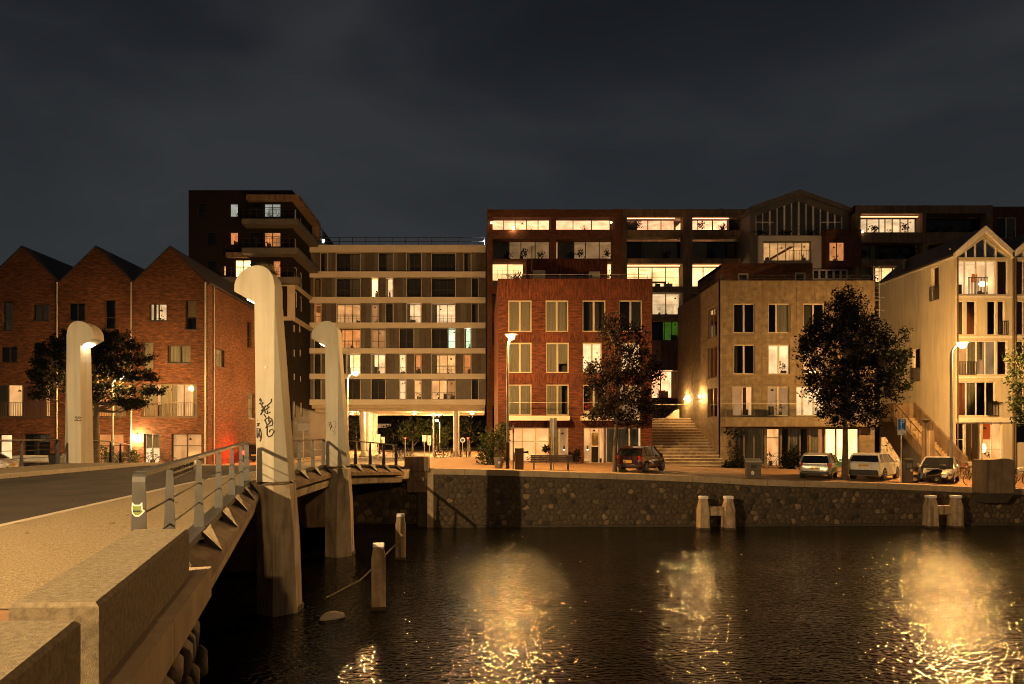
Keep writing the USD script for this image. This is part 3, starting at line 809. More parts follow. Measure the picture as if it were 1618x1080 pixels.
quay = thing('quay_wall', 'long canal wall of irregular brown stones with coping slabs along the far street', 'wall')
QL = 40.0
def qtop(a):
    return zq(-2.72 + a) - .30
prof = [(0, -1)] + [(QL, -1)] + [(a, qtop(a) + .03) for a in np.linspace(QL, 0, 30)]
v, f = extrude(Polygon(prof), lambda a, b, c: (-2.72 + a, wallY(-2.72 + a) + c, b), 0, .6)
emit('core', v, f, 'mortar', quay)
rubble(quay, lambda a, b, c: (-2.5 + a, wallY(-2.5 + a) - c, b + .05), QL - .3, 2.9, 8, sp=0.33, top=lambda a: qtop(a + .2) - .08, depth=0.07)
mb = MB()
mb.box(-2.86, -2.52, wallY(-2.7) - .12, wallY(-2.7) + .5, -1, zq(-2.7) - .29); mb.build('corner_pillar', 'coping_stone', quay)
x = -2.9
while x < QL - 3:
    x1 = x + 2.06
    mb = MB()
    Y0, Y1 = wallY(x) - .11, wallY(x1) - .11
    g = .012
    mb.hexa([(x + g, Y0, zq(x) - .285), (x1 - g, Y1, zq(x1) - .285), (x1 - g, Y1 + .72, zq(x1) - .285), (x + g, Y0 + .72, zq(x) - .285), (x + g, Y0 + .012, zq(x) + .03), (x1 - g, Y1 + .012, zq(x1) + .03), (x1 - g, Y1 + .72, zq(x1) + .03), (x + g, Y0 + .72, zq(x) + .03)])
    mb.build('coping_stone', 'coping_stone', quay)
    x = x1
mb = MB(); mb.hexa([(-2.5, wallY(-2.5) - .16, -1), (36, wallY(36) - .16, -1), (36, wallY(36) + .1, -1), (-2.5, wallY(-2.5) + .1, -1), (-2.5, wallY(-2.5) - .16, .1), (36, wallY(36) - .16, .1), (36, wallY(36) + .1, .1), (-2.5, wallY(-2.5) + .1, .1)])
mb.build('plinth', 'mortar', quay)

ab = thing('bridge_abutment', 'dark stone abutment wall below the far end of the bridge', 'wall')
mb = MB(); mb.box(-70, -2.9, 38.3, 39.4, -1, 2.6); mb.build('core', 'mortar', ab)
rubble(ab, lambda a, b, c: (-20 + a, 38.3 - c, b + .05), 17.0, 2.45, 9, sp=.42, limit=200)
mb = MB(); mb.box(-3.4, -2.86, 37.05, 38.29, -1, 2.7); mb.build('side_wall', 'mortar', ab)
mb = MB(); mb.box(-19.5, -3.0, 36.1, 38.9, 2.55, 2.72); mb.build('bearing_shelf', 'concrete_brown', ab)
mb = MB(); mb.box(-70, -19.6, 38.15, 38.9, 2.5, 2.8); mb.build('coping', 'coping_stone', ab)

pb = thing('end_block', 'brown stone end block where the far railing meets the quay wall', 'parapet')
mb = MB(); mb.cham(-4.05, -2.76, 36.35, 37.4, 3.02, 3.82, .03); mb.build('cap', 'concrete_brown', pb)
mb = MB(); mb.cham(-3.93, -2.88, 36.5, 37.3, 1.9, 3.017, .02); mb.build('base', 'concrete_brown', pb)
kb = thing('stone_pedestal', 'tall brown stone pedestal with a rounded top overhanging the quay edge at right', 'pedestal')
Yk = 36.55
x0, x1, zt, zb = XX(1556, Yk), XX(1604.5, Yk), ZZ(726, Yk), ZZ(779, Yk)
xm = x0 + (x1 - x0) * .28
arc = [(x1, zt - .12), (x1 - .1, zt - .02), (x1 - .35, zt + .05), (xm + .5, zt + .06), (xm + .15, zt + .02), (xm, zt - .01)]
v, f = extrude(Polygon([(x0, zb), (x1, zb)] + arc + [(x0, zt - .01)]), lambda a, b, c: (a, Yk + c, b), 0, .95)
emit('block', v, f, 'concrete_brown', kb)
mb = MB(); mb.hexa([(x0 + .25, Yk + .35, 1.3), (x1 - .2, Yk + .35, 1.3), (x1 - .2, Yk + .95, 1.3), (x0 + .25, Yk + .95, 1.3), (x0 + .02, Yk + .02, zb - .002), (x1 - .02, Yk + .02, zb - .002), (x1 - .02, Yk + .95, zb - .002), (x0 + .02, Yk + .95, zb - .002)])
mb.build('corbel', 'mortar', kb)

# ---------------------------------------------------------------- timber in the water
def pile(label, X, Y, w, h, rot, group=None):
    t = thing('mooring_pile', label, 'pile', (X, Y, 0), rot)
    mb = MB()
    rings = []
    for z, k in ((-1, 1), (0.06, 1), (h * .55, .99), (h - .42, .98), (h - .07, .72)):
        rings.append([(w / 2 * k * x, w / 2 * k * y, z) for x, y in ((-1, -.86), (-.86, -1), (.86, -1), (1, -.86), (1, .86), (.86, 1), (-.86, 1), (-1, .86))])
    mb.loft(rings); mb.build('post', 'timber_pile', t)
    mb = MB(); k = w / 2 * .78
    mb.cham(-k, k, -k, k, h - .075, h + .02, .012); mb.build('cap', 'sign_white', t)
    mb = MB(); k = w / 2 * 1.02
    mb.box(-k, k, -k, k, -.9, .1); mb.build('wet_foot', 'timber_dark', t)
    return t


pile('square timber pile with a pale cap and striped shadow, nearer of two in the water', -2.92, 19.6, .42, 1.86, 8)
pile('timber pile standing alone in the water behind the nearer one', -3.2, 27.4, .40, 1.79, 4)
mb = MB()
pts = [(-4.9, 22.0, .04), (-4.3, 21.9, .06), (-3.2, 22.6, .3), (-3.0, 24.4, .55), (-3.15, 27.2, .82)]
pts = [np.array([-4.7, 20.8, .03]) * (1 - t) + np.array([-3.2, 27.2, .75]) * t - np.array([0, 0, .5 * math.sin(math.pi * t) * (1 - t)]) for t in np.linspace(0, 1, 24)]
pts = [np.array([p[0], p[1], max(p[2], .02)]) for p in pts]
tag(mb.tube(pts, .03, 6).build('mooring_rope', 'rope_fibre'), 'slack rope hanging behind the nearer timber pile to the far one', 'rope')
fl = thing('float', 'pale clog-shaped float with a notch at one end, in the water', 'float', (XX(525, 18.4), 18.4, 0.02), 38)
m = trimesh.creation.icosphere(4, 1.0)
vv = m.vertices * np.array([.36, .17, .16]); vv[:, 2] += .06
vv[:, 1] *= 1 - .25 * (vv[:, 0] / .36) ** 2
man = manifold3d.Manifold(manifold3d.Mesh(vv.astype(np.float32), m.faces.astype(np.uint32)))
cut = manifold3d.Manifold.sphere(.085, 24).scale((1.2, .8, 1)).translate((.21, 0, .20))
mm = (man - cut).to_mesh()
emit('hull', mm.vert_properties[:, :3], mm.tri_verts, 'concrete_pale', fl, smooth=40)
mb = MB(); mb.tube([(.37 * math.cos(a), .165 * math.sin(a), .015) for a in np.linspace(0, 2 * math.pi, 25)[:-1]], .02, 6, closed=True); mb.build('rim', 'rubber', fl)


def dolphin(label, px0, px1, py, Y, h):
    t = thing('mooring_dolphin', label, 'mooring post', (XX((px0 + px1) / 2, Y), Y, 0))
    d = XX((px0 + px1) / 2, Y)
    for px in (px0, px1):
        x = XX(px, Y) - d
        mb = MB(); w = .29
        rings = []
        for z, k in ((-1, 1.0), (.1, 1.0), (h * .62, .97), (h - .12, .62)):
            rings.append([(x + w * k * a, w * k * b, z) for a, b in ((-1, -.8), (-.8, -1), (.8, -1), (1, -.8), (1, .8), (.8, 1), (-.8, 1), (-1, .8))])
        mb.loft(rings); p = mb.build('post', 'timber_pile', t)
        mb = MB(); mb.cham(x - .21, x + .21, -.21, .21, h - .119, h + .02, .012); mb.build('cap', 'sign_white', p)
        mb = MB(); mb.box(x - .295, x + .295, -.295, .295, -.9, .12); mb.build('wet_foot', 'timber_dark', p)
    mb = MB(); mb.cham(XX(px0, Y) - d + .27, XX(px1, Y) - d - .27, -.12, .14, h * .42, h * .70, .02); mb.build('crossbeam', 'timber_pile', t)


dolphin('pair of capped timber mooring posts with a crossbeam, at the middle of the quay wall', 1111, 1151, 836, 35.9, 1.74)
dolphin('pair of capped timber mooring posts with a crossbeam, at the right beside the pedestal', 1470.5, 1510, 833, 36.6, 1.72)
# ---------------------------------------------------------------- building kit
def facade(t, fr, poly, holes, m, thick=.3, name='wall', hs=None, vs=None, gap=.008):
    """Wall with real openings; hs / vs split it into separate slabs with open joints."""
    P = Polygon(poly)
    for h in holes:
        P = P.difference(sbox(h[0], h[2], h[1], h[3]))
    if hs is None:
        parts = [P]
    else:
        a0, b0, a1, b1 = P.bounds
        A, B = [a0 - 1] + sorted(vs or []) + [a1 + 1], [b0 - 1] + sorted(hs) + [b1 + 1]
        parts = []
        for i in range(len(A) - 1):
            for j in range(len(B) - 1):
                g = P.intersection(sbox(A[i] + gap, B[j] + gap, A[i + 1] - gap, B[j + 1] - gap))
                parts += [x for x in getattr(g, 'geoms', [g]) if not x.is_empty and x.geom_type == 'Polygon' and x.area > .01]
        v, f = extrude_any(P, fr, .035, thick)
        emit('backing', v, f, 'mortar', t)
        for g in parts:
            v, f = extrude_any(g, fr, 0, .033)
            emit(name, v, f, m, t)
        return
    for g in parts:
        v, f = extrude_any(g, fr, 0, thick)
        emit(name, v, f, m, t)


def extrude_any(P, fr, c0, c1):
    V, Fc, n = [], [], 0
    for g in getattr(P, 'geoms', [P]):
        if g.is_empty or g.geom_type != 'Polygon':
            continue
        v, f = extrude(g, fr.p, c0, c1)
        V.append(v); Fc.append(f + n); n += len(v)
    return np.vstack(V), np.vstack(Fc)


LIT = {'warm': 'room_warm', 'bright': 'room_bright', 'rose': 'room_rose', 'orange': 'room_orange', 'cool': 'room_cool', 'blue': 'room_blue', 'green': 'room_green', 'dim': 'room_dim', 'pale': 'room_pale'}


def window(t, fr, r, cols=2, rows=None, kind='dark', fm='frame_beige', rec=.14, w=.055, curt=None, depth=1.6, furn=None, label=None, lastopen=False, sill=None):
    """Frame with mullions, a pane in each field, and a room or a curtain behind. r = (a0, a1, b0, b1). rows: heights (0..1) of transoms."""
    a0, a1, b0, b1 = r
    cs = cols if not isinstance(cols, int) else [i / cols for i in range(1, cols)]
    mb = MB()
    fr.box(mb, a0, a0 + w, b0, b1, rec, rec + .07); fr.box(mb, a1 - w, a1, b0, b1, rec, rec + .07)
    fr.box(mb, a0 + w, a1 - w, b0, b0 + w, rec, rec + .07); fr.box(mb, a0 + w, a1 - w, b1 - w, b1, rec, rec + .07)
    for c in cs:
        x = a0 + (a1 - a0) * c
        fr.box(mb, x - w * .75, x + w * .75, b0 + w, b1 - w, rec + .002, rec + .068)
    ed = [0] + list(cs) + [1]
    for h in rows or []:
        z = b0 + (b1 - b0) * h
        for u0, u1 in zip(ed[:-1], ed[1:]):
            fr.box(mb, a0 + (a1 - a0) * u0 + w * .75, a0 + (a1 - a0) * u1 - w * .75, z - w * .45, z + w * .45, rec + .004, rec + .066)
    win = tag(mb.build('window', fm, t), label)
    for u0, u1 in zip(ed[:-1], ed[1:]):
        mb = MB()
        x0, x1 = a0 + (a1 - a0) * u0 + w * .5, a0 + (a1 - a0) * u1 - w * .5
        mb.quad(fr.p(x0, b0 + w * .5, rec + .035), fr.p(x1, b0 + w * .5, rec + .035), fr.p(x1, b1 - w * .5, rec + .035), fr.p(x0, b1 - w * .5, rec + .035))
        mb.build('pane', 'glass', win)
    c0 = rec + .075
    lit = kind in LIT
    d = depth if lit else .9
    mb = MB()
    q = fr.p
    A0, A1, B0, B1, C1 = a0 + .004, a1 - .004, b0 + .004, b1 - .004, c0 + d
    e = .04 if lit else .0
    mb.quad(q(A0 - e, B0, C1), q(A1 + e, B0, C1), q(A1 + e, B1, C1), q(A0 - e, B1, C1))
    mb.quad(q(A0, B0, c0), q(A0 - e, B0, C1), q(A0 - e, B1, C1), q(A0, B1, c0)); mb.quad(q(A1, B0, c0), q(A1 + e, B0, C1), q(A1 + e, B1, C1), q(A1, B1, c0))
    mb.quad(q(A0, B1, c0), q(A1, B1, c0), q(A1 + e, B1, C1), q(A0 - e, B1, C1))
    mb.build('room', LIT.get(kind, 'room_dark'), win)
    mb = MB()
    mb.quad(q(A0, B0, c0), q(A1, B0, c0), q(A1 + e, B0, C1), q(A0 - e, B0, C1))
    mb.build('room_floor', 'furniture', win)
    if curt:                                          # list of (u0, u1) or (u0, u1, v0) or (u0, u1, v0, material)
        for cc in curt:
            u0, u1 = cc[0], cc[1]
            v0 = cc[2] if len(cc) > 2 else 0.0
            n = max(6, int((a1 - a0) * (u1 - u0) * 14))
            pv, pf = [], []
            for i in range(n + 1):
                x = a0 + w + (a1 - a0 - 2 * w) * (u0 + (u1 - u0) * i / n)
                dd = c0 + .06 + .035 * math.sin(i * 1.9 + u0 * 9) * (1 + .4 * math.sin(i * .7))
                pv += [q(x, b0 + .03 + (b1 - b0) * v0, dd), q(x, b1 - .03, dd)]
            for i in range(n):
                pf += [(2 * i, 2 * i + 2, 2 * i + 3), (2 * i, 2 * i + 3, 2 * i + 1)]
            emit('curtain', pv, pf, cc[3] if len(cc) > 3 else 'curtain', win, smooth=True)
    nf = furn if furn is not None else (rng.randint(1, 3) if lit else 0)
    if nf:
        mb = MB()
        W = a1 - a0
        for i in range(nf):
            x = rng.uniform(a0 + .1, a1 - .25); ww = rng.uniform(.18, .5) * min(1.2, W); hh = rng.uniform(.25, .75) * min(1.2, (b1 - b0) * .5)
            x1 = min(x + ww, a1 - .06)
            k = rng.random()
            cz = c0 + rng.uniform(.15, .5)
            if k < .4:                                # cupboard or sofa
                fr.box(mb, x, x1, b0 + .01, b0 + hh, cz, cz + .3)
                fr.box(mb, x, x + .08, b0 + hh, b0 + hh + .12, cz, cz + .3)
            elif k < .7:                              # pot plant
                P = q((x + x1) / 2, b0 + hh, cz + .1)
                fr.box(mb, (x + x1) / 2 - .1, (x + x1) / 2 + .1, b0 + .01, b0 + hh * .5, cz, cz + .2)
                for j in range(22):
                    v = np.array(P) + np.array([rng.gauss(0, .14), rng.gauss(0, .08), rng.gauss(0, .14)])
                    g = np.array([rng.gauss(0, .09), rng.gauss(0, .03), rng.gauss(0, .09)])
                    mb.add([v, v + g, v + np.array([g[2], g[1], -g[0]]) * .5], [(0, 1, 2)])
            else:                                     # hanging lamp
                z = b1 - rng.uniform(.25, .5)
                P = q((x + x1) / 2, z, cz + .3)
                mb.cyl((P[0], P[1]), .13, P[2], P[2] + .13, 10, .04)
                mb.cyl((P[0], P[1]), .008, P[2] + .13, q(0, b1 - .01, 0)[2], 4)
        mb.build('furniture', 'furniture', win)
    if sill:
        mb = MB(); fr.box(mb, a0 - .05, a1 + .05, b0 - .06, b0 - .002, -.05, rec + .02); mb.build('sill', sill, win)
    return (a0, a1, b0, b1)


def bars(t, fr, a0, a1, b0, b1, c, m='steel_dark', step=.11, name='balustrade', r=.012):
    mb = MB()
    fr.box(mb, a0, a1, b1 - .04, b1, c - .02, c + .02); fr.box(mb, a0, a1, b0, b0 + .03, c - .015, c + .015)
    n = max(2, int((a1 - a0) / step))
    for i in range(n + 1):
        x = a0 + r + (a1 - a0 - 2 * r) * i / n
        fr.box(mb, x - r, x + r, b0 + .03, b1 - .04, c - r, c + r)
    return mb.build(name, m, t)


def glassrail(t, fr, a0, a1, b0, b1, c, n=2):
    mb = MB()
    fr.box(mb, a0, a1, b1, b1 + .03, c - .015, c + .015)
    r = mb.build('balustrade', 'steel_pale', t)
    for i in range(n):
        x0, x1 = a0 + (a1 - a0) * i / n + .02, a0 + (a1 - a0) * (i + 1) / n - .02
        mb = MB(); mb.quad(fr.p(x0, b0, c), fr.p(x1, b0, c), fr.p(x1, b1, c), fr.p(x0, b1, c)); mb.build('glass_panel', 'glass', r)


def wirerail(t, fr, a0, a1, b0, h, c, n=5, m='steel_dark', w=1.0):
    mb = MB()
    for z in (h, h * .55):
        mb.bar(fr.p(a0, b0 + z, c), fr.p(a1, b0 + z, c), .025 * w)
    for i in range(n + 1):
        x = a0 + (a1 - a0) * i / n
        mb.bar(fr.p(x, b0, c), fr.p(x, b0 + h, c), .03 * w)
    return mb.build('rail', m, t)


def leaves(t, name, c, R, n, s, m='leaf_dark', seed=0):
    """A small clump of foliage as one part."""
    r2 = np.random.RandomState(seed)
    p = r2.normal(0, .45, (n, 3)) * np.asarray(R) + np.asarray(c)
    return leafmesh(p, s, r2, name, m, t)


def leafmesh(p, s, r2, name, m, t):
    n = len(p)
    a = r2.normal(size=(n, 3)); a /= np.linalg.norm(a, axis=1, keepdims=True)
    b = np.cross(a, r2.normal(size=(n, 3))); b /= np.linalg.norm(b, axis=1, keepdims=True)
    sz = s * r2.uniform(.6, 1.3, (n, 1))
    v = np.stack([p - a * sz, p + b * sz * .5, p + a * sz, p - b * sz * .5], 1).reshape(-1, 3)
    k = np.arange(n)[:, None] * 4
    f = np.concatenate([k + [0, 1, 2], k + [0, 2, 3]])
    return emit(name, v, f, m, t)


def shell(t, X0, X1, Y0, Y1, z0, z1, m, name='side_wall', right=True, left=True, back=True, roof=True, rm='concrete_brown', c=.3):
    mb = MB()
    if left:
        mb.box(X0, X0 + c, Y0 + .301, Y1, z0, z1)
    if right:
        mb.box(X1 - c, X1, Y0 + .301, Y1, z0, z1)
    if back:
        mb.box(X0 + c, X1 - c, Y1 - c, Y1, z0, z1)
    mb.build(name, m, t)
    if roof:
        mb = MB(); mb.box(X0 + .02, X1 - .02, Y0 + .302, Y1 - .02, z1 - .3, z1 + .02); mb.build('roof', rm, t)


R4 = lambda fr, *a: fr.rect(*a)

# ---------------------------------------------------------------- three brick gable houses, left
Yr = 48.0
fr = Fr('F', Yr)
zv, zp = ZZ(447, Yr), ZZ(390.5, Yr)
xe = [XX(p, Yr) for p in (-23, 94, 211, 328)]
spec = [
    ('leftmost brick gable house, cut by the left edge, white car in front', [
        (3, 476, 20, 522, 1, [.42], 'dark', [(0, 1, .0)]), (51, 480, 78, 506, 2, None, 'dark', [(0, .48), (.52, 1)]), (0, 547, 27, 572, 2, None, 'dark', None), (51, 540, 69, 584, 1, [.4], 'dark', None),
        (-12, 607, 79, 658, 4, None, 'warm', [(0, .24, 0, 'furniture'), (.5, .9, 0, 'shutter_red')]), (-2, 686, 19, 732, 1, [.75], 'pale', None), (37, 685, 79, 735, 2, [.62], 'dark', [(.55, 1, .72)])]),
    ('middle brick gable house behind the left bridge tower and the dark tree', [
        (108, 478, 134, 506, 2, None, 'dark', None), (165, 473, 182, 519, 1, [.4], 'dark', None), (108, 545, 134, 572, 2, None, 'dim', None), (165, 540, 182, 584, 1, [.4], 'dark', None),
        (107, 607, 198, 658, 4, None, 'orange', [(.1, .4), (.8, 1)]), (154, 685, 195, 732, 2, [.6], 'orange', None), (104, 685, 125, 732, 1, [.7], 'dark', None)]),
    ('right-hand brick gable house at the corner with a wall lamp beside its door', [
        (236, 479, 263, 506, 2, None, 'pale', [(.1, .3)]), (293, 473, 310, 520, 1, [.4], 'dark', [(0, 1, .42, 'curtain_gold')]), (225, 540, 242, 584, 1, [.45], 'dark', [(0, 1)]), (265, 545, 301, 573, 2, None, 'dark', [(0, .5), (.5, 1)]),
        (224, 606, 311, 658, 4, None, 'warm', [(0, .22), (.3, .5), (.52, .62), (.9, 1)]), (227, 685, 252, 735, 2, [.55], 'pale', [(0, 1, .55)]), (271, 685, 318, 735, 2, [.62], 'warm', None)]),
]
for i, (lab, wins) in enumerate(spec):
    h = thing('brick_row_house', lab, 'house')
    x0, x1 = xe[i], xe[i + 1]
    holes = []
    for (p0, q0, p1, q1, cols, rows, kind, curt) in wins:
        r = fr.rect(p0, q0, p1, q1)
        holes.append(r)
        window(h, fr, r, cols, rows, kind, 'frame_dark' if q0 < 600 or q0 > 650 else 'frame_brown', rec=.16, curt=curt, sill='frame_dark')
        if 600 < q0 < 650:                            # French balcony
            bars(h, fr, r[0] - .06, r[1] + .06, r[2] - .08, r[2] + 1.0, -.06, 'frame_brown', .12)
    g0 = 2.2
    facade(h, fr, [(x0 + .006, g0), (x1 - .006, g0), (x1 - .006, zv), ((x0 + x1) / 2, zp), (x0 + .006, zv)], holes, 'brick_row', name='front_wall')
    mb = MB()                                         # two roof slopes running back
    xm = (x0 + x1) / 2
    for (xa, za, xb, zb) in ((x0 + .01, zv, xm, zp), (xm, zp, x1 - .01, zv)):
        mb.hexa([(xa, Yr + .12, za - .02), (xb, Yr + .12, zb - .02), (xb, Yr + 12, zb - .02), (xa, Yr + 12, za - .02), (xa, Yr + .12, za + .12), (xb, Yr + .12, zb + .12), (xb, Yr + 12, zb + .12), (xa, Yr + 12, za + .12)])
    mb.build('roof', 'roof_tile', h)
    mb = MB()                                         # verge trim
    for (xa, za, xb, zb) in ((x0, zv, xm, zp), (xm, zp, x1, zv)):
        mb.bar((xa, Yr - .03, za + .08), (xb, Yr - .03, zb + .08), .10, .07)
    mb.build('verge', 'frame_dark', h)
    mb = MB(); mb.tube([(x1 - .12, Yr - .09, zv + .05), (x1 - .12, Yr - .09, g0)], .055, 8); mb.build('downpipe', 'steel_pale', h)
    if i == 2:
        fs = Fr('R', x1)
        sh = []
        for (p0, q0, p1, q1, k, rows) in ((391, 507, 397.5, 549, 'dark', [.4]), (341, 551, 354.5, 579, 'dim', None), (392, 621, 402.5, 661, 'dim', [.4])):
            r = fs.rect(p0, q0, p1, q1)
            r = (r[0], r[1], r[2], r[3])
            sh.append(r)
            window(h, fs, r, 1, rows, k, 'frame_dark', rec=.14, curt=[(0, 1)] if k == 'dim' else None, sill='frame_dark')
        facade(h, fs, [(Yr + .302, g0), (Yr + 12, g0), (Yr + 12, zv), (Yr + .302, zv)], sh, 'brick_row', name='gable_side_wall')
        mb = MB(); mb.box(x1 - .02, x1 + .16, Yr, Yr + 12, zv - .06, zv + .09); mb.build('gutter', 'frame_dark', h)
        mb = MB(); mb.tube([(x1 + .07, Yr + 1.0, zv), (x1 + .07, Yr + 1.0, g0)], .05, 8); mb.build('downpipe', 'steel_pale', h)
        bx, bz = XX(217, Yr), ZZ(691, Yr)
        mb = MB(); mb.box(bx - .07, bx + .07, Yr - .08, Yr - .002, bz + .05, bz + .22); wl_ = mb.build('wall_lamp', 'frame_dark', h)
        mb = MB(); mb.ball((bx, Yr - .17, bz), .12, 2); mb.build('bulb', 'lamp_door', wl_)

# ---------------------------------------------------------------- dark brick tower block
Yt = 72.4
fr = Fr('F', Yt)
h = thing('dark_tower_block', 'tall dark brick apartment block with wrap-round concrete balconies, left of centre', 'apartment block')
X0, X1, zt = XX(298, Yt), XX(462, Yt), ZZ(300, Yt)
holes = []
for (p0, q0, p1, q1, cols, rows, kind) in ((312, 320, 326, 343, 1, [.3], 'dark'), (363, 321, 376, 342, 1, None, 'blue'), (327, 366, 342, 388, 1, None, 'dark'), (363, 366, 376, 386, 1, None, 'orange'), (327, 410, 342, 432, 1, None, 'dark'),
        (417, 321, 443, 342, 2, [.72], 'blue'), (417, 366, 443, 389, 2, [.7], 'orange'), (395, 321, 412, 342, 1, None, 'dark'), (395, 366, 412, 389, 1, None, 'dark'), (371, 410, 396, 437, 2, [.6], 'bright'), (352.5, 419, 357, 435, 1, None, 'warm'),
        (431, 411, 443, 444, 1, [.35], 'orange'), (425, 455, 440, 488, 1, None, 'dark')):
    r = fr.rect(p0, q0, p1, q1); holes.append(r)
    window(h, fr, r, cols, rows, kind, 'frame_dark', rec=.15, depth=1.4)
facade(h, fr, [(X0, 2), (X1, 2), (X1, zt), (X0, zt)], holes, 'brick_dark', name='front_wall')
fs = Fr('R', X1)
sh = []
for (p0, p1, q0, q1, k) in ((464, 467, 513, 525, 'dim'), (473, 476, 513, 525, 'dim'), (464, 467.5, 552, 563, 'dim'), (473.5, 476.5, 552, 563, 'dark'), (464, 467.5, 590, 600, 'dim'), (474, 477, 594, 603, 'dim'), (464, 467, 634, 658, 'dim'), (475, 478, 636, 658, 'dim'),
                         (466, 469, 330, 364, 'blue'), (474.5, 477.5, 343, 372, 'dark'), (466, 469, 376, 398, 'dim'), (465, 471, 422, 450, 'dark'), (474, 478, 430, 455, 'dark'), (465, 471, 460, 485, 'dark'), (474, 478, 468, 492, 'dark')):
    r = fs.rect(p0, q0, p1, q1); sh.append(r)
    window(h, fs, r, 1, None, k, 'frame_white', rec=.12)
facade(h, fs, [(Yt + .302, 2), (Yt + 30, 2), (Yt + 30, zt), (Yt + .302, zt)], sh, 'brick_dark', name='right_wall')
shell(h, X0, X1, Yt, Yt + 30, 2, zt, 'brick_dark', right=False)
for (pa, q0, q1, out) in ((382, 345, 353.5, 1.5), (382, 391, 400, 1.5), (348, 437, 446, 1.3)):       # balcony slabs with railings
    a0 = XX(pa, Yt - out); z1, z0 = ZZ(q0, Yt - out), ZZ(q1, Yt - out)
    s_ = MB().box(a0, X1 + 1.0, Yt - out, Yt - .002, z0, z1)
    if pa > 360:
        s_.box(X1 + .002, X1 + 1.0, Yt - .001, Yt + 9.0, z0, z1)
    p = s_.build('balcony', 'cladding_grey', h)
    f2 = Fr('F', Yt - out)
    wirerail(h, f2, a0 + .1, X1 + .8, z1, 1.0, .12, 8)
    if pa > 360:
        leaves(h, 'balcony_plant', (a0 + rng.uniform(1, 2.5), Yt - out + .35, z1 + .45), (.6, .25, .35), 60, .13, 'leaf_dark', int(pa))
mb = MB(); mb.box(XX(393, Yt), X1 + .9, Yt - .8, Yt - .003, ZZ(319, Yt), ZZ(311, Yt)); mb.box(X1 + .003, X1 + .9, Yt, Yt + 9, ZZ(319, Yt), ZZ(311, Yt))
mb.box(X1 + .003, X1 + .9, Yt + 8.4, Yt + 9, ZZ(470, Yt), ZZ(319, Yt) - .002)
mb.build('balcony_frame', 'concrete_brown', h)
mb = MB(); mb.box(XX(360, Yt), XX(395, Yt), Yt - .6, Yt - .003, ZZ(408, Yt), ZZ(400.5, Yt)); mb.build('canopy', 'concrete_brown', h)
mb = MB()                                              # pale frame panels of the lower right corner
fsb = []
for q0, q1 in ((447, 452), (500, 506)):
    mb.box(XX(440, Yt), X1 + .3, Yt - .15, Yt - .004, ZZ(q1, Yt), ZZ(q0, Yt)); mb.box(X1 + .004, X1 + .3, Yt - .003, Yt + 8, ZZ(q1, Yt), ZZ(q0, Yt))
mb.box(X1 - .5, X1 + .3, Yt - .15, Yt - .004, ZZ(499.9, Yt), ZZ(452.1, Yt))
mb.build('corner_frame', 'concrete_pale', h)
mb = MB(); mb.ball((X1 + .55, 84.3, ZZ(379, 84)), .16, 2); mb.build('flood_lamp', 'lamp_white', h)
mb = MB(); mb.box(X1 + .1, X1 + .6, 84.2, 84.5, ZZ(379, 84) - .9, ZZ(379, 84) - .2); mb.build('lamp_bracket', 'steel_dark', h)

# ---------------------------------------------------------------- white banded block bridging the street
Yb = 80.0
fr = Fr('F', Yb)
h = thing('banded_apartment_block', 'wide apartment block with white floor bands raised on columns over the street', 'apartment block')
X0, X1 = XX(489.5, Yb), XX(767, Yb)
o = (480, 360); s_ = 3.6
bands = [(100, 140), (250, 283), (395, 428), (540, 570), (685, 715), (830, 860), (975, 1006)]
rowsW = [
    [(97, 135, 1, 'dark'), (185, 320, 3, 'dark'), (427, 507, 2, 'dark'), (587, 667, 2, 'dark'), (728, 862, 3, 'dark'), (912, 950, 1, 'dark')],
    [(60, 97, 1, 'dark'), (185, 320, 3, 'dark'), (385, 422, 1, 'bright'), (470, 507, 1, 'pale'), (587, 667, 2, 'dark'), (728, 862, 3, 'dark'), (955, 993, 1, 'dark')],
    [(62, 97, 1, 'orange'), (187, 320, 3, 'warm'), (385, 422, 1, 'dim'), (468, 507, 1, 'dark'), (587, 667, 2, 'pale'), (728, 862, 3, 'pale'), (955, 993, 1, 'dark')],
    [(62, 97, 1, 'dark'), (187, 320, 3, 'orange'), (385, 463, 2, 'dim'), (545, 625, 2, 'dark'), (728, 820, 2, 'dark'), (822, 862, 1, 'cool'), (915, 950, 1, 'cool')],
    [(60, 97, 1, 'dark'), (187, 240, 1, 'dark'), (245, 322, 2, 'bright'), (385, 463, 2, 'pale'), (545, 580, 1, 'pale'), (630, 667, 1, 'orange'), (728, 862, 3, 'warm'), (912, 950, 1, 'orange')],
    [(60, 97, 1, 'dark'), (187, 320, 3, 'dark'), (385, 463, 2, 'dark'), (545, 580, 1, 'pale'), (630, 667, 1, 'warm'), (728, 815, 2, 'warm'), (817, 862, 1, 'dim'), (955, 993, 1, 'dark')],
]
z_ = lambda zy: ZZ(o[1] + zy / s_, Yb)
x_ = lambda zx: XX(o[0] + zx / s_, Yb)
for i, (b0, b1) in enumerate(bands):
    mb = MB(); mb.box(X0 - .02, X1, Yb - .35, Yb + .5, z_(b1), z_(b0)); mb.build('floor_band', 'band_white', h)
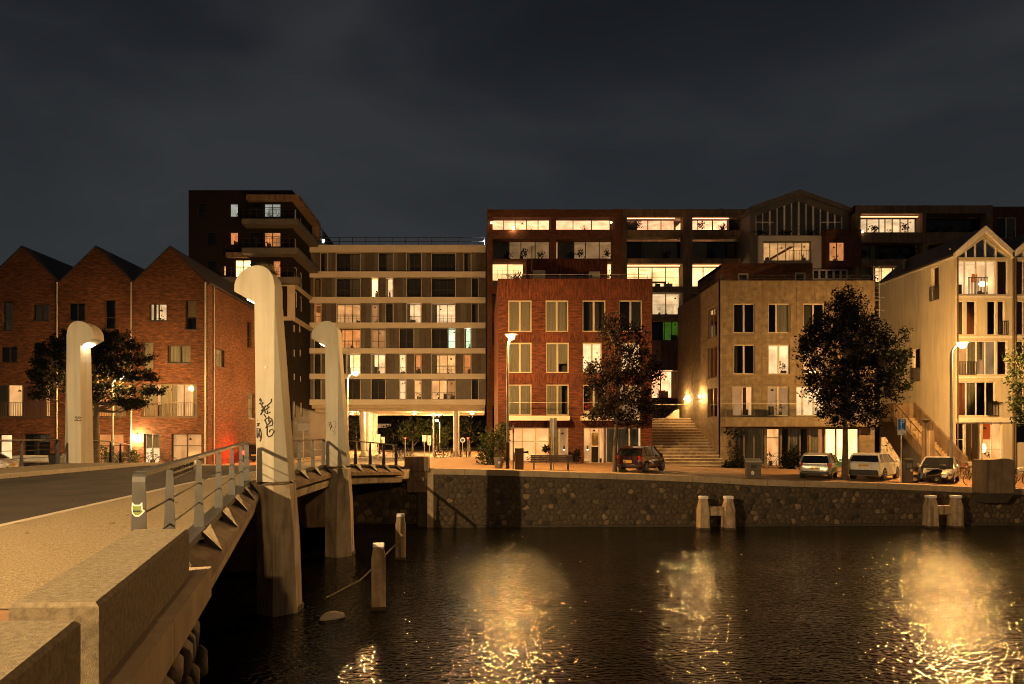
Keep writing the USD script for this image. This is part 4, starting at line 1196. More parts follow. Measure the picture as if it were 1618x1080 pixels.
for i, ws in enumerate(rowsW):
    top_, bot = z_(bands[i][1]) - .001, z_(bands[i + 1][0]) + .001
    x = X0
    for (a, b, cols, kind) in ws + [(1038, 1038, 0, '')]:
        xa, xb = x_(a), x_(b)
        n = max(1, round((xa - x) / .62))              # upright cladding boards between the windows
        for k in range(n):
            mb = MB(); g = .012
            u0, u1 = x + (xa - x) * k / n + g, x + (xa - x) * (k + 1) / n - g
            if u1 - u0 > .05:
                mb.box(u0, u1, Yb + .02 + .012 * (k % 2), Yb + .12, bot, top_); mb.build('cladding_panel', 'cladding_grey' if (i + k) % 3 == 0 or i > 4 else 'cladding', h)
        if cols:
            big = cols == 3
            window(h, fr, (xa, xb, bot + (.06 if big else .02), top_ - .1), cols, [.35] if not big else [.38], kind, 'frame_dark', rec=.06 if not big else .3, w=.05, depth=1.8,
                   curt=[(0, .2)] if rng.random() < .35 else ([(.55, 1)] if rng.random() < .3 and kind == 'dark' else None))
            for xx in (xa - .06, xb):
                mb = MB(); mb.box(xx, xx + .06, Yb - .04, Yb + .3, bot, top_); mb.build('window_trim', 'band_white', h)
            if big:
                wirerail(h, fr, xa, xb, bot, .95, .02, 6)
        x = xb
mb = MB(); mb.box(X0, X1, Yb + .14, Yb + .2, z_(bands[-1][0]), z_(bands[0][1])); 
D = 18
mb2 = MB(); mb2.box(X0, X1, Yb + 3.2, Yb + D, z_(1000), z_(105)); mb2.build('body', 'cladding', h)
mb2 = MB()
for i, (b0, b1) in enumerate(bands):
    mb2.box(X0, X1, Yb + .501, Yb + 3.19, z_(b1) + .05, z_(b0) - .05)
mb2.build('floor_slab', 'concrete_brown', h)
mb = MB(); mb.box(X0 + .2, X1 - .05, Yb + .1, Yb + .9, ZZ(645, Yb), z_(1006) - .002); mb.box(X0 + .5, X1 - .05, Yb + .6, Yb + D, ZZ(649, Yb), ZZ(645, Yb) - .002); mb.build('soffit', 'concrete_pale', h)
wirerail(h, fr, X0 + .3, X1 - .1, z_(100), (100 - 50) / s_ * Yb / F, .3, 13, 'frame_dark', 2.6)
zs = ZZ(649, Yb)
for k, (pt, pbm, Yc) in enumerate(((571, 575, 81.5), (580, 580, 84.0), (586, 586, 87.5), (593, 592, 91.0), (720, 720, 81.3), (722.5, 722.5, 93.0))):
    mb = MB()
    zb = ground(XX(pbm, Yc), Yc) - .05
    mb.tube([(XX(pbm, Yc), Yc, zb), (XX(pt, Yc), Yc, zs + .05)], [.30, .30], 14); c_ = mb.build('column', 'band_white', h, smooth=40)
    mb = MB(); mb.cyl((XX(pbm, Yc), Yc), .55, zb, zb + .7, 14, .36); mb.build('foot', 'concrete_pale', c_)
for px, py, Yl in ((556, 653, 84), (655, 653, 84), (746, 651, 84)):
    mb = MB(); c = (XX(px, Yl), Yl); mb.cyl(c, .28, zs - .13, zs - .001, 12, .3); l_ = mb.build('soffit_lamp', 'frame_white', h)
    mb = MB(); mb.ball((c[0], c[1], zs - .16), .17, 2, (1, 1, .6)); mb.build('bulb', 'lamp_soffit', l_)
mb = MB(); mb.ball((X1 - .15, Yb - .15, ZZ(381, Yb)), .10, 2); mb.build('flood_lamp', 'lamp_white', h)
# lamp in the cyan-lit window
mb = MB(); mb.ball((x_(934), Yb + .02, z_(578)), .07, 2); mb.build('window_lamp', 'lamp_cyan', h)

# ---------------------------------------------------------------- terraced blocks at the back
def terrace(name, label, Y, wallm, pL, pR, rows, piers, cat='apartment block', D=14.0, rec=1.0, ztop=None, slabm=None):
    """Loggias between piers: rows = (parapet bottom, opening bottom, opening top, slab top, [(x0, x1, kind, cols)], plants)."""
    h = thing(name, label, cat)
    fr = Fr('F', Y)
    fi = Fr('F', Y + rec)
    X0, X1 = XX(pL, Y), XX(pR, Y)
    for (q0, q1) in piers['bands']:
        mb = MB(); mb.box(X0, X1, Y, Y + .35, ZZ(q1, Y), ZZ(q0, Y)); mb.build('parapet', wallm, h)
        mb = MB(); mb.box(X0, X1, Y + .351, Y + rec + .4, ZZ(q1, Y) + .03, ZZ(q1, Y) + .28); mb.build('floor_slab', slabm or wallm, h)
    for (p0, p1) in piers['x']:
        mb = MB(); mb.box(XX(p0, Y), XX(p1, Y), Y - .06, Y + rec, piers.get('z0', 2), ZZ(piers['top'], Y)); mb.build('pier', wallm, h)
    for (qt, qb, cells) in rows:
        for (p0, p1, kind, cols, rail) in cells:
            a0, a1 = XX(p0, Y), XX(p1, Y)
            # opening of the recessed glass wall, straight behind the loggia
            b0, b1 = ZZ(qb, Y), ZZ(qt, Y)
            window(h, fi, (a0 - .0, a1 + .0, b0 + .0, b1 + .22), cols, None, kind, 'frame_dark' if kind != 'cool' else 'frame_beige', rec=.1, w=.06, depth=2.6, furn=4 if kind in LIT else 0, curt=[(0, .3)] if rng.random() < .4 else ([(.3, .95)] if kind == 'dark' and rng.random() < .6 else None))
            if kind in LIT and kind not in ('dim', 'green'):
                mb = MB(); mb.box(a0 + .1, a1 - .1, Y + .5, Y + .58, b1 + .20, b1 + .235); mb.build('loggia_lamp', 'lamp_loggia', h)
            if rail == 'g':
                glassrail(h, fr, a0, a1, b0 + .02, b0 + .95, .15, max(2, int((a1 - a0) / 1.6)))
            elif rail == 'w':
                wirerail(h, fr, a0, a1, b0 + .02, .95, .15, 6)
            elif rail:
                for k in range(rail):
                    leaves(h, 'balcony_plant', (a0 + (a1 - a0) * (k + .5 + rng.uniform(-.3, .3)) / rail, Y + .6, b0 + rng.uniform(.35, .8)), (.45, .3, .5), 70, .13, rng.choice(['leaf_dark', 'leaf_green']), k + int(p0))
    mb = MB(); mb.box(X0, X1, Y + rec + 3.6, Y + D, 2, ZZ(piers['top'], Y) - .3); mb.build('body', wallm, h)
    mb = MB(); mb.box(X0, X0 + .3, Y + rec + .001, Y + D, 2, ZZ(piers['top'], Y) - .02); mb.box(X1 - .3, X1, Y + rec + .001, Y + D, 2, ZZ(piers['top'], Y) - .02); mb.build('side_wall', wallm, h)
    mb = MB(); mb.box(X0 + .01, X1 - .01, Y + .2, Y + D, ZZ(piers['top'], Y) - .32, ZZ(piers['top'], Y) + .0); mb.build('roof', 'roof_tile', h)
    return h, fr


Yk = 74.0
h, fr = terrace('brick_terrace_block', 'red brick terraced apartment block with rosy lit top floor, behind the red house', Yk, 'brick_brown', 770, 982, [
    (343.5, 362.3, [(778, 870, 'rose', 5, None), (878, 967, 'rose', 3, None)]),
    (378, 408, [(778, 870, 'dim', 4, 3), (883, 972, 'dim', 4, 3)]),
    (413, 440, [(778, 828, 'bright', 2, 'w'), (832, 958, 'dim', 4, None), (961, 976, 'bright', 1, 1)]),
    (466, 500, [(778, 870, 'warm', 4, 'w'), (885, 976, 'dim', 3, None)]),
    (510, 545, [(778, 870, 'dim', 4, None), (885, 976, 'dark', 3, None)])],
    {'bands': [(330.5, 342.5), (362.5, 377), (408.5, 413), (452, 464), (497, 508), (545, 640)], 'x': [(769.5, 778), (870, 878.5), (968, 983.5)], 'top': 330})
mb = MB(); mb.ball((XX(776.5, Yk), Yk - .25, ZZ(352.5, Yk)), .11, 2); mb.build('wall_lamp', 'lamp_house', h)
mb = MB(); mb.ball((XX(811, Yk), Yk - .25, ZZ(361, Yk)), .14, 2); mb.build('flood_lamp', 'lamp_flood', h)
mb = MB(); mb.ball((XX(965, Yk), Yk - .25, ZZ(352, Yk)), .11, 2); mb.build('wall_lamp', 'lamp_house', h)
h, fr = terrace('concrete_terrace_block', 'concrete terraced apartment block with rosy top floor and a violet lamp, behind the stairs', Yk + .5, 'concrete_brown', 983, 1186, [
    (345.5, 362.8, [(985, 1070, 'rose', 4, 1), (1084, 1155, 'rose', 3, 2), (1157, 1183, 'dark', 1, 3)]),
    (380, 407.5, [(991, 1080, 'dark', 3, 1), (1096, 1184, 'dark', 3, 1)]),
    (421, 452, [(991, 1078, 'bright', 4, 'g'), (1095, 1180, 'bright', 4, 2)]),
    (463, 495, [(991, 1078, 'pale', 4, 'g'), (1095, 1180, 'pale', 4, None)]),
    (507, 537, [(991, 1052, 'dark', 3, None), (1054, 1078, 'green', 2, None), (1095, 1180, 'dark', 4, None)]),
    (588, 628, [(1030, 1066, 'rose', 2, None)])],
    {'bands': [(330, 342), (363, 372), (408, 416), (452, 461), (496, 506), (537, 585), (629, 700)], 'x': [(983.7, 990.5), (1079, 1094), (1180.5, 1187)], 'top': 330}, slabm='concrete_pale')
mb = MB(); mb.ball((XX(1181, Yk), Yk + .9, ZZ(388, Yk)), .13, 2); mb.build('violet_lamp', 'lamp_violet', h)
mb = MB(); mb.cyl((XX(1155.5, Yk), Yk + 3), .14, ZZ(331, Yk), ZZ(315, Yk), 10); mb.build('chimney', 'steel_dark', h)
tb = MB(); zt_ = ZZ(452, Yk) + .75
tb.box(XX(1034, Yk), XX(1058, Yk), Yk + 1.2, Yk + 2.0, zt_, zt_ + .05)
for a in (1035, 1056):
    for b in (1.25, 1.9):
        tb.box(XX(a, Yk), XX(a, Yk) + .06, Yk + b, Yk + b + .06, zt_ - .75, zt_)
tag(tb.build('terrace_table', 'timber_dark'), 'small dark table on the bright third-floor terrace', 'table')

Yg = 72.0
fr = Fr('F', Yg)
h = thing('glazed_gable_house', 'house with a wide glazed gable and white-framed bays, above the pale concrete house', 'house')
X0, X1 = XX(1185, Yg), XX(1341, Yg)
gl = Polygon([(XX(1194, Yg), ZZ(371, Yg)), (XX(1331, Yg), ZZ(371, Yg)), (XX(1331, Yg), ZZ(342, Yg)), (XX(1260, Yg), ZZ(317, Yg)), (XX(1194, Yg), ZZ(341, Yg))])
front = Polygon([(X0, 2), (X1, 2), (X1, ZZ(333.5, Yg)), (XX(1262.7, Yg), ZZ(306, Yg)), (X0, ZZ(333, Yg))])
v, f = extrude_any(front.difference(gl).difference(sbox(XX(1205, Yg), ZZ(411, Yg), XX(1281, Yg), ZZ(382, Yg))).difference(sbox(XX(1284, Yg), ZZ(441, Yg), XX(1340, Yg), ZZ(425, Yg))), fr, 0, .3)
emit('front_wall', v, f, 'cladding_grey', h)
window(h, fr, fr.rect(1205, 382, 1281, 411), 6, None, 'warm', 'frame_white', rec=.2, furn=6, depth=2.5)
mb = MB(); mb.hexa([(XX(1212, Yg), Yg + 1.2, ZZ(410, Yg)), (XX(1218, Yg), Yg + 1.2, ZZ(410, Yg)), (XX(1218, Yg), Yg + 1.6, ZZ(410, Yg)), (XX(1212, Yg), Yg + 1.6, ZZ(410, Yg)), (XX(1256, Yg), Yg + 1.2, ZZ(384, Yg)), (XX(1264, Yg), Yg + 1.2, ZZ(384, Yg)), (XX(1264, Yg), Yg + 1.6, ZZ(384, Yg)), (XX(1256, Yg), Yg + 1.6, ZZ(384, Yg))]); mb.build('indoor_stair', 'shutter_red', h)
bars(h, fr, XX(1247, Yg), XX(1281, Yg), ZZ(411, Yg), ZZ(395, Yg), -.1, 'steel_dark', .25)
window(h, fr, fr.rect(1284, 425, 1340, 441), 5, None, 'dark', 'frame_white', rec=.05, w=.14)
mb = MB(); mb.box(XX(1197, Yg), XX(1205, Yg), Yg - .25, Yg - .002, ZZ(424, Yg), ZZ(373, Yg)); mb.box(XX(1281, Yg), XX(1296, Yg), Yg - .25, Yg - .002, ZZ(424, Yg), ZZ(373, Yg)); mb.box(XX(1205, Yg), XX(1281, Yg), Yg - .25, Yg - .002, ZZ(381, Yg), ZZ(373, Yg)); mb.build('bay_frame', 'band_white', h)
mb = MB()
for u in np.linspace(0, 1, 13):                        # mullions of the big gable window
    a = XX(1194, Yg) + u * (XX(1331, Yg) - XX(1194, Yg))
    zt_ = np.interp(a, [XX(1194, Yg), XX(1260, Yg), XX(1331, Yg)], [ZZ(341, Yg), ZZ(317, Yg), ZZ(342, Yg)])
    w_ = .08 if round(u * 12) % 2 == 0 else .045
    mb.box(a - w_, a + w_, Yg + .02, Yg + .12, ZZ(371, Yg), zt_)
for a0, a1 in ((1194, 1222), (1296, 1331)):
    mb.box(XX(a0, Yg), XX(a1, Yg), Yg + .01, Yg + .13, ZZ(351, Yg), ZZ(350, Yg))
gw = mb.build('gable_window', 'frame_white', h)
v, f = extrude_any(gl, fr, .16, .18); emit('pane', v, f, 'glass', gw)
v, f = extrude_any(gl, fr, 1.8, 1.9); emit('room', v, f, 'room_mid', gw)
mb = MB()
for (pa, qa, pb_, qb) in ((1184, 334.5, 1262.7, 307), (1262.7, 307, 1342, 335)):
    mb.hexa([(XX(pa, Yg), Yg - .2, ZZ(qa, Yg)), (XX(pb_, Yg), Yg - .2, ZZ(qb, Yg)), (XX(pb_, Yg), Yg + 14, ZZ(qb, Yg)), (XX(pa, Yg), Yg + 14, ZZ(qa, Yg)), (XX(pa, Yg), Yg - .2, ZZ(qa, Yg) + .5), (XX(pb_, Yg), Yg - .2, ZZ(qb, Yg) + .5), (XX(pb_, Yg), Yg + 14, ZZ(qb, Yg) + .5), (XX(pa, Yg), Yg + 14, ZZ(qa, Yg) + .5)])
mb.build('roof', 'cladding_grey', h)
mb = MB(); mb.tube([(XX(1238, Yg), Yg + 2, ZZ(313, Yg)), (XX(1247, Yg), Yg + 2, ZZ(307, Yg) + .1)], .22, 8); mb.build('flue', 'steel_dark', h)
mb = MB()                                              # brown box bay
xa, xb, za, zb = XX(1296.5, Yg), XX(1351, Yg), ZZ(423.6, Yg), ZZ(369.5, Yg)
fb = Fr('F', Yg - 1.2)
wr = (XX(1310.6, Yg - 1.2), XX(1334.6, Yg - 1.2), ZZ(412, Yg - 1.2), ZZ(382, Yg - 1.2))
facade(h, fb, [(xa, za), (xb, za), (xb, zb), (xa, zb)], [wr], 'brick_brown', name='bay_wall', thick=.25)
window(h, fb, wr, 2, None, 'orange', 'frame_beige', rec=.08, depth=.8, furn=3)
mb.box(xa, xa + .2, Yg - .949, Yg - .003, za, zb); mb.box(xb - .2, xb, Yg - .949, Yg - .003, za, zb); mb.box(xa, xb, Yg - 1.2, Yg - .003, zb + .002, zb + .15); mb.box(xa, xb, Yg - 1.2, Yg - .003, za - .12, za - .002); mb.build('bay_side', 'brick_brown', h)
wirerail(h, fr, XX(1197, Yg), XX(1350, Yg), ZZ(373, Yg), .95, -.2, 9)
for k in range(4):
    leaves(h, 'terrace_plant', (XX(1200 + 40 * k, Yg), Yg - .15, ZZ(371, Yg) + .2), (.9, .25, .3), 60, .14, 'leaf_dark', 40 + k)
mb = MB(); mb.box(X1 - .3, X1, Yg + .301, Yg + 14, 2, ZZ(335, Yg)); mb.box(X0, X0 + .3, Yg + .301, Yg + 14, 2, ZZ(335, Yg)); mb.build('side_wall', 'cladding_grey', h)

Yq = 71.0
h, fr = terrace('far_right_terrace_block', 'concrete terrace block with planted balconies and a dark roof box, behind the white gable houses', Yq, 'concrete_brown', 1351, 1567, [
    (343, 366, [(1360, 1457, 'pale', [.2, .4, .5, .62, .75, .88], 2), (1463, 1559, 'dark', 4, 3)]),
    (384, 408, [(1366, 1457, 'dark', 5, 5), (1478, 1559, 'dark', 4, 2)]),
    (420, 446, [(1366, 1457, 'bright', 5, 2), (1478, 1559, 'dim', 4, None)])],
    {'bands': [(324, 336.5), (366.5, 383), (409, 419), (446, 470)], 'x': [(1351, 1359.5), (1457.5, 1463), (1559.5, 1568)], 'top': 324})
mb = MB(); mb.box(XX(1390.5, Yq), XX(1447.5, Yq), Yq + 3, Yq + 9, ZZ(325, Yq), ZZ(313, Yq)); mb.build('roof_box', 'steel_dark', h)
mb = MB()
for p in (1403, 1417):
    mb.cyl((XX(p, Yq), Yq + 4), .18, ZZ(313, Yq), ZZ(308, Yq), 8); mb.cyl((XX(p, Yq), Yq + 4), .32, ZZ(308, Yq), ZZ(307, Yq), 8)
mb.build('chimney', 'steel_dark', h)
mb = MB(); mb.ball((XX(1361.5, Yq), Yq - .2, ZZ(366.5, Yq)), .10, 2); mb.build('wall_lamp', 'lamp_house', h)
fr = Fr('F', Yq + .4)
h = thing('brown_brick_house', 'brown brick house at the right edge of the skyline', 'house')
r = fr.rect(1576, 343, 1606, 376)
window(h, fr, r, 2, None, 'dark', 'frame_white', rec=.1, curt=[(.5, 1)])
facade(h, fr, [(XX(1568.5, Yq), 2), (XX(1680, Yq), 2), (XX(1680, Yq), ZZ(324, Yq)), (XX(1568.5, Yq), ZZ(324, Yq))], [r], 'brick_brown', name='front_wall')
shell(h, XX(1568.5, Yq), XX(1680, Yq), Yq + .4, Yq + 12, 2, ZZ(324, Yq), 'brick_brown')
wirerail(h, fr, XX(1569, Yq), XX(1640, Yq), ZZ(378, Yq), .95, -.3, 6)

# ---------------------------------------------------------------- red brick house
Yh = 48.0
fr = Fr('F', Yh)
h = thing('red_brick_house', 'square red brick house with pale window frames, behind the bench', 'house')
X0, X1, zt, g0 = XX(787, Yh), XX(1030, Yh), ZZ(440, Yh), 2.4
z1a, z1b = ZZ(473, Yh), ZZ(474, Yh)
holes = []
CU = [(0.02, .98)]
for (p0, q0, p1, q1, cols, kind, curt) in ((803, 474, 840, 524, 2, 'dark', CU), (862, 474, 898, 524, 2, 'dark', CU), (920, 474, 957, 524, 2, 'dark', None), (978, 474, 1015, 524, 2, 'dark', [(.5, 1)]),
        (803, 541, 840, 589, 2, 'dark', CU), (863, 541, 899, 589, 2, 'dark', [(.05, .5), (.5, 1, .3)]), (920, 541, 951, 589, 2, 'pale', None), (981, 541, 1012, 589, 2, 'pale', None),
        (803, 607, 840, 656, 2, 'dark', CU), (863, 607, 899, 656, 2, 'dark', [(0, .72)]), (921, 607, 956, 656, 2, 'dark', None), (978, 607, 1013, 656, 2, 'dim', None),
        (805, 675, 868, 733, [.33, .66], 'warm', [(.25, 1, 0.0, 'room_mid')] and None), (870, 675, 898, 733, [.5], 'dim', [(0, .45)]), (922, 675, 955, 732, [.35, .75], 'warm', None), (956.5, 675, 1013, 732, [.33, .68], 'pale', CU)):
    r = fr.rect(p0, q0, p1, q1); holes.append(r)
    window(h, fr, r, cols, [.62] if q0 > 670 and p0 < 810 else None, kind, 'frame_beige', rec=.10, w=.085 if q0 < 670 else .07, curt=curt, depth=2.2)
bandz = [(z1a, zt), (ZZ(606, Yh), ZZ(590, Yh))]
lo = [(X0, g0), (X1, g0), (X1, z1a), (X0, z1a)]
facade(h, fr, lo, holes, 'brick_red', name='front_wall')
mb = MB(); mb.box(X0, X1, Yh - .012, Yh + .3, z1a + .001, zt); mb.build('soldier_course', 'brick_red_upright', h)
for b0, b1, xs_ in ((ZZ(605, Yh), ZZ(590.5, Yh), 1), (ZZ(540, Yh), ZZ(526, Yh), 1), (ZZ(674, Yh), ZZ(664.5, Yh), 1)):
    mb = MB(); mb.box(X0 - .004, X1 + .004, Yh - .014, Yh - .001, b0, b1); mb.build('soldier_course', 'brick_red_upright', h)
for p0, p1 in ((803, 901), (920, 1014)):
    mb = MB(); mb.cham(XX(p0, Yh - 1), XX(p1, Yh - 1), Yh - .9, Yh - .015, ZZ(664, Yh - .9), ZZ(656.5, Yh - .9), .015); mb.build('balcony', 'band_white', h)
    glassrail(h, Fr('F', Yh - .86), XX(p0, Yh - 1) + .05, XX(p1, Yh - 1) - .05, ZZ(656, Yh - .86), ZZ(636, Yh - .86), 0, 3)
shell(h, X0, X1, Yh, Yh + 14, g0, zt, 'brick_red', c=.3)
# roof-top storey of upright tiles, railing, boxes
Yu = 53.0
fu = Fr('F', Yu)
xa, xb = XX(832, Yu), XX(960, Yu)
wl2 = fu.rect(842, 428, 861, 441); wl3 = fu.rect(930, 430, 947, 441)
facade(h, fu, [(xa, zt), (xb, zt), (xb, ZZ(408, Yu)), (xa, ZZ(408, Yu))], [], 'brick_red_upright', name='roof_storey')
mb = MB(); mb.box(xa, xa + .3, Yu + .301, Yu + 8, zt, ZZ(408, Yu)); mb.box(xb - .3, xb, Yu + .301, Yu + 8, zt, ZZ(408, Yu)); mb.box(xa + .3, xb - .3, Yu + .301, Yu + 8, ZZ(408, Yu) - .3, ZZ(408, Yu) - .01); mb.build('roof_storey', 'brick_red_upright', h)
wirerail(h, fr, XX(793, Yh), XX(1026, Yh), zt, .42, .5, 5, 'steel_pale')
mb = MB(); mb.box(*wl2[:2], Yu - .3, Yu - .003, zt, wl2[3]); mb.box(*wl3[:2], Yu - .3, Yu - .003, zt, wl3[3]); mb.build('planter', 'concrete_pale', h)
leaves(h, 'roof_plant', (XX(818, Yh), Yh + .7, zt + .25), (.55, .3, .3), 90, .1, 'leaf_dark', 5)
leaves(h, 'roof_plant', (XX(925, Yh), Yh + 1.5, zt + .3), (.75, .4, .45), 160, .12, 'leaf_dark', 6)
mb = MB(); mb.bar((XX(842, Yh), Yh + 1, zt), (XX(842, Yh), Yh + 1, zt + 2.6), .05); mb.build('mast', 'steel_dark', h)
for px in (891, 928):                                  # lanterns beside the doors
    mb = MB(); a = XX(px, Yh); zz = ZZ(706, Yh); mb.cyl((a, Yh - .12), .075, zz - .14, zz + .1, 8, .055); l_ = mb.build('door_lantern', 'frame_dark', h)
    mb = MB(); mb.ball((a, Yh - .12, zz - .16), .06, 1); mb.build('bulb', 'lamp_house', l_)
mb = MB(); mb.box(XX(936, Yh), XX(948, Yh), Yh + .5, Yh + .8, ZZ(731, Yh), ZZ(706, Yh)); mb.build('hall_cupboard', 'furniture', h)
mb = MB(); mb.cham(XX(937, Yh), XX(949, Yh), Yh + .5, Yh + .62, ZZ(704, Yh), ZZ(683, Yh), .08); mb.build('hanging_coat', 'curtain_gold', h)
leaves(h, 'balcony_flowers', (XX(930, Yh - .5), Yh - .5, ZZ(643, Yh)), (.35, .2, .45), 90, .07, 'flower_red', 8)
leaves(h, 'balcony_plant', (XX(943, Yh - .5), Yh - .5, ZZ(650, Yh)), (.5, .2, .35), 120, .09, 'leaf_green', 9)
mb = MB(); mb.cyl((XX(928, Yh - .5), Yh - .5), .2, ZZ(656, Yh) + .03, ZZ(649, Yh), 10); mb.build('balcony_pot', 'band_white', h)

# ---------------------------------------------------------------- outdoor stairs
st = thing('outdoor_stairs', 'broad brown stone steps rising between the red house and the concrete house', 'stairs')
N = 17
Ys0, Ys1, zs0, zs1 = 46.6, 55.2, 2.66, 6.25
for i in range(N):
    y0 = Ys0 + (Ys1 - Ys0) * i / N; z1 = zs0 + (zs1 - zs0) * (i + 1) / N
    xr = 15.5 + .0 * i
    mb = MB(); mb.box(XX(1030, Yh) + .02, XX(1138, Yh) - .02, y0, y0 + .55 if i < N - 1 else 75, z1 - (.30 if i else .6), z1)
    p = mb.build('step' if i < N - 1 else 'landing', 'concrete_brown', st)
    mb = MB(); mb.box(XX(1030, Yh) + .021, XX(1138, Yh) - .021, y0 - .06, y0 + .40, z1 + .002, z1 + .05); mb.build('nosing', 'concrete_pale', p)
glassrail(st, Fr('F', 55.4), XX(1030, 48) + .1, XX(1100, 55.4), zs1 + .02, zs1 + 1.15, 0, 2)
mb = MB(); mb.hexa([(XX(1052, 56), 55.8, zs1), (XX(1072, 56), 55.8, zs1), (XX(1072, 56), 56.6, zs1), (XX(1052, 56), 56.6, zs1), (XX(1069, 56), 55.8, zs1 + .75), (XX(1072, 56), 55.8, zs1 + .8), (XX(1072, 56), 56.6, zs1 + .8), (XX(1069, 56), 56.6, zs1 + .75)]); tag(mb.build('garden_cover', 'band_white'), 'pale slanted cover on the landing at the top of the stairs', 'cover')

# ---------------------------------------------------------------- pale concrete house
fr = Fr('F', Yh)
h = thing('concrete_house', 'pale brown concrete slab house with a ground-floor glass front, behind the silver hatchback', 'house')
X0, X1, zt, g0 = XX(1138, Yh), XX(1382, Yh), ZZ(443, Yh), 2.0
holes = []
for (p0, q0, p1, q1, cols, kind, curt) in ((1159, 479, 1193, 526, 2, 'dark', None), (1214, 479, 1249, 526, [.38], 'dark', [(.45, 1)]), (1269, 479, 1303, 526, 2, 'dark', None), (1335, 479, 1360, 526, 1, 'dark', None),
        (1159, 544, 1193, 591, 2, 'dark', [(0, .2)]), (1214, 544, 1248, 591, 2, 'pale', None), (1269, 544, 1303, 591, 2, 'warm', None), (1330, 544, 1362, 591, 2, 'dark', None),
        (1157, 610, 1190, 657, 2, 'warm', [(.5, .75, 0, 'shutter_red')]), (1213, 610, 1247, 657, 2, 'dim', None), (1258, 610, 1302, 657, [.25, .65], 'pale', None), (1325, 610, 1362, 657, 2, 'dim', None),
        (1161, 676, 1208, 733, [.33, .66], 'dim', [(0, 1)]), (1211, 676, 1233, 737, 1, 'warm', None), (1235, 676, 1278, 733, [.3, .7], 'dark', [(.3, .7, .2)]), (1281, 676, 1302, 733, 1, 'orange', [(0, .7, .1)]), (1304, 676, 1358, 733, [.33, .66], 'bright', None)):
    r = fr.rect(p0, q0, p1, q1); holes.append(r)
    window(h, fr, r, cols, [.75] if 1210 < p0 < 1212 else None, kind, 'frame_beige' if q0 < 670 else 'frame_brown', rec=.09, w=.075, curt=curt, depth=2.4, furn=4 if kind in ('bright', 'dim') and q0 > 600 else None)
hs = [ZZ(q, Yh) for q in (474, 501, 529, 541, 567, 594, 607, 632, 660, 674, 705)]
vs = [XX(p, Yh) for p in (1176, 1204, 1232, 1259, 1287, 1318, 1349)]
facade(h, fr, [(X0, g0), (X1, g0), (X1, zt), (X0, zt)], holes, 'concrete_house', name='facade_panel', hs=hs, vs=vs)
fl_ = Fr('L', X0)
sh = []
for (p0, p1, q0, q1, k) in ((1118, 1133, 487, 533, 'dark'), (1118, 1133, 548, 597, 'dark'), (1118, 1133, 612, 659, 'dim')):
    r = fl_.rect(p0, q0, p1, q1); sh.append(r)
    window(h, fl_, r, 2, None, k, 'frame_brown', rec=.08, w=.07, curt=[(0, .3, 0, 'shutter_red')])
Yback = 58.3
facade(h, fl_, [(Yh + .04, g0), (Yback, g0), (Yback, zt), (Yh + .04, zt)], sh, 'concrete_house', name='side_panel', hs=[ZZ(q, Yh) for q in (474, 501, 529, 560, 594, 625, 660, 700)], vs=[51.0, 54.5])
shell(h, X0, X1, Yh, Yback, g0, zt, 'concrete_house', left=False)
mb = MB(); mb.cham(XX(1146, Yh - 1), XX(1389, Yh - 1), Yh - 1.0, Yh - .004, ZZ(674, Yh - 1), ZZ(659, Yh - 1), .02); mb.build('balcony', 'concrete_house', h)
glassrail(h, Fr('F', Yh - .95), XX(1140, Yh - 1), XX(1385, Yh - 1), ZZ(658.5, Yh - 1), ZZ(638, Yh - 1), 0, 6)
for py0, px0 in ((630, 1085.7), (626, 1109)):
    Yl = X0 * F / (px0 - CX)
    zz = ZZ(py0, Yl)
    mb = MB(); mb.box(X0 - .1, X0 - .002, Yl - .08, Yl + .08, zz - .12, zz + .12); l_ = mb.build('wall_lamp', 'frame_dark', h)
    mb = MB(); mb.ball((X0 - .16, Yl, zz), .075, 2); mb.build('bulb', 'lamp_wall', l_)
    h_l = l_
Yu = 52.0
xa, xb = XX(1110, Yu), XX(1284, Yu); zu = ZZ(415.5, Yu)
fu = Fr('F', Yu)
wr = [fu.rect(1166, 431, 1183, 444), fu.rect(1256, 430, 1273, 446)]
facade(h, fu, [(XX(1142, Yu), zt), (xb, zt), (xb, zu), (XX(1142, Yu), zu)], wr, 'brick_brown', name='roof_storey')
for r in wr:
    window(h, fu, r, 1, None, 'dark', 'frame_beige', rec=.05, w=.12)
mb = MB(); mb.box(XX(1142, Yu), XX(1142, Yu) + .25, Yu + .301, Yu + 6, zt, zu); mb.box(xb - .25, xb, Yu + .301, Yu + 6, zt, zu); mb.box(XX(1142, Yu), xb, Yu + .301, Yu + 6, zu - .25, zu - .01); mb.build('roof_storey', 'brick_brown', h)
wirerail(h, fr, X0 + .1, X1 - .1, zt, .42, .3, 7)
mb = MB()
for yy in np.linspace(Yh + .3, Yback - .1, 6):
    mb.bar((X0 + .15, yy, zt), (X0 + .15, yy, zt + .4), .03)
mb.bar((X0 + .15, Yh + .3, zt + .4), (X0 + .15, Yback - .1, zt + .4), .03); mb.build('rail', 'steel_dark', h)
# ladder beside the white house
ld = MB(); xl = XX(1386, 48.5)
for a in (-.2, .2):
    ld.bar((xl + a, 48.6, 9), (xl + a, 48.6, ZZ(420, 48.6)), .04)
z = 9.1
while z < ZZ(421, 48.6):
    ld.bar((xl - .2, 48.6, z), (xl + .2, 48.6, z), .025); z += .3
for z in np.arange(11, ZZ(421, 48.6), .9):
    ld.tube([(xl + .36 * math.cos(a), 48.3 + .36 * math.sin(a), z) for a in np.linspace(0, 6.283, 11)[:-1]], .015, 4, closed=True)
tag(ld.build('roof_ladder', 'steel_pale'), 'caged metal ladder between the concrete house and the white gable house', 'ladder')

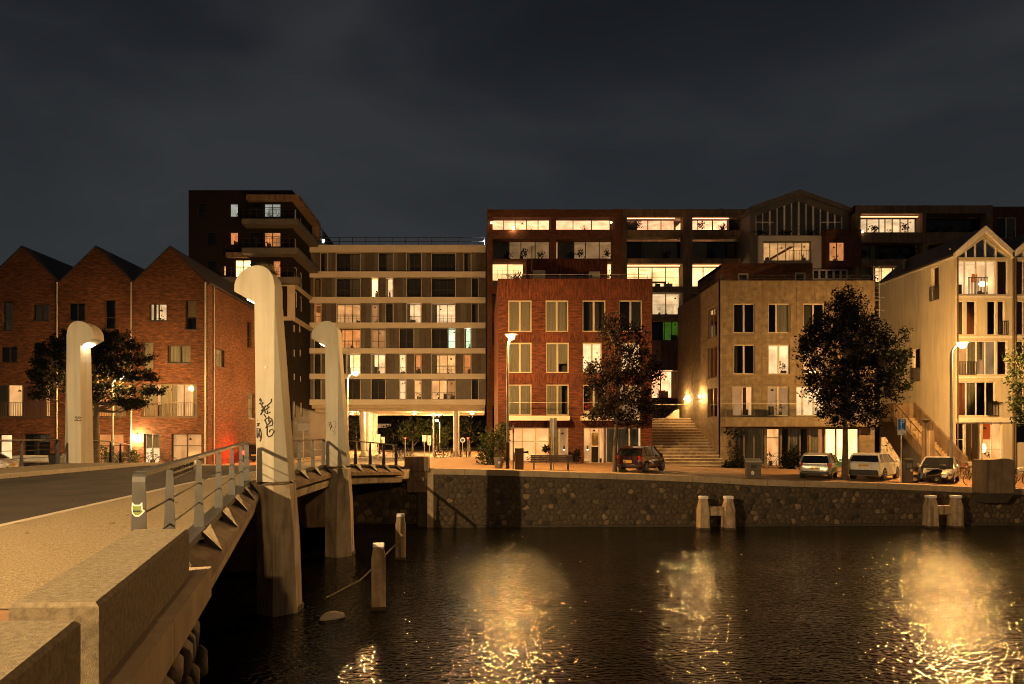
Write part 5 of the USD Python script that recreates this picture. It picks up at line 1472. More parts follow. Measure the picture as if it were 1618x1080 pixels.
# ---------------------------------------------------------------- white gable houses at the right
Yw = 46.0
fr = Fr('F', Yw)
ze, zr = ZZ(402, Yw), ZZ(362, Yw)
def gable_house(label, dx, first):
    h = thing('white_gable_house', label, 'house')
    s = lambda p: XX(p, Yw) + dx
    X0, X1, xm, g0 = s(1509.5), s(1600.7), s(1555.5), 1.6
    holes = []
    def win(p0, q0, p1, q1, kind, cols=1, rows=None, curt=None, w=.05, **k):
        r = (s(p0), s(p1), ZZ(q1, Yw), ZZ(q0, Yw)); holes.append(r)
        window(h, fr, r, cols, rows, kind, 'frame_white', rec=.1, w=w, curt=curt, depth=2.4, **k)
    if first:
        win(1514, 411, 1574, 465, 'pale', [.2, .5, .76], furn=4); win(1576, 411, 1593, 465, 'dark', curt=[(0, 1, 0, 'shutter_red')])
        win(1514.5, 475, 1524, 529, 'dark', curt=[(0, 1, .0, 'furniture')]); win(1527.5, 475, 1543, 529, 'dark', curt=[(0, 1, 0, 'shutter_red')]); win(1560, 475, 1574, 529, 'dark'); win(1576.5, 475, 1588, 529, 'dark', curt=[(.2, .9)])
        win(1514.5, 538, 1574, 592, 'dim', [.25, .5, .73], curt=[(.25, .5), (.52, .7, .45)]); win(1576, 538, 1592, 592, 'dark', curt=[(0, 1, 0, 'shutter_red')])
        win(1514.5, 603, 1573, 657, 'dark', [.23, .5, .76], curt=[(.23, .48), (0, .2, 0, 'shutter_red'), (.8, 1)])
        win(1510.5, 668, 1524.5, 730, 'dark', rows=[.58], curt=[(0, 1, 0, 'shutter_red')]); win(1526, 668, 1551, 730, 'dim', 1, curt=[(0, .5, 0, 'curtain_gold'), (.5, 1, 0, 'curtain_gold')], w=.03)
        win(1553, 668, 1584, 732, 'warm', [.5], [.35], furn=2)
    else:
        for q0, q1 in ((411, 465), (475, 529), (538, 592), (603, 657)):
            win(1514, q0, 1540, q1, 'dark', 2, curt=[(0, 1, 0, 'shutter_red')]); win(1545, q0, 1592, q1, 'dark', 3)
        win(1512, 668, 1560, 700, 'dark', 2)
    tri = Polygon([(s(1515), ZZ(406, Yw)), (s(1593), ZZ(406, Yw)), (s(1593), ZZ(405, Yw)), (xm, ZZ(375.5, Yw)), (s(1515), ZZ(405, Yw))])
    P = Polygon([(X0, g0), (X1, g0), (X1, ze), (xm, zr), (X0, ze)]).difference(tri)
    for r in holes:
        P = P.difference(sbox(r[0], r[2], r[1], r[3]))
    v, f = extrude_any(P, fr, 0, .3); emit('front_wall', v, f, 'render_white', h)
    mb = MB()
    for p in (1528, 1542.5, 1558.5, 1575):
        zt_ = np.interp(s(p), [s(1515), xm, s(1593)], [ZZ(405, Yw), ZZ(375.5, Yw), ZZ(405, Yw)])
        mb.box(s(p) - .035, s(p) + .035, Yw + .06, Yw + .13, ZZ(406, Yw), zt_)
    gw = mb.build('gable_window', 'frame_white', h)
    v, f = extrude_any(tri, fr, .14, .15); emit('pane', v, f, 'glass', gw)
    v, f = extrude_any(tri, fr, 1.0, 1.05); emit('room', v, f, 'room_dark', gw)
    Yb2 = Yw * (1509.5 - CX) / (1390 - CX)
    mb = MB()
    for (xa, za, xb, zb) in ((X0 - .12, ze - .1, xm, zr), (xm, zr, X1, ze)):
        mb.hexa([(xa, Yw + .02, za + .02), (xb, Yw + .02, zb + .02), (xb, Yb2, zb + .02), (xa, Yb2, za + .02), (xa, Yw + .02, za + .16), (xb, Yw + .02, zb + .16), (xb, Yb2, zb + .16), (xa, Yb2, za + .16)])
    mb.build('roof', 'roof_tile', h)
    mb = MB()
    for (xa, za, xb, zb) in ((X0 - .14, ze - .09, xm, zr + .02), (xm, zr + .02, X1, ze - .02)):
        mb.hexa([(xa, Yw - .15, za - .22), (xb, Yw - .15, zb - .24), (xb, Yw + .01, zb - .24), (xa, Yw + .01, za - .22), (xa, Yw - .15, za + .2), (xb, Yw - .15, zb + .2), (xb, Yw + .01, zb + .2), (xa, Yw + .01, za + .2)])
    mb.build('verge', 'frame_white', h)
    mb = MB()
    for q in (467, 531, 594.5, 659.5):
        mb.box(X0 + .05, X1 - .05, Yw - .06, Yw - .002, ZZ(q + 3, Yw), ZZ(q, Yw))
    mb.build('sill_band', 'frame_white', h)
    mb = MB(); mb.box(s(1511), s(1600), Yw - .14, Yw - .061, ZZ(667, Yw), ZZ(662, Yw)); mb.build('fascia', 'frame_white', h)
    mb = MB(); mb.tube([(X0 + .1, Yw - .1, ze), (X0 + .1, Yw - .1, g0)], .05, 8); mb.tube([(X1 - .06, Yw - .1, ze), (X1 - .06, Yw - .1, g0)], .05, 8); mb.build('downpipe', 'frame_brown', h)
    if first:
        bars(h, fr, s(1528), s(1559), ZZ(465, Yw), ZZ(438, Yw), -.1, 'frame_dark', .10); bars(h, fr, s(1577), s(1591), ZZ(529, Yw), ZZ(507, Yw), -.1, 'frame_dark', .10)
        bars(h, fr, s(1514), s(1541), ZZ(592, Yw), ZZ(571, Yw), -.1, 'frame_dark', .10); bars(h, fr, s(1560), s(1576), ZZ(657, Yw), ZZ(637, Yw), -.1, 'frame_dark', .10)
        leaves(h, 'window_box', (s(1569), Yw - .2, ZZ(636, Yw)), (.4, .12, .12), 90, .07, 'leaf_red', 3)
        mb = MB(); mb.box(s(1568), s(1582), Yw + .9, Yw + .95, ZZ(694, Yw), ZZ(667, Yw)); mb.build('orange_panel', 'orange_panel', h)
        mb = MB(); mb.ball((s(1563), Yw + .75, ZZ(708, Yw)), .30, 2, (1.1, .6, 1.2)); mb.build('table_lamp', 'lamp_house', h)
        mb = MB(); mb.ball((s(1566.5), Yw + .8, ZZ(444, Yw)), .2, 2, (1.4, 1, .9)); mb.build('ceiling_lamp', 'lamp_house', h)
        mb = MB(); mb.box(s(1561), s(1570), Yw + 1.5, Yw + 1.53, ZZ(438, Yw), ZZ(424, Yw)); mb.build('picture', 'orange_panel', h)
        fs = Fr('L', X0)
        sh = []
        for (p0, q0, p1, q1, k) in ((1471, 421, 1484.5, 474, 'pale'), (1441.5, 550, 1454, 602, 'dark')):
            r = fs.rect(p0, q0, p1, q1); sh.append(r)
            window(h, fs, r, [.2], None, k, 'frame_white', rec=.1, depth=1.8, furn=1)
            bars(h, fs, r[0] - .05, r[1] + .05, r[2], r[2] + 1.0, -.07, 'frame_dark', .10)
        facade(h, fs, [(Yw + .302, g0), (Yb2, g0), (Yb2, ze - .02), (Yw + .302, ze - .02)], sh, 'render_white', name='side_wall')
        mb = MB(); mb.box(X0 - .1, X0 + .02, Yw, Yb2, ze - .16, ze - .021); mb.build('gutter', 'frame_white', h)
        mb = MB(); Yc = Yw + 6.2; mb.box(XX(1430, Yc), XX(1438, Yc), Yc, Yc + .4, ZZ(428, Yc), ZZ(409, Yc)); mb.build('chimney', 'steel_dark', h)
        mb = MB()
        for p, q, yy in ((1501, 393, Yw + .8), (1411, 433, Yw + 7.2)):
            mb.ball((XX(p, yy), yy, ZZ(q, yy)), .07, 1)
        mb.build('roof_vent', 'steel_pale', h)
    else:
        mb = MB(); mb.box(X1 - .3, X1, Yw + .301, Yb2, g0, ze - .02); mb.build('side_wall', 'render_white', h)
    mb = MB(); mb.box(X0 + .301, X1 - .001, Yb2 - .3, Yb2, g0, ze - .02); mb.build('back_wall', 'render_white', h)


gable_house('white rendered gable house with a lit top-floor gable room and an orange panel below', 0, True)
gable_house('second white gable house, cut by the right edge of the picture', XX(1600.7, Yw) - XX(1509.5, Yw), False)

# side stairs against the white house
ss = thing('side_stairs', 'brown side stairs with a solid balustrade climbing the white gable house wall', 'stairs')
xA, xB = XX(1509.5, Yw) - 2.55, XX(1509.5, Yw) - .02
Ya, za_, Yz, zz_ = 45.0, 2.35, 50.2, 6.2
for i in range(20):
    y0 = Ya + (Yz - Ya) * i / 20; z1 = za_ + (zz_ - za_) * (i + 1) / 20
    mb = MB(); mb.box(xA + 1.15, xB - .16, y0, y0 + .32, z1 - .22, z1); mb.build('step', 'timber_pile', ss)
def slope(x0, x1, y0, z0, y1, z1, hgt, m, name):
    mb = MB(); mb.hexa([(x0, y0, z0), (x1, y0, z0), (x1, y1, z1), (x0, y1, z1), (x0, y0, z0 + hgt), (x1, y0, z0 + hgt), (x1, y1, z1 + hgt), (x0, y1, z1 + hgt)]); mb.build(name, m, ss)
slope(xB - .15, xB, Ya - .2, za_ - .2, Yz, zz_ - .2, 1.35, 'concrete_brown', 'balustrade')
slope(xA + 1.0, xA + 1.14, Ya - .2, za_ - .6, Yz, zz_ - .6, .75, 'concrete_brown', 'stringer')
mb = MB(); mb.box(xA + 1.0, xB, Yz + .01, Yz + 1.6, zz_ - .25, zz_ + 1.1); mb.build('landing', 'concrete_brown', ss)
mb = MB()
for t_ in np.linspace(0, 1, 7):
    mb.bar((xA + 1.07, Ya + (Yz - Ya) * t_, za_ + .1 + (zz_ - za_) * t_), (xA + 1.07, Ya + (Yz - Ya) * t_, za_ + 1.05 + (zz_ - za_) * t_), .03)
mb.bar((xA + 1.07, Ya, za_ + 1.05), (xA + 1.07, Yz, zz_ + 1.05), .04); mb.build('handrail', 'steel_dark', ss)
mb = MB(); yq = 48.6; xw = xA + .7
mb.hexa([(xA - .9, yq, 1.9), (xw + .6, yq, 1.9), (xw + .6, yq + .2, 1.9), (xA - .9, yq + .2, 1.9), (xA - .9, yq, 4.8), (xA - .6, yq, 4.8), (xA - .6, yq + .2, 4.8), (xA - .9, yq + .2, 4.8)]); tag(mb.build('garden_wall', 'render_white'), 'pale triangular wall at the foot of the side stairs behind the parked cars', 'wall')
pk = thing('concrete_fin', 'curved grey concrete fin standing beside the side stairs', 'fin')
yf = 44.8
prof = [(1461, 735), (1500, 735), (1485, 722), (1477, 708), (1476, 680), (1462, 680)]
v, f = extrude(Polygon([(XX(a, yf), ZZ(b, yf)) for a, b in prof]), lambda a, b, c: (a, yf + c, b), 0, .35); emit('fin', v, f, 'concrete_brown', pk)
mb = MB(); mb.box(XX(1468, yf) - .02, XX(1468, yf) + .02, yf - .03, yf - .002, ZZ(733, yf), ZZ(680, yf)); mb.build('joint_strip', 'steel_pale', pk)

# ---------------------------------------------------------------- far dark building seen under the bridge block
h = thing('far_dark_building', 'long dark building behind the trees, seen under the raised block', 'building')
fr = Fr('F', 165.0)
holes = []
for px in (682, 686, 692, 740, 745):
    r = fr.rect(px, 656.5, px + 2.6, 659); holes.append(r); window(h, fr, r, 1, None, 'pale', 'frame_dark', rec=.1, w=.03, furn=0)
r = fr.rect(596, 669, 618, 676); holes.append(r); window(h, fr, r, 3, None, 'dim', 'frame_dark', rec=.1, furn=0)
facade(h, fr, [(XX(520, 165), 1), (XX(800, 165), 1), (XX(800, 165), 30), (XX(520, 165), 30)], holes, 'brick_dark', name='front_wall')
shell(h, XX(520, 165), XX(800, 165), 165, 180, 1, 30, 'brick_dark')
# ---------------------------------------------------------------- street lamps
def street_lamp(label, X, Y, z0, H, arm, m='lamp_sodium', ry=0.0, r=.17, hood=False):
    t = thing('street_lamp', label, 'street lamp', (X, Y, z0), ry)
    mb = MB(); mb.cyl((0, 0), .10, -.2, 1.5, 12); mb.build('base', 'steel_dark', t)
    s = 1 if arm > 0 else -1
    pts = [(0, 0, 1.5), (0, 0, H * .5), (0, 0, H - .75)] + [(s * .45 * (1 - math.cos(a)), 0, H - .75 + .6 * math.sin(a)) for a in np.linspace(.2, 1.45, 6)] + [(arm - s * .3, 0, H - .10)]
    mb = MB(); mb.tube(pts, np.linspace(.075, .038, len(pts)), 10); mb.build('pole', 'steel_pale', t, smooth=50)
    mb = MB()
    prof = [(-.36, .05, .04), (-.25, .12, .07), (.05, .15, .10), (.25, .10, .07), (.34, .03, .03)]
    mb.loft([[(arm + s * x, w * math.cos(a), H - .05 + .02 + h * max(0, math.sin(a))) for a in (np.linspace(0, 2 * math.pi, 13)[:-1] * s)] for x, w, h in prof]); mb.build('lantern', 'steel_pale', t, smooth=50)
    mb = MB(); mb.ball((arm, 0, H - .16), r, 2); mb.build('bulb', m, t)
    if hood:                                           # wide pendant hood that keeps the light below the horizontal
        mb = MB(); n = 24; a = np.linspace(0, 2 * math.pi, n + 1)[:-1]
        mb.loft([[(arm + rr * math.cos(t_), rr * math.sin(t_), zz) for t_ in a] for rr, zz in ((.50, H - .16), (.48, H - .05), (.10, H + .06))], cap=False); mb.build('hood', 'steel_dark', t)
    return t


def lamp_at(label, hx, hy, px, Y, m='lamp_sodium'):
    X = XX(px, Y); z0 = ground(X, Y); H = ZZ(hy, Y) + .16 - z0
    return street_lamp(label, X, Y, z0, H, XX(hx, Y) - X, m)


lamp_at('lit street lamp on a thin bent pole in front of the white banded block', 562, 590, 549, 54.0, 'lamp_street')
lamp_at('street lamp with its lantern hidden in the dark tree before the brick houses', 192, 596, 178, 43.0, 'lamp_faint')
lamp_at('lit street lamp standing on the quay before the red brick house', 808, 532, 802, 38.9)
lamp_at('lit street lamp standing before the white gable house at right', 1521, 545, 1503, 39.2)
street_lamp('street lamp beside the near road, out of the picture to the left', -14.1, -1.2, 3.5, 7.2, .7, 'lamp_near', 0, .07, True)
street_lamp('street lamp on the near quay behind the viewpoint', 3.0, -20.0, 3.44, 7.0, .6, 'lamp_far_quay', 0, .16)
pl = thing('garden_lamp', 'small pagoda-topped lamp post, unlit, beside the side stairs', 'lamp', (XX(1463, 43.5), 43.5, ground(XX(1463, 43.5), 43.5)))
zt = ZZ(661, 43.5) - ground(XX(1463, 43.5), 43.5)
mb = MB(); mb.cyl((0, 0), .04, 0, zt - .25, 8); mb.build('post', 'steel_dark', pl)
mb = MB(); mb.cyl((0, 0), .30, zt - .10, zt, 12, .05); mb.cyl((0, 0), .06, zt - .28, zt - .101, 12, .28); mb.build('shade', 'steel_dark', pl)


# ---------------------------------------------------------------- cars
def car(name, label, paint, loc, rz, L=3.9, W=1.68, H=1.5, kind='hatch', lit=None, group=None, plate='plate_yellow'):
    t = thing(name, label, 'car', loc, rz, group)
    k = H / 1.5; l = L / 3.9; w = W / 2
    suv = kind == 'suv'
    belt = .93 * k if not suv else 1.0 * k
    st = [(-1.95, .80, .40, belt - .20), (-1.88, .93, .28, belt - .02), (-1.5, .985, .22, belt), (-.9, 1.0, .20, belt), (0, 1.0, .20, belt - .02), (.65, 1.0, .20, belt - .03), (1.0, .99, .20, belt - .06), (1.5, .955, .22, belt - .14), (1.78, .86, .26, belt - .24), (1.93, .68, .34, belt - .36)]
    if suv:
        st[0] = (-1.95, .92, .36, belt - .06); st[-2] = (1.80, .93, .26, belt - .12); st[-1] = (1.95, .84, .34, belt - .28)
    rings = []
    for x, ww, zb, zt in st:
        ww *= w
        rings.append([(x * l, y, z) for y, z in ((-ww * .86, zb), (-ww, zb + .12), (-ww, (zb + zt) * .5 + .04), (-ww * .965, zt - .05), (-ww * .88, zt), (ww * .88, zt), (ww * .965, zt - .05), (ww, (zb + zt) * .5 + .04), (ww, zb + .12), (ww * .86, zb))])
    mb = MB(); mb.loft(rings); v, f = mb.arrays()
    body = manifold3d.Manifold(manifold3d.Mesh(v.astype(np.float32), f.astype(np.uint32)))
    if body.volume() < 0:
        body = manifold3d.Manifold(manifold3d.Mesh(v.astype(np.float32), f[:, ::-1].astype(np.uint32)))
    ax = (-1.18 * l, 1.24 * l); R = .31 * k if not suv else .33 * k
    for xw in ax:
        for s in (-1, 1):
            body -= manifold3d.Manifold.cylinder(.5, R + .05, R + .05, 28).rotate([90, 0, 0]).translate([xw, s * (w - .12) + .25, R])
    mm = body.to_mesh()
    emit('body', mm.vert_properties[:, :3], mm.tri_verts, paint, t, smooth=32)
    # glasshouse
    zr = H
    if suv:
        prof = [(-1.84, belt - .01), (-1.66, zr - .12), (-1.45, zr - .03), (.15, zr - .02), (.95, belt - .05)]
    else:
        prof = [(-1.86, belt - .03), (-1.52, zr - .14), (-1.15, zr - .03), (-.1, zr), (.35, zr - .05), (1.22, belt - .09)]
    hw = lambda z: w * (.93 - .22 * (z - belt + .05) / (zr - belt + .05))
    ringsL = [(x * l, -hw(z), z) for x, z in prof]; ringsR = [(x * l, hw(z), z) for x, z in prof]
    mb = MB(); mb.loft([ringsL[::-1], ringsR[::-1]]); mb.build('cabin_glass', 'car_glass', t)
    mb = MB()
    up = [p for p in prof if p[1] > zr - .16]
    e = .012
    for (xa, za), (xb, zb) in zip(up[:-1], up[1:]):
        mb.hexa([(xa * l, -hw(za) - e, za - .02), (xb * l, -hw(zb) - e, zb - .02), (xb * l, hw(zb) + e, zb - .02), (xa * l, hw(za) + e, za - .02), (xa * l, -hw(za) * .95, za + .02), (xb * l, -hw(zb) * .95, zb + .02), (xb * l, hw(zb) * .95, zb + .02), (xa * l, hw(za) * .95, za + .02)])
    mb.build('roof', paint if not suv else 'paint_white', t)
    mb = MB()
    for s in (-1, 1):                                  # pillars and door frames
        for (xa, za), (xb, zb), wd in ((prof[0], prof[1], .09), (prof[-2], prof[-1], .07)):
            mb.bar((xa * l, s * (hw(za) + .003), za), (xb * l, s * (hw(zb) + .003), zb), wd, .05)
        for xx in (-.95, .02):
            zt = np.interp(xx, [p[0] for p in prof], [p[1] for p in prof])
            mb.bar((xx * l, s * (hw(belt) + .002), belt - .04), (xx * l - .05, s * (hw(zt) + .002), zt), .07, .04)
        for (xa, za), (xb, zb) in zip(up[:-1], up[1:]):
            mb.bar((xa * l, s * (hw(za) + .004), za - .02), (xb * l, s * (hw(zb) + .004), zb - .02), .05, .06)
    mb.build('pillars', paint, t)
    for xw in ax:
        for s in (-1, 1):
            m = trimesh.creation.cylinder(R, .2, sections=26); m.apply_transform(trimesh.transformations.rotation_matrix(math.pi / 2, [1, 0, 0])); m.apply_translation([xw, s * (w - .115), R])
            wh = emit('wheel', m.vertices, m.faces, 'rubber', t, smooth=40)
            mb = MB()
            yo = s * (w - .012)
            n = 20
            ring = [(xw + R * .66 * math.cos(a), yo, R + R * .66 * math.sin(a)) for a in np.linspace(0, 2 * math.pi, n + 1)[:-1]]
            mb.tube(ring, .022, 5, closed=True)
            for q in range(5):
                a = 2 * math.pi * q / 5 + .3
                mb.bar((xw, yo, R), (xw + R * .64 * math.cos(a), yo, R + R * .64 * math.sin(a)), .05, .03)
            mb.build('rim', 'alloy', wh)
    xr, xf_ = -1.90 * l, 1.84 * l
    for s in (-1, 1):
        mb = MB()
        if suv:
            mb.cham(xr - .03, xr + .12, s * w * .78 - .07, s * w * .78 + .07, belt - .36, belt - .12, .02)
        else:
            mb.cham(xr - .02, xr + .25, s * w * .82 - .12, s * w * .82 + (.10 if not lit else .22), belt - .24, belt + .02, .03)
        mb.build('tail_light', lit or 'lens_red', t)
        mb = MB(); mb.cham(xf_ - .30, xf_ + .0, s * w * .72 - .16, s * w * .72 + .13, belt - .38, belt - .24, .03); mb.build('headlight', 'lens_clear', t)
        mb = MB(); mb.cham(.62 * l, .80 * l, s * (w + .09) - .09, s * (w + .09) + .09, belt - .02, belt + .13, .03); mb.build('wing_mirror', paint, t)
    mb = MB(); mb.cham(xr - .085, xr + .06, -w * .86, w * .86, .30, .30 + (.30 if suv else .16), .03); mb.build('bumper', 'plastic_black', t)
    mb = MB(); mb.cham(xf_ - .08, xf_ + .085, -w * .74, w * .74, .27, .42, .03); mb.build('grille', 'plastic_black', t)
    zp = .56 * k if not suv else .80
    mb = MB(); mb.box(xr - .075, xr - .04, -.26, .26, zp, zp + .12); pp = mb.build('number_plate', plate, t)
    tm = meshkit.text_mesh('K8-TRN-4', .07, .004)
    tv = np.array([(xr - .0755 - z, .21 - x, zp + .022 + y) for x, y, z in tm.vertices]) * 1.0
    emit('lettering', tv, tm.faces, 'ink_black', pp)
    mb = MB(); mb.box(xf_ + .088, xf_ + .10, -.26, .26, .44, .55); mb.build('number_plate', plate, t)
    # rear window frame line
    (xa, za), (xb, zb) = prof[0], prof[1]
    mb = MB()
    for u in (.0, 1.0):
        x_, z_ = xa + (xb - xa) * u, za + (zb - za) * u
        mb.bar((x_ * l - .012, -hw(z_), z_), (x_ * l - .012, hw(z_), z_), .05)
    mb.build('tailgate_trim', paint, t)
    return t


def on(px, py):
    x, y, z = put(px, py)
    return (x, y, z)


car('parked_car', 'dark wine-red hatchback parked at the foot of the broad outdoor stairs', 'paint_wine', (XX(1014, 40.3), 40.3, ground(XX(1014, 40.3), 40.3)), 52, 3.7, 1.66, 1.50)
car('parked_car', 'silver small hatchback seen from behind, parked left of the big dark tree', 'paint_silver', (XX(1294, 40.2), 40.2, ground(XX(1294, 40.2), 40.2)), 57, 3.8, 1.68, 1.48)
car('parked_car', 'white boxy crossover seen from behind, parked right of the big dark tree', 'paint_white', (XX(1382, 40.4), 40.4, ground(XX(1382, 40.4), 40.4)), 44, 4.0, 1.78, 1.56, 'suv')
car('parked_car', 'silver car facing the canal behind the black scooter', 'paint_silver', (XX(1484, 40.6), 40.6, ground(XX(1484, 40.6), 40.6)), 230, 4.1, 1.76, 1.47)
car('parked_car', 'white car parked before the brick row, only its bonnet in the picture', 'paint_white', (XX(-36, 39.2), 39.2, ground(XX(-36, 39.2), 39.2)), 4, 4.1, 1.75, 1.5)
redcar = car('driving_car', 'dark car with glowing red tail lights beside the side wall of the corner brick house', 'paint_black', (-17.45, 54.2, ground(-17.45, 54.2)), 96, 4.0, 1.74, 1.5, lit='tail_red')
dup(redcar, 'driving_car', 'dark car with glowing red tail lights far down the street under the raised block', 'car', (XX(590, 96), 96, 2.27), 92)

# ---------------------------------------------------------------- trees and shrubs
def tree(name, label, cat, px, py, Y, blobs, n, s, m, trunk_r, fork, group=None, seed=1, spread=.42, lean=0.0):
    """blobs: crown lobes (px, py, rx, ry) in picture measure at depth Y, turned into metres."""
    X = XX(px, Y); z0 = ground(X, Y) if py is None else py
    t = thing(name, label, cat, (X, Y, z0), 0, group)
    r2 = np.random.RandomState(seed)
    k = Y / F
    B = [(XX(a, Y) - X, ZZ(b, Y) - z0, rx * k, rz * k) for a, b, rx, rz in blobs]
    w = np.array([b[2] * b[3] for b in B]); w /= w.sum()
    P = []
    mb = MB()
    zf = ZZ(fork, Y) - z0
    top = max(b[1] for b in B)
    mb.tube([(0, 0, -.15), (.03, 0, zf * .5), (lean * .4, 0, zf), (lean * .7, .05, (zf + top) / 2), (lean, 0, top)], [trunk_r * 1.25, trunk_r, trunk_r * .8, trunk_r * .45, trunk_r * .12], 9)
    mb.build('trunk', 'bark', t, smooth=50)
    mb = MB()
    for bi, (bx, bz, rx, rz) in enumerate(B):
        by = r2.uniform(-.5, .5) * rx * .8
        a = np.array([lean * .4, 0, zf + (bz - zf) * r2.uniform(.0, .45)])
        e = np.array([bx, by, bz])
        mid = (a + e) / 2 + np.array([0, 0, -.12 * abs(bx)])
        mb.tube([a, mid, e], [trunk_r * .42, trunk_r * .26, trunk_r * .1], 6)
        nc = max(5, int(n * w[bi] / 26))
        d = r2.normal(size=(nc, 3)); d /= np.linalg.norm(d, axis=1, keepdims=True)
        rad = r2.uniform(.25, 1, (nc, 1)) ** .5
        C = e + d * rad * np.array([rx, (rx + rz) * .5, rz])
        for c in C:
            if r2.rand() < .4:
                mb.tube([e * .6 + mid * .4, (e + c) / 2, c], [.025, .018, .008], 4)
            q = int(r2.uniform(12, 40))
            tip = (c - e) / (np.linalg.norm(c - e) + 1e-6) + np.array([0, 0, .35])
            u = r2.uniform(-1, 1, (q, 1))
            P.append(c + u * tip * spread * .8 + r2.normal(0, spread * .33, (q, 3)))
    mb.build('branches', 'bark', t)
    leafmesh(np.vstack(P), s, r2, 'crown', m, t)
    return t


tree('street_tree', 'big dark leafy tree with a wide crown before the concrete house', 'tree', 1335, None, 39.3,
     [(1331, 470, 9, 20), (1345, 484, 18, 28), (1324, 500, 18, 32), (1368, 520, 16, 28), (1304, 525, 18, 32), (1345, 540, 44, 46), (1282, 560, 22, 30), (1395, 565, 30, 36), (1424, 552, 9, 30), (1280, 530, 9, 24), (1390, 535, 7, 30), (1300, 605, 36, 34), (1360, 605, 48, 44), (1405, 610, 22, 26), (1320, 650, 30, 20), (1368, 655, 36, 20), (1268, 545, 10, 14)], 26000, .085, 'leaf_dark', .16, 668, seed=4, spread=.34)
tree('street_tree', 'sparse reddish leafy tree with a slim bent trunk before the red brick house', 'tree', 971, None, 39.0,
     [(968, 525, 22, 30), (1000, 545, 24, 34), (975, 585, 34, 32), (1020, 595, 28, 34), (945, 610, 22, 20), (985, 635, 40, 26), (1030, 645, 22, 18), (950, 655, 22, 14), (1002, 662, 30, 14), (935, 580, 12, 14), (1038, 575, 10, 16)], 10500, .085, 'leaf_red', .12, 668, seed=9, spread=.36, lean=.3)
tree('street_tree', 'dark spreading tree with drooping branches behind the left bridge tower', 'tree', 152, None, 42.0,
     [(150, 545, 44, 20), (190, 545, 32, 12), (95, 570, 36, 18), (160, 580, 42, 22), (205, 592, 36, 12), (232, 618, 24, 7), (72, 598, 26, 20), (80, 555, 20, 10), (150, 618, 36, 16), (185, 634, 30, 8), (218, 566, 26, 7), (232, 596, 22, 6), (205, 615, 40, 7), (215, 548, 14, 6), (195, 570, 44, 8), (225, 636, 16, 5), (58, 590, 14, 12), (66, 622, 18, 10), (208, 640, 18, 9), (92, 545, 20, 14), (180, 530, 22, 10), (120, 530, 22, 12)], 24000, .085, 'leaf_dark', .19, 650, seed=12, spread=.3)
tree('street_tree', 'tree at the right edge with only its leafy left branches in the picture', 'tree', 1634, None, 38.6,
     [(1618, 580, 16, 36), (1612, 615, 14, 24), (1625, 650, 24, 26), (1608, 640, 10, 14), (1630, 560, 20, 30)], 2000, .10, 'leaf_green', .12, 690, seed=15, spread=.34)


def bush(name, label, cat, px, py, Y, blobs, n, s, m, seed, z0=None):
    X = XX(px, Y); z0 = ground(X, Y) if z0 is None else z0
    t = thing(name, label, cat, (X, Y, z0))
    r2 = np.random.RandomState(seed)
    k = Y / F; P = []; mb = MB()
    A = sum(b[2] * b[3] for b in blobs)
    for a, b, rx, rz in blobs:
        e = np.array([XX(a, Y) - X, 0, ZZ(b, Y) - z0])
        q = int(n * rx * rz / A)
        d = r2.normal(size=(q, 3)); d /= np.linalg.norm(d, axis=1, keepdims=True)
        P.append(e + d * r2.uniform(.3, 1, (q, 1)) ** .6 * np.array([rx, (rx + rz) * .45, rz]) * k * (1 + .25 * np.sin(9 * d[:, :1] + 5 * d[:, 2:])))
        for j in range(5):
            c = P[-1][r2.randint(q)]
            mb.tube([(c[0] * .2, c[1] * .2, 0), c * .5 + np.array([0, 0, .05]), c], [.02, .015, .006], 4)
    mb.build('stems', 'bark', t)
    P = np.vstack(P); P[:, 2] = np.maximum(P[:, 2], .03)
    leafmesh(P, s, r2, 'foliage', m, t)
    return t


bush('shrub', 'large round green shrub beside the lamp post left of the red house', 'shrub', 776, None, 42.5, [(776, 700, 22, 26), (768, 718, 16, 18), (792, 690, 14, 18), (798, 675, 10, 10), (785, 725, 18, 12)], 1900, .10, 'leaf_green', 21)
bush('climbing_plant', 'thin climbing plant growing up the glass front of the concrete house', 'plant', 1158, None, 46.6, [(1158, 705, 8, 22), (1166, 684, 12, 8), (1150, 682, 6, 6), (1160, 722, 8, 14)], 420, .09, 'leaf_dark', 22)
bush('shrub', 'low dark shrub at the corner of the concrete house beside the waste container', 'shrub', 1160, None, 46.4, [(1152, 736, 12, 9), (1168, 734, 13, 11)], 700, .10, 'leaf_dark', 23)
bush('shrub', 'round dark shrub behind the silver hatchback by the glass front', 'shrub', 1252, None, 46.0, [(1252, 724, 17, 17), (1246, 732, 14, 10)], 900, .10, 'leaf_dark', 24)
bush('shrub', 'small leafless shrub before the pale triangular wall', 'shrub', 1400, None, 45.5, [(1400, 705, 10, 14)], 60, .06, 'leaf_dark', 25)
bush('topiary_tree', 'small round potted topiary tree under the balcony of the red house', 'plant', 863, None, 46.8, [(863, 709, 6.5, 6.5)], 420, .06, 'leaf_dark', 26)
bush('shrub', 'low dark shrub between the two front doors of the red house', 'shrub', 908, None, 46.8, [(905, 722, 13, 8), (912, 715, 6, 7)], 520, .08, 'leaf_dark', 27)
bush('shrub', 'tuft of leaves at the foot of the slim reddish tree', 'shrub', 982, None, 38.7, [(984, 745, 8, 4)], 200, .06, 'leaf_green', 28)
bush('shrub', 'leafy flowering shrub in pots before the middle brick house', 'shrub', 158, None, 45.5, [(158, 716, 14, 16), (186, 724, 14, 12)], 700, .08, 'leaf_green', 29)
bush('shrub', 'shrub beside the wall lamp of the corner brick house', 'shrub', 211, None, 46.5, [(211, 722, 9, 14)], 360, .08, 'leaf_green', 30)
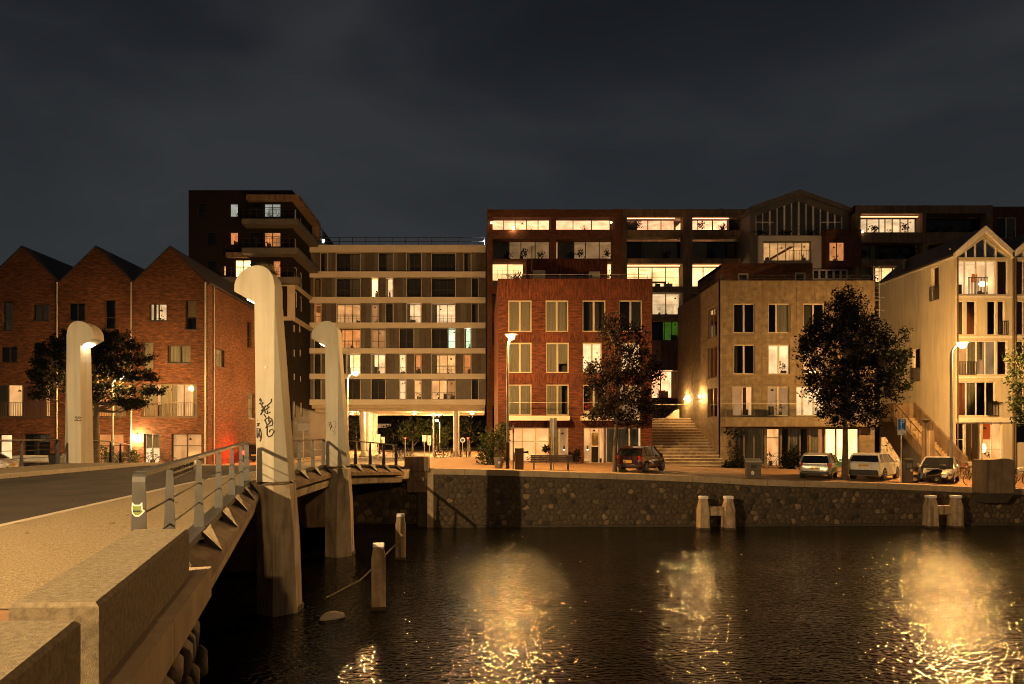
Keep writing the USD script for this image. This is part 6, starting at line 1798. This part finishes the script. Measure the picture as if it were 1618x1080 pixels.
for i, (px, py, rx, ry, Y, mm, lab) in enumerate(((563, 680, 16, 26, 112, 'leaf_dark', 'dark tree leftmost of those under the raised block, behind the thin lamp pole'), (622, 684, 24, 22, 120, 'leaf_dark', 'dark tree beside the slanted columns under the raised block'), (652, 678, 26, 24, 116, 'leaf_green', 'bushy tree behind the middle soffit lamp under the raised block'),
        (690, 682, 24, 24, 112, 'leaf_green', 'pale-leaved bushy tree left of the slim column under the raised block'), (708, 676, 20, 26, 124, 'leaf_green', 'tall bushy tree right behind the slim column'), (742, 680, 20, 26, 108, 'leaf_dark', 'dark tree rightmost of those under the raised block'))):
    k = Y / F
    tree('street_tree', lab, 'tree', px, None, Y, [(px, py, rx * .8, ry * .8), (px - rx * .6, py + 6, rx * .5, ry * .5), (px + rx * .6, py + 5, rx * .5, ry * .5), (px, py + ry * .6, rx * .6, ry * .35)], 1300, .26, mm, .2, 706, 'trees under the raised block' if False else None, seed=50 + i, spread=.8)

# ---------------------------------------------------------------- bicycles and scooter
def bicycle_parts(t, m):
    R = .34
    for x in (-.53, .53):
        mb = MB(); mb.tube([(x + R * math.cos(a), 0, R + R * math.sin(a)) for a in np.linspace(0, 2 * math.pi, 25)[:-1]], .022, 5, closed=True); wh = mb.build('wheel', 'rubber', t)
        mb = MB()
        for q in range(8):
            a = math.pi * q / 8
            mb.bar((x - R * math.cos(a), 0, R - R * math.sin(a)), (x + R * math.cos(a), 0, R + R * math.sin(a)), .006)
        mb.build('spokes', 'alloy', wh)
    mb = MB()
    A, B, C, D, E = (-.53, 0, R), (-.08, 0, .28), (-.24, 0, .78), (.36, 0, .84), (.53, 0, R)
    for p, q in ((A, B), (A, C), (B, C), (B, D), (C, D), (D, E)):
        mb.tube([p, q], .017, 6)
    mb.build('frame', m, t)
    mb = MB(); mb.tube([(.36, 0, .84), (.33, 0, 1.02)], .014, 5); mb.tube([(.20, -.28, 1.0), (.34, -.12, 1.04), (.34, .12, 1.04), (.20, .28, 1.0)], .014, 5); mb.build('handlebar', 'alloy', t)
    mb = MB(); mb.tube([(-.24, 0, .78), (-.27, 0, .93)], .014, 5); mb.hexa([(-.42, -.09, .92), (-.16, -.03, .92), (-.16, .03, .92), (-.42, .09, .92), (-.40, -.08, .98), (-.16, -.02, .96), (-.16, .02, .96), (-.40, .08, .98)]); mb.build('saddle', 'rubber', t)
    mb = MB(); mb.box(-.78, -.38, -.07, .07, .73, .75); mb.build('carrier', 'steel_dark', t)


bk = thing('bicycle', 'dark bicycle with a big front wheel leaning beside the stone pedestal', 'bicycle', (XX(1548, 38.9), 38.9, ground(XX(1548, 38.9), 38.9)), 172); bicycle_parts(bk, 'steel_dark')
br = thing('bicycle', 'red bicycle parked behind the silver car near the gold curtain', 'bicycle', (XX(1522, 43.2), 43.2, ground(XX(1522, 43.2), 43.2)), 12); bicycle_parts(br, 'bike_red')
for i, (src, px, Y, rz, lab, grp) in enumerate((
        (br, 1545, 43.6, 20, 'red bicycle farthest right in the row before the white gable house, by the table lamp', None), (bk, 1536, 42.6, -8, 'dark bicycle in the row before the white gable house, between the red ones', None),
        (bk, 1611, 39.4, 10, 'dark bicycle right of the stone pedestal at the picture edge', None), (bk, 1440, 43.5, 60, 'dark bicycle leaning at the foot of the side stairs behind the brown machine', None),
        (bk, 240, 46.2, 5, 'bicycle parked before the door right of the wall lamp', None), (bk, 262, 46.0, -12, 'bicycle parked between the door and the corner bay of the brick house', None), (bk, 180, 45.0, 20, 'bicycle leaning among the pots before the middle brick house', None),
        (bk, 1222, 46.3, 4, 'bicycle parked at the glass door of the concrete house', None))):
    X = XX(px, Y)
    dup(src, 'bicycle', lab, 'bicycle', (X, Y, ground(X, Y)), rz, grp)
for i in range(14):
    px = (688, 693, 698, 703, 709, 714, 728, 732, 737, 742, 627, 633, 640, 648)[i]; Y = (76.5 if i < 10 else 70) + (i % 3) * .8
    X = XX(px, Y)
    dup(bk, 'bicycle', 'bicycle parked in the crowded racks under the raised block', 'bicycle', (X, Y, ground(X, Y)), rng.uniform(40, 130), 'bicycles in the racks under the raised block')
sc = thing('motor_scooter', 'black motor scooter in front of the silver car on the quay', 'scooter', (XX(1464, 38.7), 38.7, ground(XX(1464, 38.7), 38.7)), 176)
for x in (-.55, .62):
    m = trimesh.creation.torus(.19, .07, 20, 8); m.apply_transform(trimesh.transformations.rotation_matrix(math.pi / 2, [1, 0, 0])); m.apply_translation([x, 0, .26]); wh = emit('wheel', m.vertices, m.faces, 'rubber', sc, smooth=True)
    mb = MB(); mb.ball((x, 0, .26), .13, 1, (1, .3, 1)); mb.build('hub', 'alloy', wh)
def sect(rows, name, m):
    mb = MB(); mb.loft([[(x, w * math.cos(a), zc + h * math.sin(a)) for a in np.linspace(0, 2 * math.pi, 11)[:-1]] for x, w, zc, h in rows]); mb.build(name, m, sc, smooth=50)
sect([(-.85, .04, .72, .05), (-.72, .15, .64, .16), (-.35, .17, .58, .20), (-.02, .13, .48, .14), (.05, .05, .40, .06)], 'rear_body', 'paint_black')
sect([(-.80, .04, .86, .02), (-.55, .15, .84, .05), (-.1, .14, .80, .05), (.02, .04, .78, .02)], 'seat', 'rubber')
mb = MB(); mb.hexa([(-.02, -.17, .27), (.42, -.17, .27), (.42, .17, .27), (-.02, .17, .27), (-.02, -.17, .34), (.42, -.17, .34), (.42, .17, .34), (-.02, .17, .34)]); mb.build('footboard', 'plastic_black', sc)
mb = MB(); mb.hexa([(.36, -.20, .30), (.46, -.14, .30), (.46, .14, .30), (.36, .20, .30), (.22, -.16, 1.02), (.34, -.10, 1.02), (.34, .10, 1.02), (.22, .16, 1.02)]); mb.build('leg_shield', 'paint_black', sc)
mb = MB(); mb.tube([(.62, 0, .28), (.40, 0, .62), (.26, 0, 1.05)], .035, 6); mb.tube([(.10, -.32, 1.08), (.26, 0, 1.06), (.10, .32, 1.08)], .02, 6); mb.build('handlebar', 'steel_dark', sc)
mb = MB(); mb.ball((.34, 0, .98), .085, 2); mb.build('headlight', 'lens_clear', sc)
mb = MB(); mb.hexa([(.5, -.08, .44), (.75, -.08, .42), (.75, .08, .42), (.5, .08, .44), (.5, -.07, .50), (.72, -.07, .48), (.72, .07, .48), (.5, .07, .50)]); mb.build('mudguard', 'paint_black', sc)
mb = MB(); mb.cham(-1.02, -.72, -.17, .17, .80, 1.08, .04); mb.build('top_box', 'plastic_black', sc)

# ---------------------------------------------------------------- street furniture on the quay
X, Y, z = XX(1424, 38.6), 38.6, ground(XX(1424, 38.6), 38.6)
sg = thing('parking_sign', 'blue parking sign with a white arrow plate on a pale post', 'sign', (X, Y, z))
k = Y / F
mb = MB(); mb.cyl((0, 0), .035, 0, ZZ(660.5, Y) - z, 10); mb.build('post', 'steel_pale', sg)
w_ = 6.8 * k
zt, zm, zb = ZZ(661, Y) - z, ZZ(680, Y) - z, ZZ(687, Y) - z
mb = MB(); mb.box(-w_, w_, -.06, -.045, zm + .01, zt); p = mb.build('plate', 'sign_white', sg)
mb = MB(); mb.box(-w_ + .03, w_ - .03, -.064, -.0605, zm + .04, zt - .03); mb.build('blue_field', 'sign_blue', p)
tm = meshkit.text_mesh('P', .30, .004, True); v = np.array([(a - .11, -.0645 - c, b + zt - .36) for a, b, c in tm.vertices]); emit('letter', v, tm.faces[:, ::-1], 'sign_white', p)
mb = MB()                                              # small white pictogram under the letter
yq = -.067
mb.cyl((-.02, yq), .03, zm + .24, zm + .245, 10)
mb.tube([(-.03, yq, zm + .26), (-.03, yq, zm + .12), (.05, yq, zm + .12), (.07, yq, zm + .06), (.11, yq, zm + .07)], .014, 4)
mb.ball((-.03, yq, zm + .29), .028, 1, (1, .2, 1)); mb.tube([(.0 + .065 * math.cos(a), yq, zm + .10 + .065 * math.sin(a)) for a in np.linspace(2.2, 6.0, 9)], .01, 4); mb.build('pictogram', 'sign_white', p)
mb = MB(); mb.box(-w_, w_, -.06, -.045, zb, zm); p2 = mb.build('lower_plate', 'sign_white', sg)
mb = MB(); za = (zb + zm) / 2
mb.tube([(-.02, -.063, za + .06), (.13, -.063, za - .06)], .014, 4); mb.add([(.17, -.064, za - .10), (.15, -.064, za + .0), (.07, -.064, za - .09)], [(0, 1, 2), (0, 2, 1)]); mb.build('arrow', 'ink_black', p2)
pm = thing('ticket_machine', 'tall brown parking machine right beside the blue parking sign', 'parking machine', (XX(1433.5, 38.7), 38.7, ground(XX(1433.5, 38.7), 38.7)))
hh = 35.5 * k
mb = MB(); mb.cham(-.24, .24, -.2, .2, 0, hh, .03); mb.build('cabinet', 'bin_brown', pm)
mb = MB(); mb.hexa([(-.27, -.24, hh), (.27, -.24, hh), (.27, .24, hh), (-.27, .24, hh), (-.25, -.22, hh + .07), (.25, -.22, hh + .07), (.25, .22, hh + .1), (-.25, .22, hh + .1)]); mb.build('hood', 'steel_dark', pm)
mb = MB(); mb.box(-.15, .15, -.21, -.201, hh - .42, hh - .16); mb.build('screen', 'sign_back', pm)
mb = MB(); mb.box(.05, .16, -.215, -.202, hh - .62, hh - .5); mb.build('slot', 'sign_white', pm)
wc = thing('waste_container', 'brown waste container with a sloping lid on the quay before the concrete house', 'waste container', (XX(1189, 38.9), 38.9, ground(XX(1189, 38.9), 38.9)), -14)
v, f = extrude(Polygon([(-.42, 0), (.42, 0), (.42, .82), (.2, 1.05), (-.42, .92)]), lambda a, b, c: (c, a, b), -.36, .40); emit('body', v, f, 'bin_brown', wc)
mb = MB(); mb.hexa([(-.39, -.46, .90), (.43, -.46, .90), (.43, .20, 1.06), (-.39, .20, 1.06), (-.39, -.46, .95), (.43, -.46, .95), (.43, .20, 1.11), (-.39, .20, 1.11)]); mb.build('lid', 'steel_pale', wc)
mb = MB(); mb.box(-.14, .16, -.432, -.421, .56, .76); mb.build('flap', 'plastic_black', wc)
mb = MB(); mb.add([(-.05 + .09 * math.cos(a), -.424, .30 + .12 * math.sin(a)) for a in np.linspace(0, 6.28, 9)[:-1]], [(0, i, i + 1) for i in range(1, 7)]); mb.build('emblem', 'sign_white', wc)
lb = thing('litter_bin', 'brown litter bin with an open lid flap left of the bench', 'bin', (XX(820.5, 38.5), 38.5, ground(XX(820.5, 38.5), 38.5)))
mb = MB(); mb.cham(-.24, .24, -.22, .22, 0, 1.22, .03); mb.build('body', 'bin_brown', lb)
mb = MB(); mb.hexa([(.24, -.2, .93), (.52, -.2, .90), (.52, .2, .90), (.24, .2, .93), (.24, -.2, .99), (.5, -.2, 1.05), (.5, .2, 1.05), (.24, .2, 1.0)]); mb.build('flap', 'plastic_black', lb)
sp = thing('marker_post', 'thin post with a red and white top beside the litter bin', 'post', (XX(811, 38.5), 38.5, ground(XX(811, 38.5), 38.5)))
hp = ZZ(668, 38.5) - ground(XX(811, 38.5), 38.5)
mb = MB(); mb.cyl((0, 0), .035, 0, hp - .55, 8); mb.build('post', 'steel_pale', sp)
mb = MB(); mb.cyl((0, 0), .05, hp - .549, hp - .3, 8); mb.cyl((0, 0), .05, hp - .12, hp, 8); mb.build('red_band', 'sign_red', sp)
mb = MB(); mb.cyl((0, 0), .05, hp - .299, hp - .121, 8); mb.build('white_band', 'sign_white', sp)
ds = thing('sign_back', 'pair of narrow sign boards seen from behind on a post at the bench', 'sign', (XX(874.5, 39.2), 39.2, ground(XX(874.5, 39.2), 39.2)))
hp = ZZ(660, 39.2) - ground(XX(874.5, 39.2), 39.2)
mb = MB(); mb.cyl((0, 0), .035, 0, hp, 8); mb.build('post', 'steel_pale', ds)
for s in (-1, 1):
    mb = MB(); mb.cham(s * .12 - .085, s * .12 + .085, .04, .07, hp - 1.1, hp, .01); mb.build('board', 'sign_back', ds)
bn = thing('park_bench', 'long dark wooden bench on the quay before the red house', 'bench', (XX(871, 38.7), 38.7, ground(XX(871, 38.7), 38.7)))
wb = 33 * 38.7 / F
for zc, yy in ((.52, -.10), (.62, -.12), (.72, -.14), (.82, -.16)):
    mb = MB(); mb.cham(-wb, wb, yy - .02, yy + .02, zc - .045, zc + .045, .008); mb.build('back_slat', 'timber_dark', bn)
for yy in (.02, .13, .24, .35):
    mb = MB(); mb.cham(-wb, wb, yy - .05, yy + .05, .42, .46, .008); mb.build('seat_slat', 'timber_dark', bn)
for x in (-wb * .82, 0, wb * .82):
    mb = MB(); mb.bar((x, .0, 0), (x, .02, .42), .06); mb.bar((x, .34, 0), (x, .34, .42), .06); mb.bar((x, .0, .40), (x, .34, .40), .06); mb.bar((x, -.05, .42), (x, -.14, .86), .05); mb.build('leg', 'steel_dark', bn)
pt = thing('plant_pot', 'grey tapered plant pot with dry grass and a round emblem, by the lamp post', 'plant pot', (XX(788, 39.2), 39.2, ground(XX(788, 39.2), 39.2)))
mb = MB(); mb.hexa([(-.2, -.2, 0), (.2, -.2, 0), (.2, .2, 0), (-.2, .2, 0), (-.28, -.28, .62), (.28, -.28, .62), (.28, .28, .62), (-.28, .28, .62)]); mb.build('pot', 'pot_grey', pt)
mb = MB(); mb.add([(.02 + .07 * math.cos(a), -.252, .33 + .07 * math.sin(a)) for a in np.linspace(0, 6.28, 11)[:-1]], [(0, i, i + 1) for i in range(1, 9)]); mb.build('emblem', 'sign_white', pt)
mb = MB()
for i in range(80):
    a, l = rng.uniform(0, 6.28), rng.uniform(.05, .3)
    bx, by = rng.uniform(-.2, .2), rng.uniform(-.2, .2)
    mb.add([(bx - .008, by, .6), (bx + .008, by, .6), (bx + math.cos(a) * l, by + math.sin(a) * l, .6 + rng.uniform(.2, .45))], [(0, 1, 2)])
mb.build('grass', 'grass_dry', pt)
gb = thing('garden_bench', 'green bench behind the trunk of the big dark tree', 'bench', (XX(1331, 44.5), 44.5, ground(XX(1331, 44.5), 44.5)))
for zc in (.5, .64, .78):
    mb = MB(); mb.box(-.75, .75, -.02, .02, zc - .06, zc + .06); mb.build('slat', 'green_paint', gb)
mb = MB(); mb.box(-.75, .75, -.42, -.03, .40, .44); mb.build('seat', 'green_paint', gb)
for x in (-.68, .68):
    mb = MB(); mb.box(x - .04, x + .04, -.40, .0, 0, .40); mb.build('leg', 'green_paint', gb)

# ---------------------------------------------------------------- signs along the far street
def sign(label, px, q0, q1, wpx, Y, shape='rect', m='sign_white', base=None):
    X = XX(px, Y); z = ground(X, Y)
    t = thing('road_sign', label, 'sign', (X, Y, z))
    zt, zb = ZZ(q0, Y) - z, ZZ(q1, Y) - z
    mb = MB(); mb.cyl((0, 0), .04, 0, zt - .02, 8); mb.build('post', 'steel_pale', t)
    w = wpx * Y / F / 2
    zc = (zt + zb) / 2; hh = (zt - zb) / 2
    if shape == 'rect':
        P = sbox(-w, zb, w, zt)
    elif shape == 'round':
        P = shapely.Point(0, zc).buffer(hh, 6)
    else:
        P = Polygon([(-w, zt), (w, zt), (0, zb)])
    v, f = extrude(P, lambda a, b, c: (a, -.05 - c, b), 0, .015); p = emit('plate', v, f, m, t)
    if shape != 'rect':
        v, f = extrude(P.buffer(-hh * .3), lambda a, b, c: (a, -.066 - c, b), 0, .004); emit('face', v, f, 'sign_white' if m == 'sign_red' else 'sign_blue', p)
    return t


sign('white rectangular sign before the slanted columns, the taller of two', 598, 686, 701, 6, 64)
sign('white rectangular sign before the slanted columns, the shorter of two', 605, 690, 700, 6, 65)
sign('white rectangular sign left of the slim column, leftmost of a pair', 670.5, 687, 697, 6.5, 62)
sg2 = sign('tall white sign with a black slash left of the slim column', 678.5, 688, 703, 5.5, 62)
mb = MB(); mb.tube([(-.10, -.07, 0.0), (.10, -.07, .25)], .03, 4)
o = sg2.GetPrim(); z_s = ZZ(703, 62) - ground(XX(678.5, 62), 62)
mb = MB(); mb.tube([(-.08, -.07, z_s + .1), (.08, -.07, z_s + .32)], .03, 4); mb.tube([(-.06, -.07, z_s + .52), (.06, -.07, z_s + .66)], .025, 4); mb.build('symbol', 'ink_black', o)
sign('round blue and white sign right of the slim column', 731, 691, 699, 8, 66, 'round', 'sign_white')
sign('red triangular give-way sign right of the slim column', 739.5, 690.5, 695.5, 6, 66, 'tri', 'sign_red')
sign('red triangular give-way sign at the end of the curved far railing', 640.5, 690.5, 696, 6, 48, 'tri', 'sign_red')
sign('grey sign board seen from behind between the two right-hand bridge towers', 479.5, 668, 680, 18, 46, 'rect', 'sign_back')
mb = MB(); X = XX(685, 84); z = ground(X, 84); mb.cyl((X, 84), .1, z, ZZ(652, 84), 10, .07)
tag(mb.build('lamp_pole', 'steel_pale'), 'plain pale pole standing under the raised block', 'pole')
lamp_at('street lamp far down the street beside the pale pole, seen under the raised block', 690, 664, 695, 99.0, 'lamp_street')
lamp_at('street lamp hidden behind the slanted columns of the raised block', 588, 668, 583, 103.0, 'lamp_street')
cb = thing('rubbish_bin', 'black wheeled bin beside the left bridge tower, behind the railing', 'bin', (XX(90, 40.0), 40.0, ground(XX(90, 40), 40)), 10)
mb = MB(); mb.hexa([(-.25, -.3, .05), (.25, -.3, .05), (.25, .3, .05), (-.25, .3, .05), (-.32, -.38, 1.0), (.32, -.38, 1.0), (.32, .38, 1.0), (-.32, .38, 1.0)]); mb.build('body', 'plastic_black', cb)
mb = MB(); mb.cham(-.34, .34, -.4, .4, 1.001, 1.09, .03); mb.build('lid', 'plastic_black', cb)
bt = thing('cargo_boat', 'small pale rowing boat on a trailer behind the railing, left of the left tower', 'boat', (XX(57, 41.0), 41.0, ground(XX(57, 41), 41)), 3)
mb = MB()
mb.loft([[(x, y * w, z) for y, z in ((-1, .95), (-.8, .62), (0, .5), (.8, .62), (1, .95), (.94, .95), (.7, .68), (0, .58), (-.7, .68), (-.94, .95))] for x, w in ((-1.15, .42), (-.4, .55), (.5, .5), (1.1, .25), (1.3, .04))]); mb.build('hull', 'frame_white', bt)
mb = MB(); mb.bar((-1.1, 0, .42), (1.6, 0, .36), .07); mb.bar((-.2, -.5, .30), (-.2, .5, .30), .07); mb.build('trailer_frame', 'steel_dark', bt)
for s in (-1, 1):
    m = trimesh.creation.torus(.17, .06, 18, 8); m.apply_transform(trimesh.transformations.rotation_matrix(math.pi / 2, [1, 0, 0])); m.apply_translation([-.2, s * .55, .23]); emit('wheel', m.vertices, m.faces, 'rubber', bt, smooth=True)

# ---------------------------------------------------------------- litter on the bridge
mb = MB()
r2 = random.Random(77)
for i in range(150):
    Y = r2.uniform(7, 30) if i % 3 else r2.uniform(6, 14)
    X = r2.uniform(KX(Y) + .1, RX(Y) - .2) if r2.random() < .55 else r2.choice([KX(Y) + r2.uniform(.05, .4), WL(Y) + r2.gauss(0, .25)])
    a, s_ = r2.uniform(0, 6.28), r2.uniform(.035, .08)
    z = zdeck(Y) + .026
    ca, sa = math.cos(a) * s_, math.sin(a) * s_
    mb.add([(X - ca, Y - sa, z), (X - sa * .5, Y + ca * .5, z + .012), (X + ca, Y + sa, z + .004), (X + sa * .5, Y - ca * .5, z + .008)], [(0, 3, 2), (0, 2, 1)])
tag(mb.build('fallen_leaves', 'grass_dry'), 'dry fallen leaves scattered over the road and footpath of the bridge', 'leaves', kind='stuff')
mb = MB()
for Y in (9.2, 15.4, 22.6):
    mb.cyl((-10.2 + .2 * (Y % 3), Y), .32, zdeck(Y) + .005, zdeck(Y) + .022, 24)
    break
tag(mb.build('manhole_cover', 'steel_dark'), 'round iron manhole cover in the dark road of the bridge', 'manhole cover')
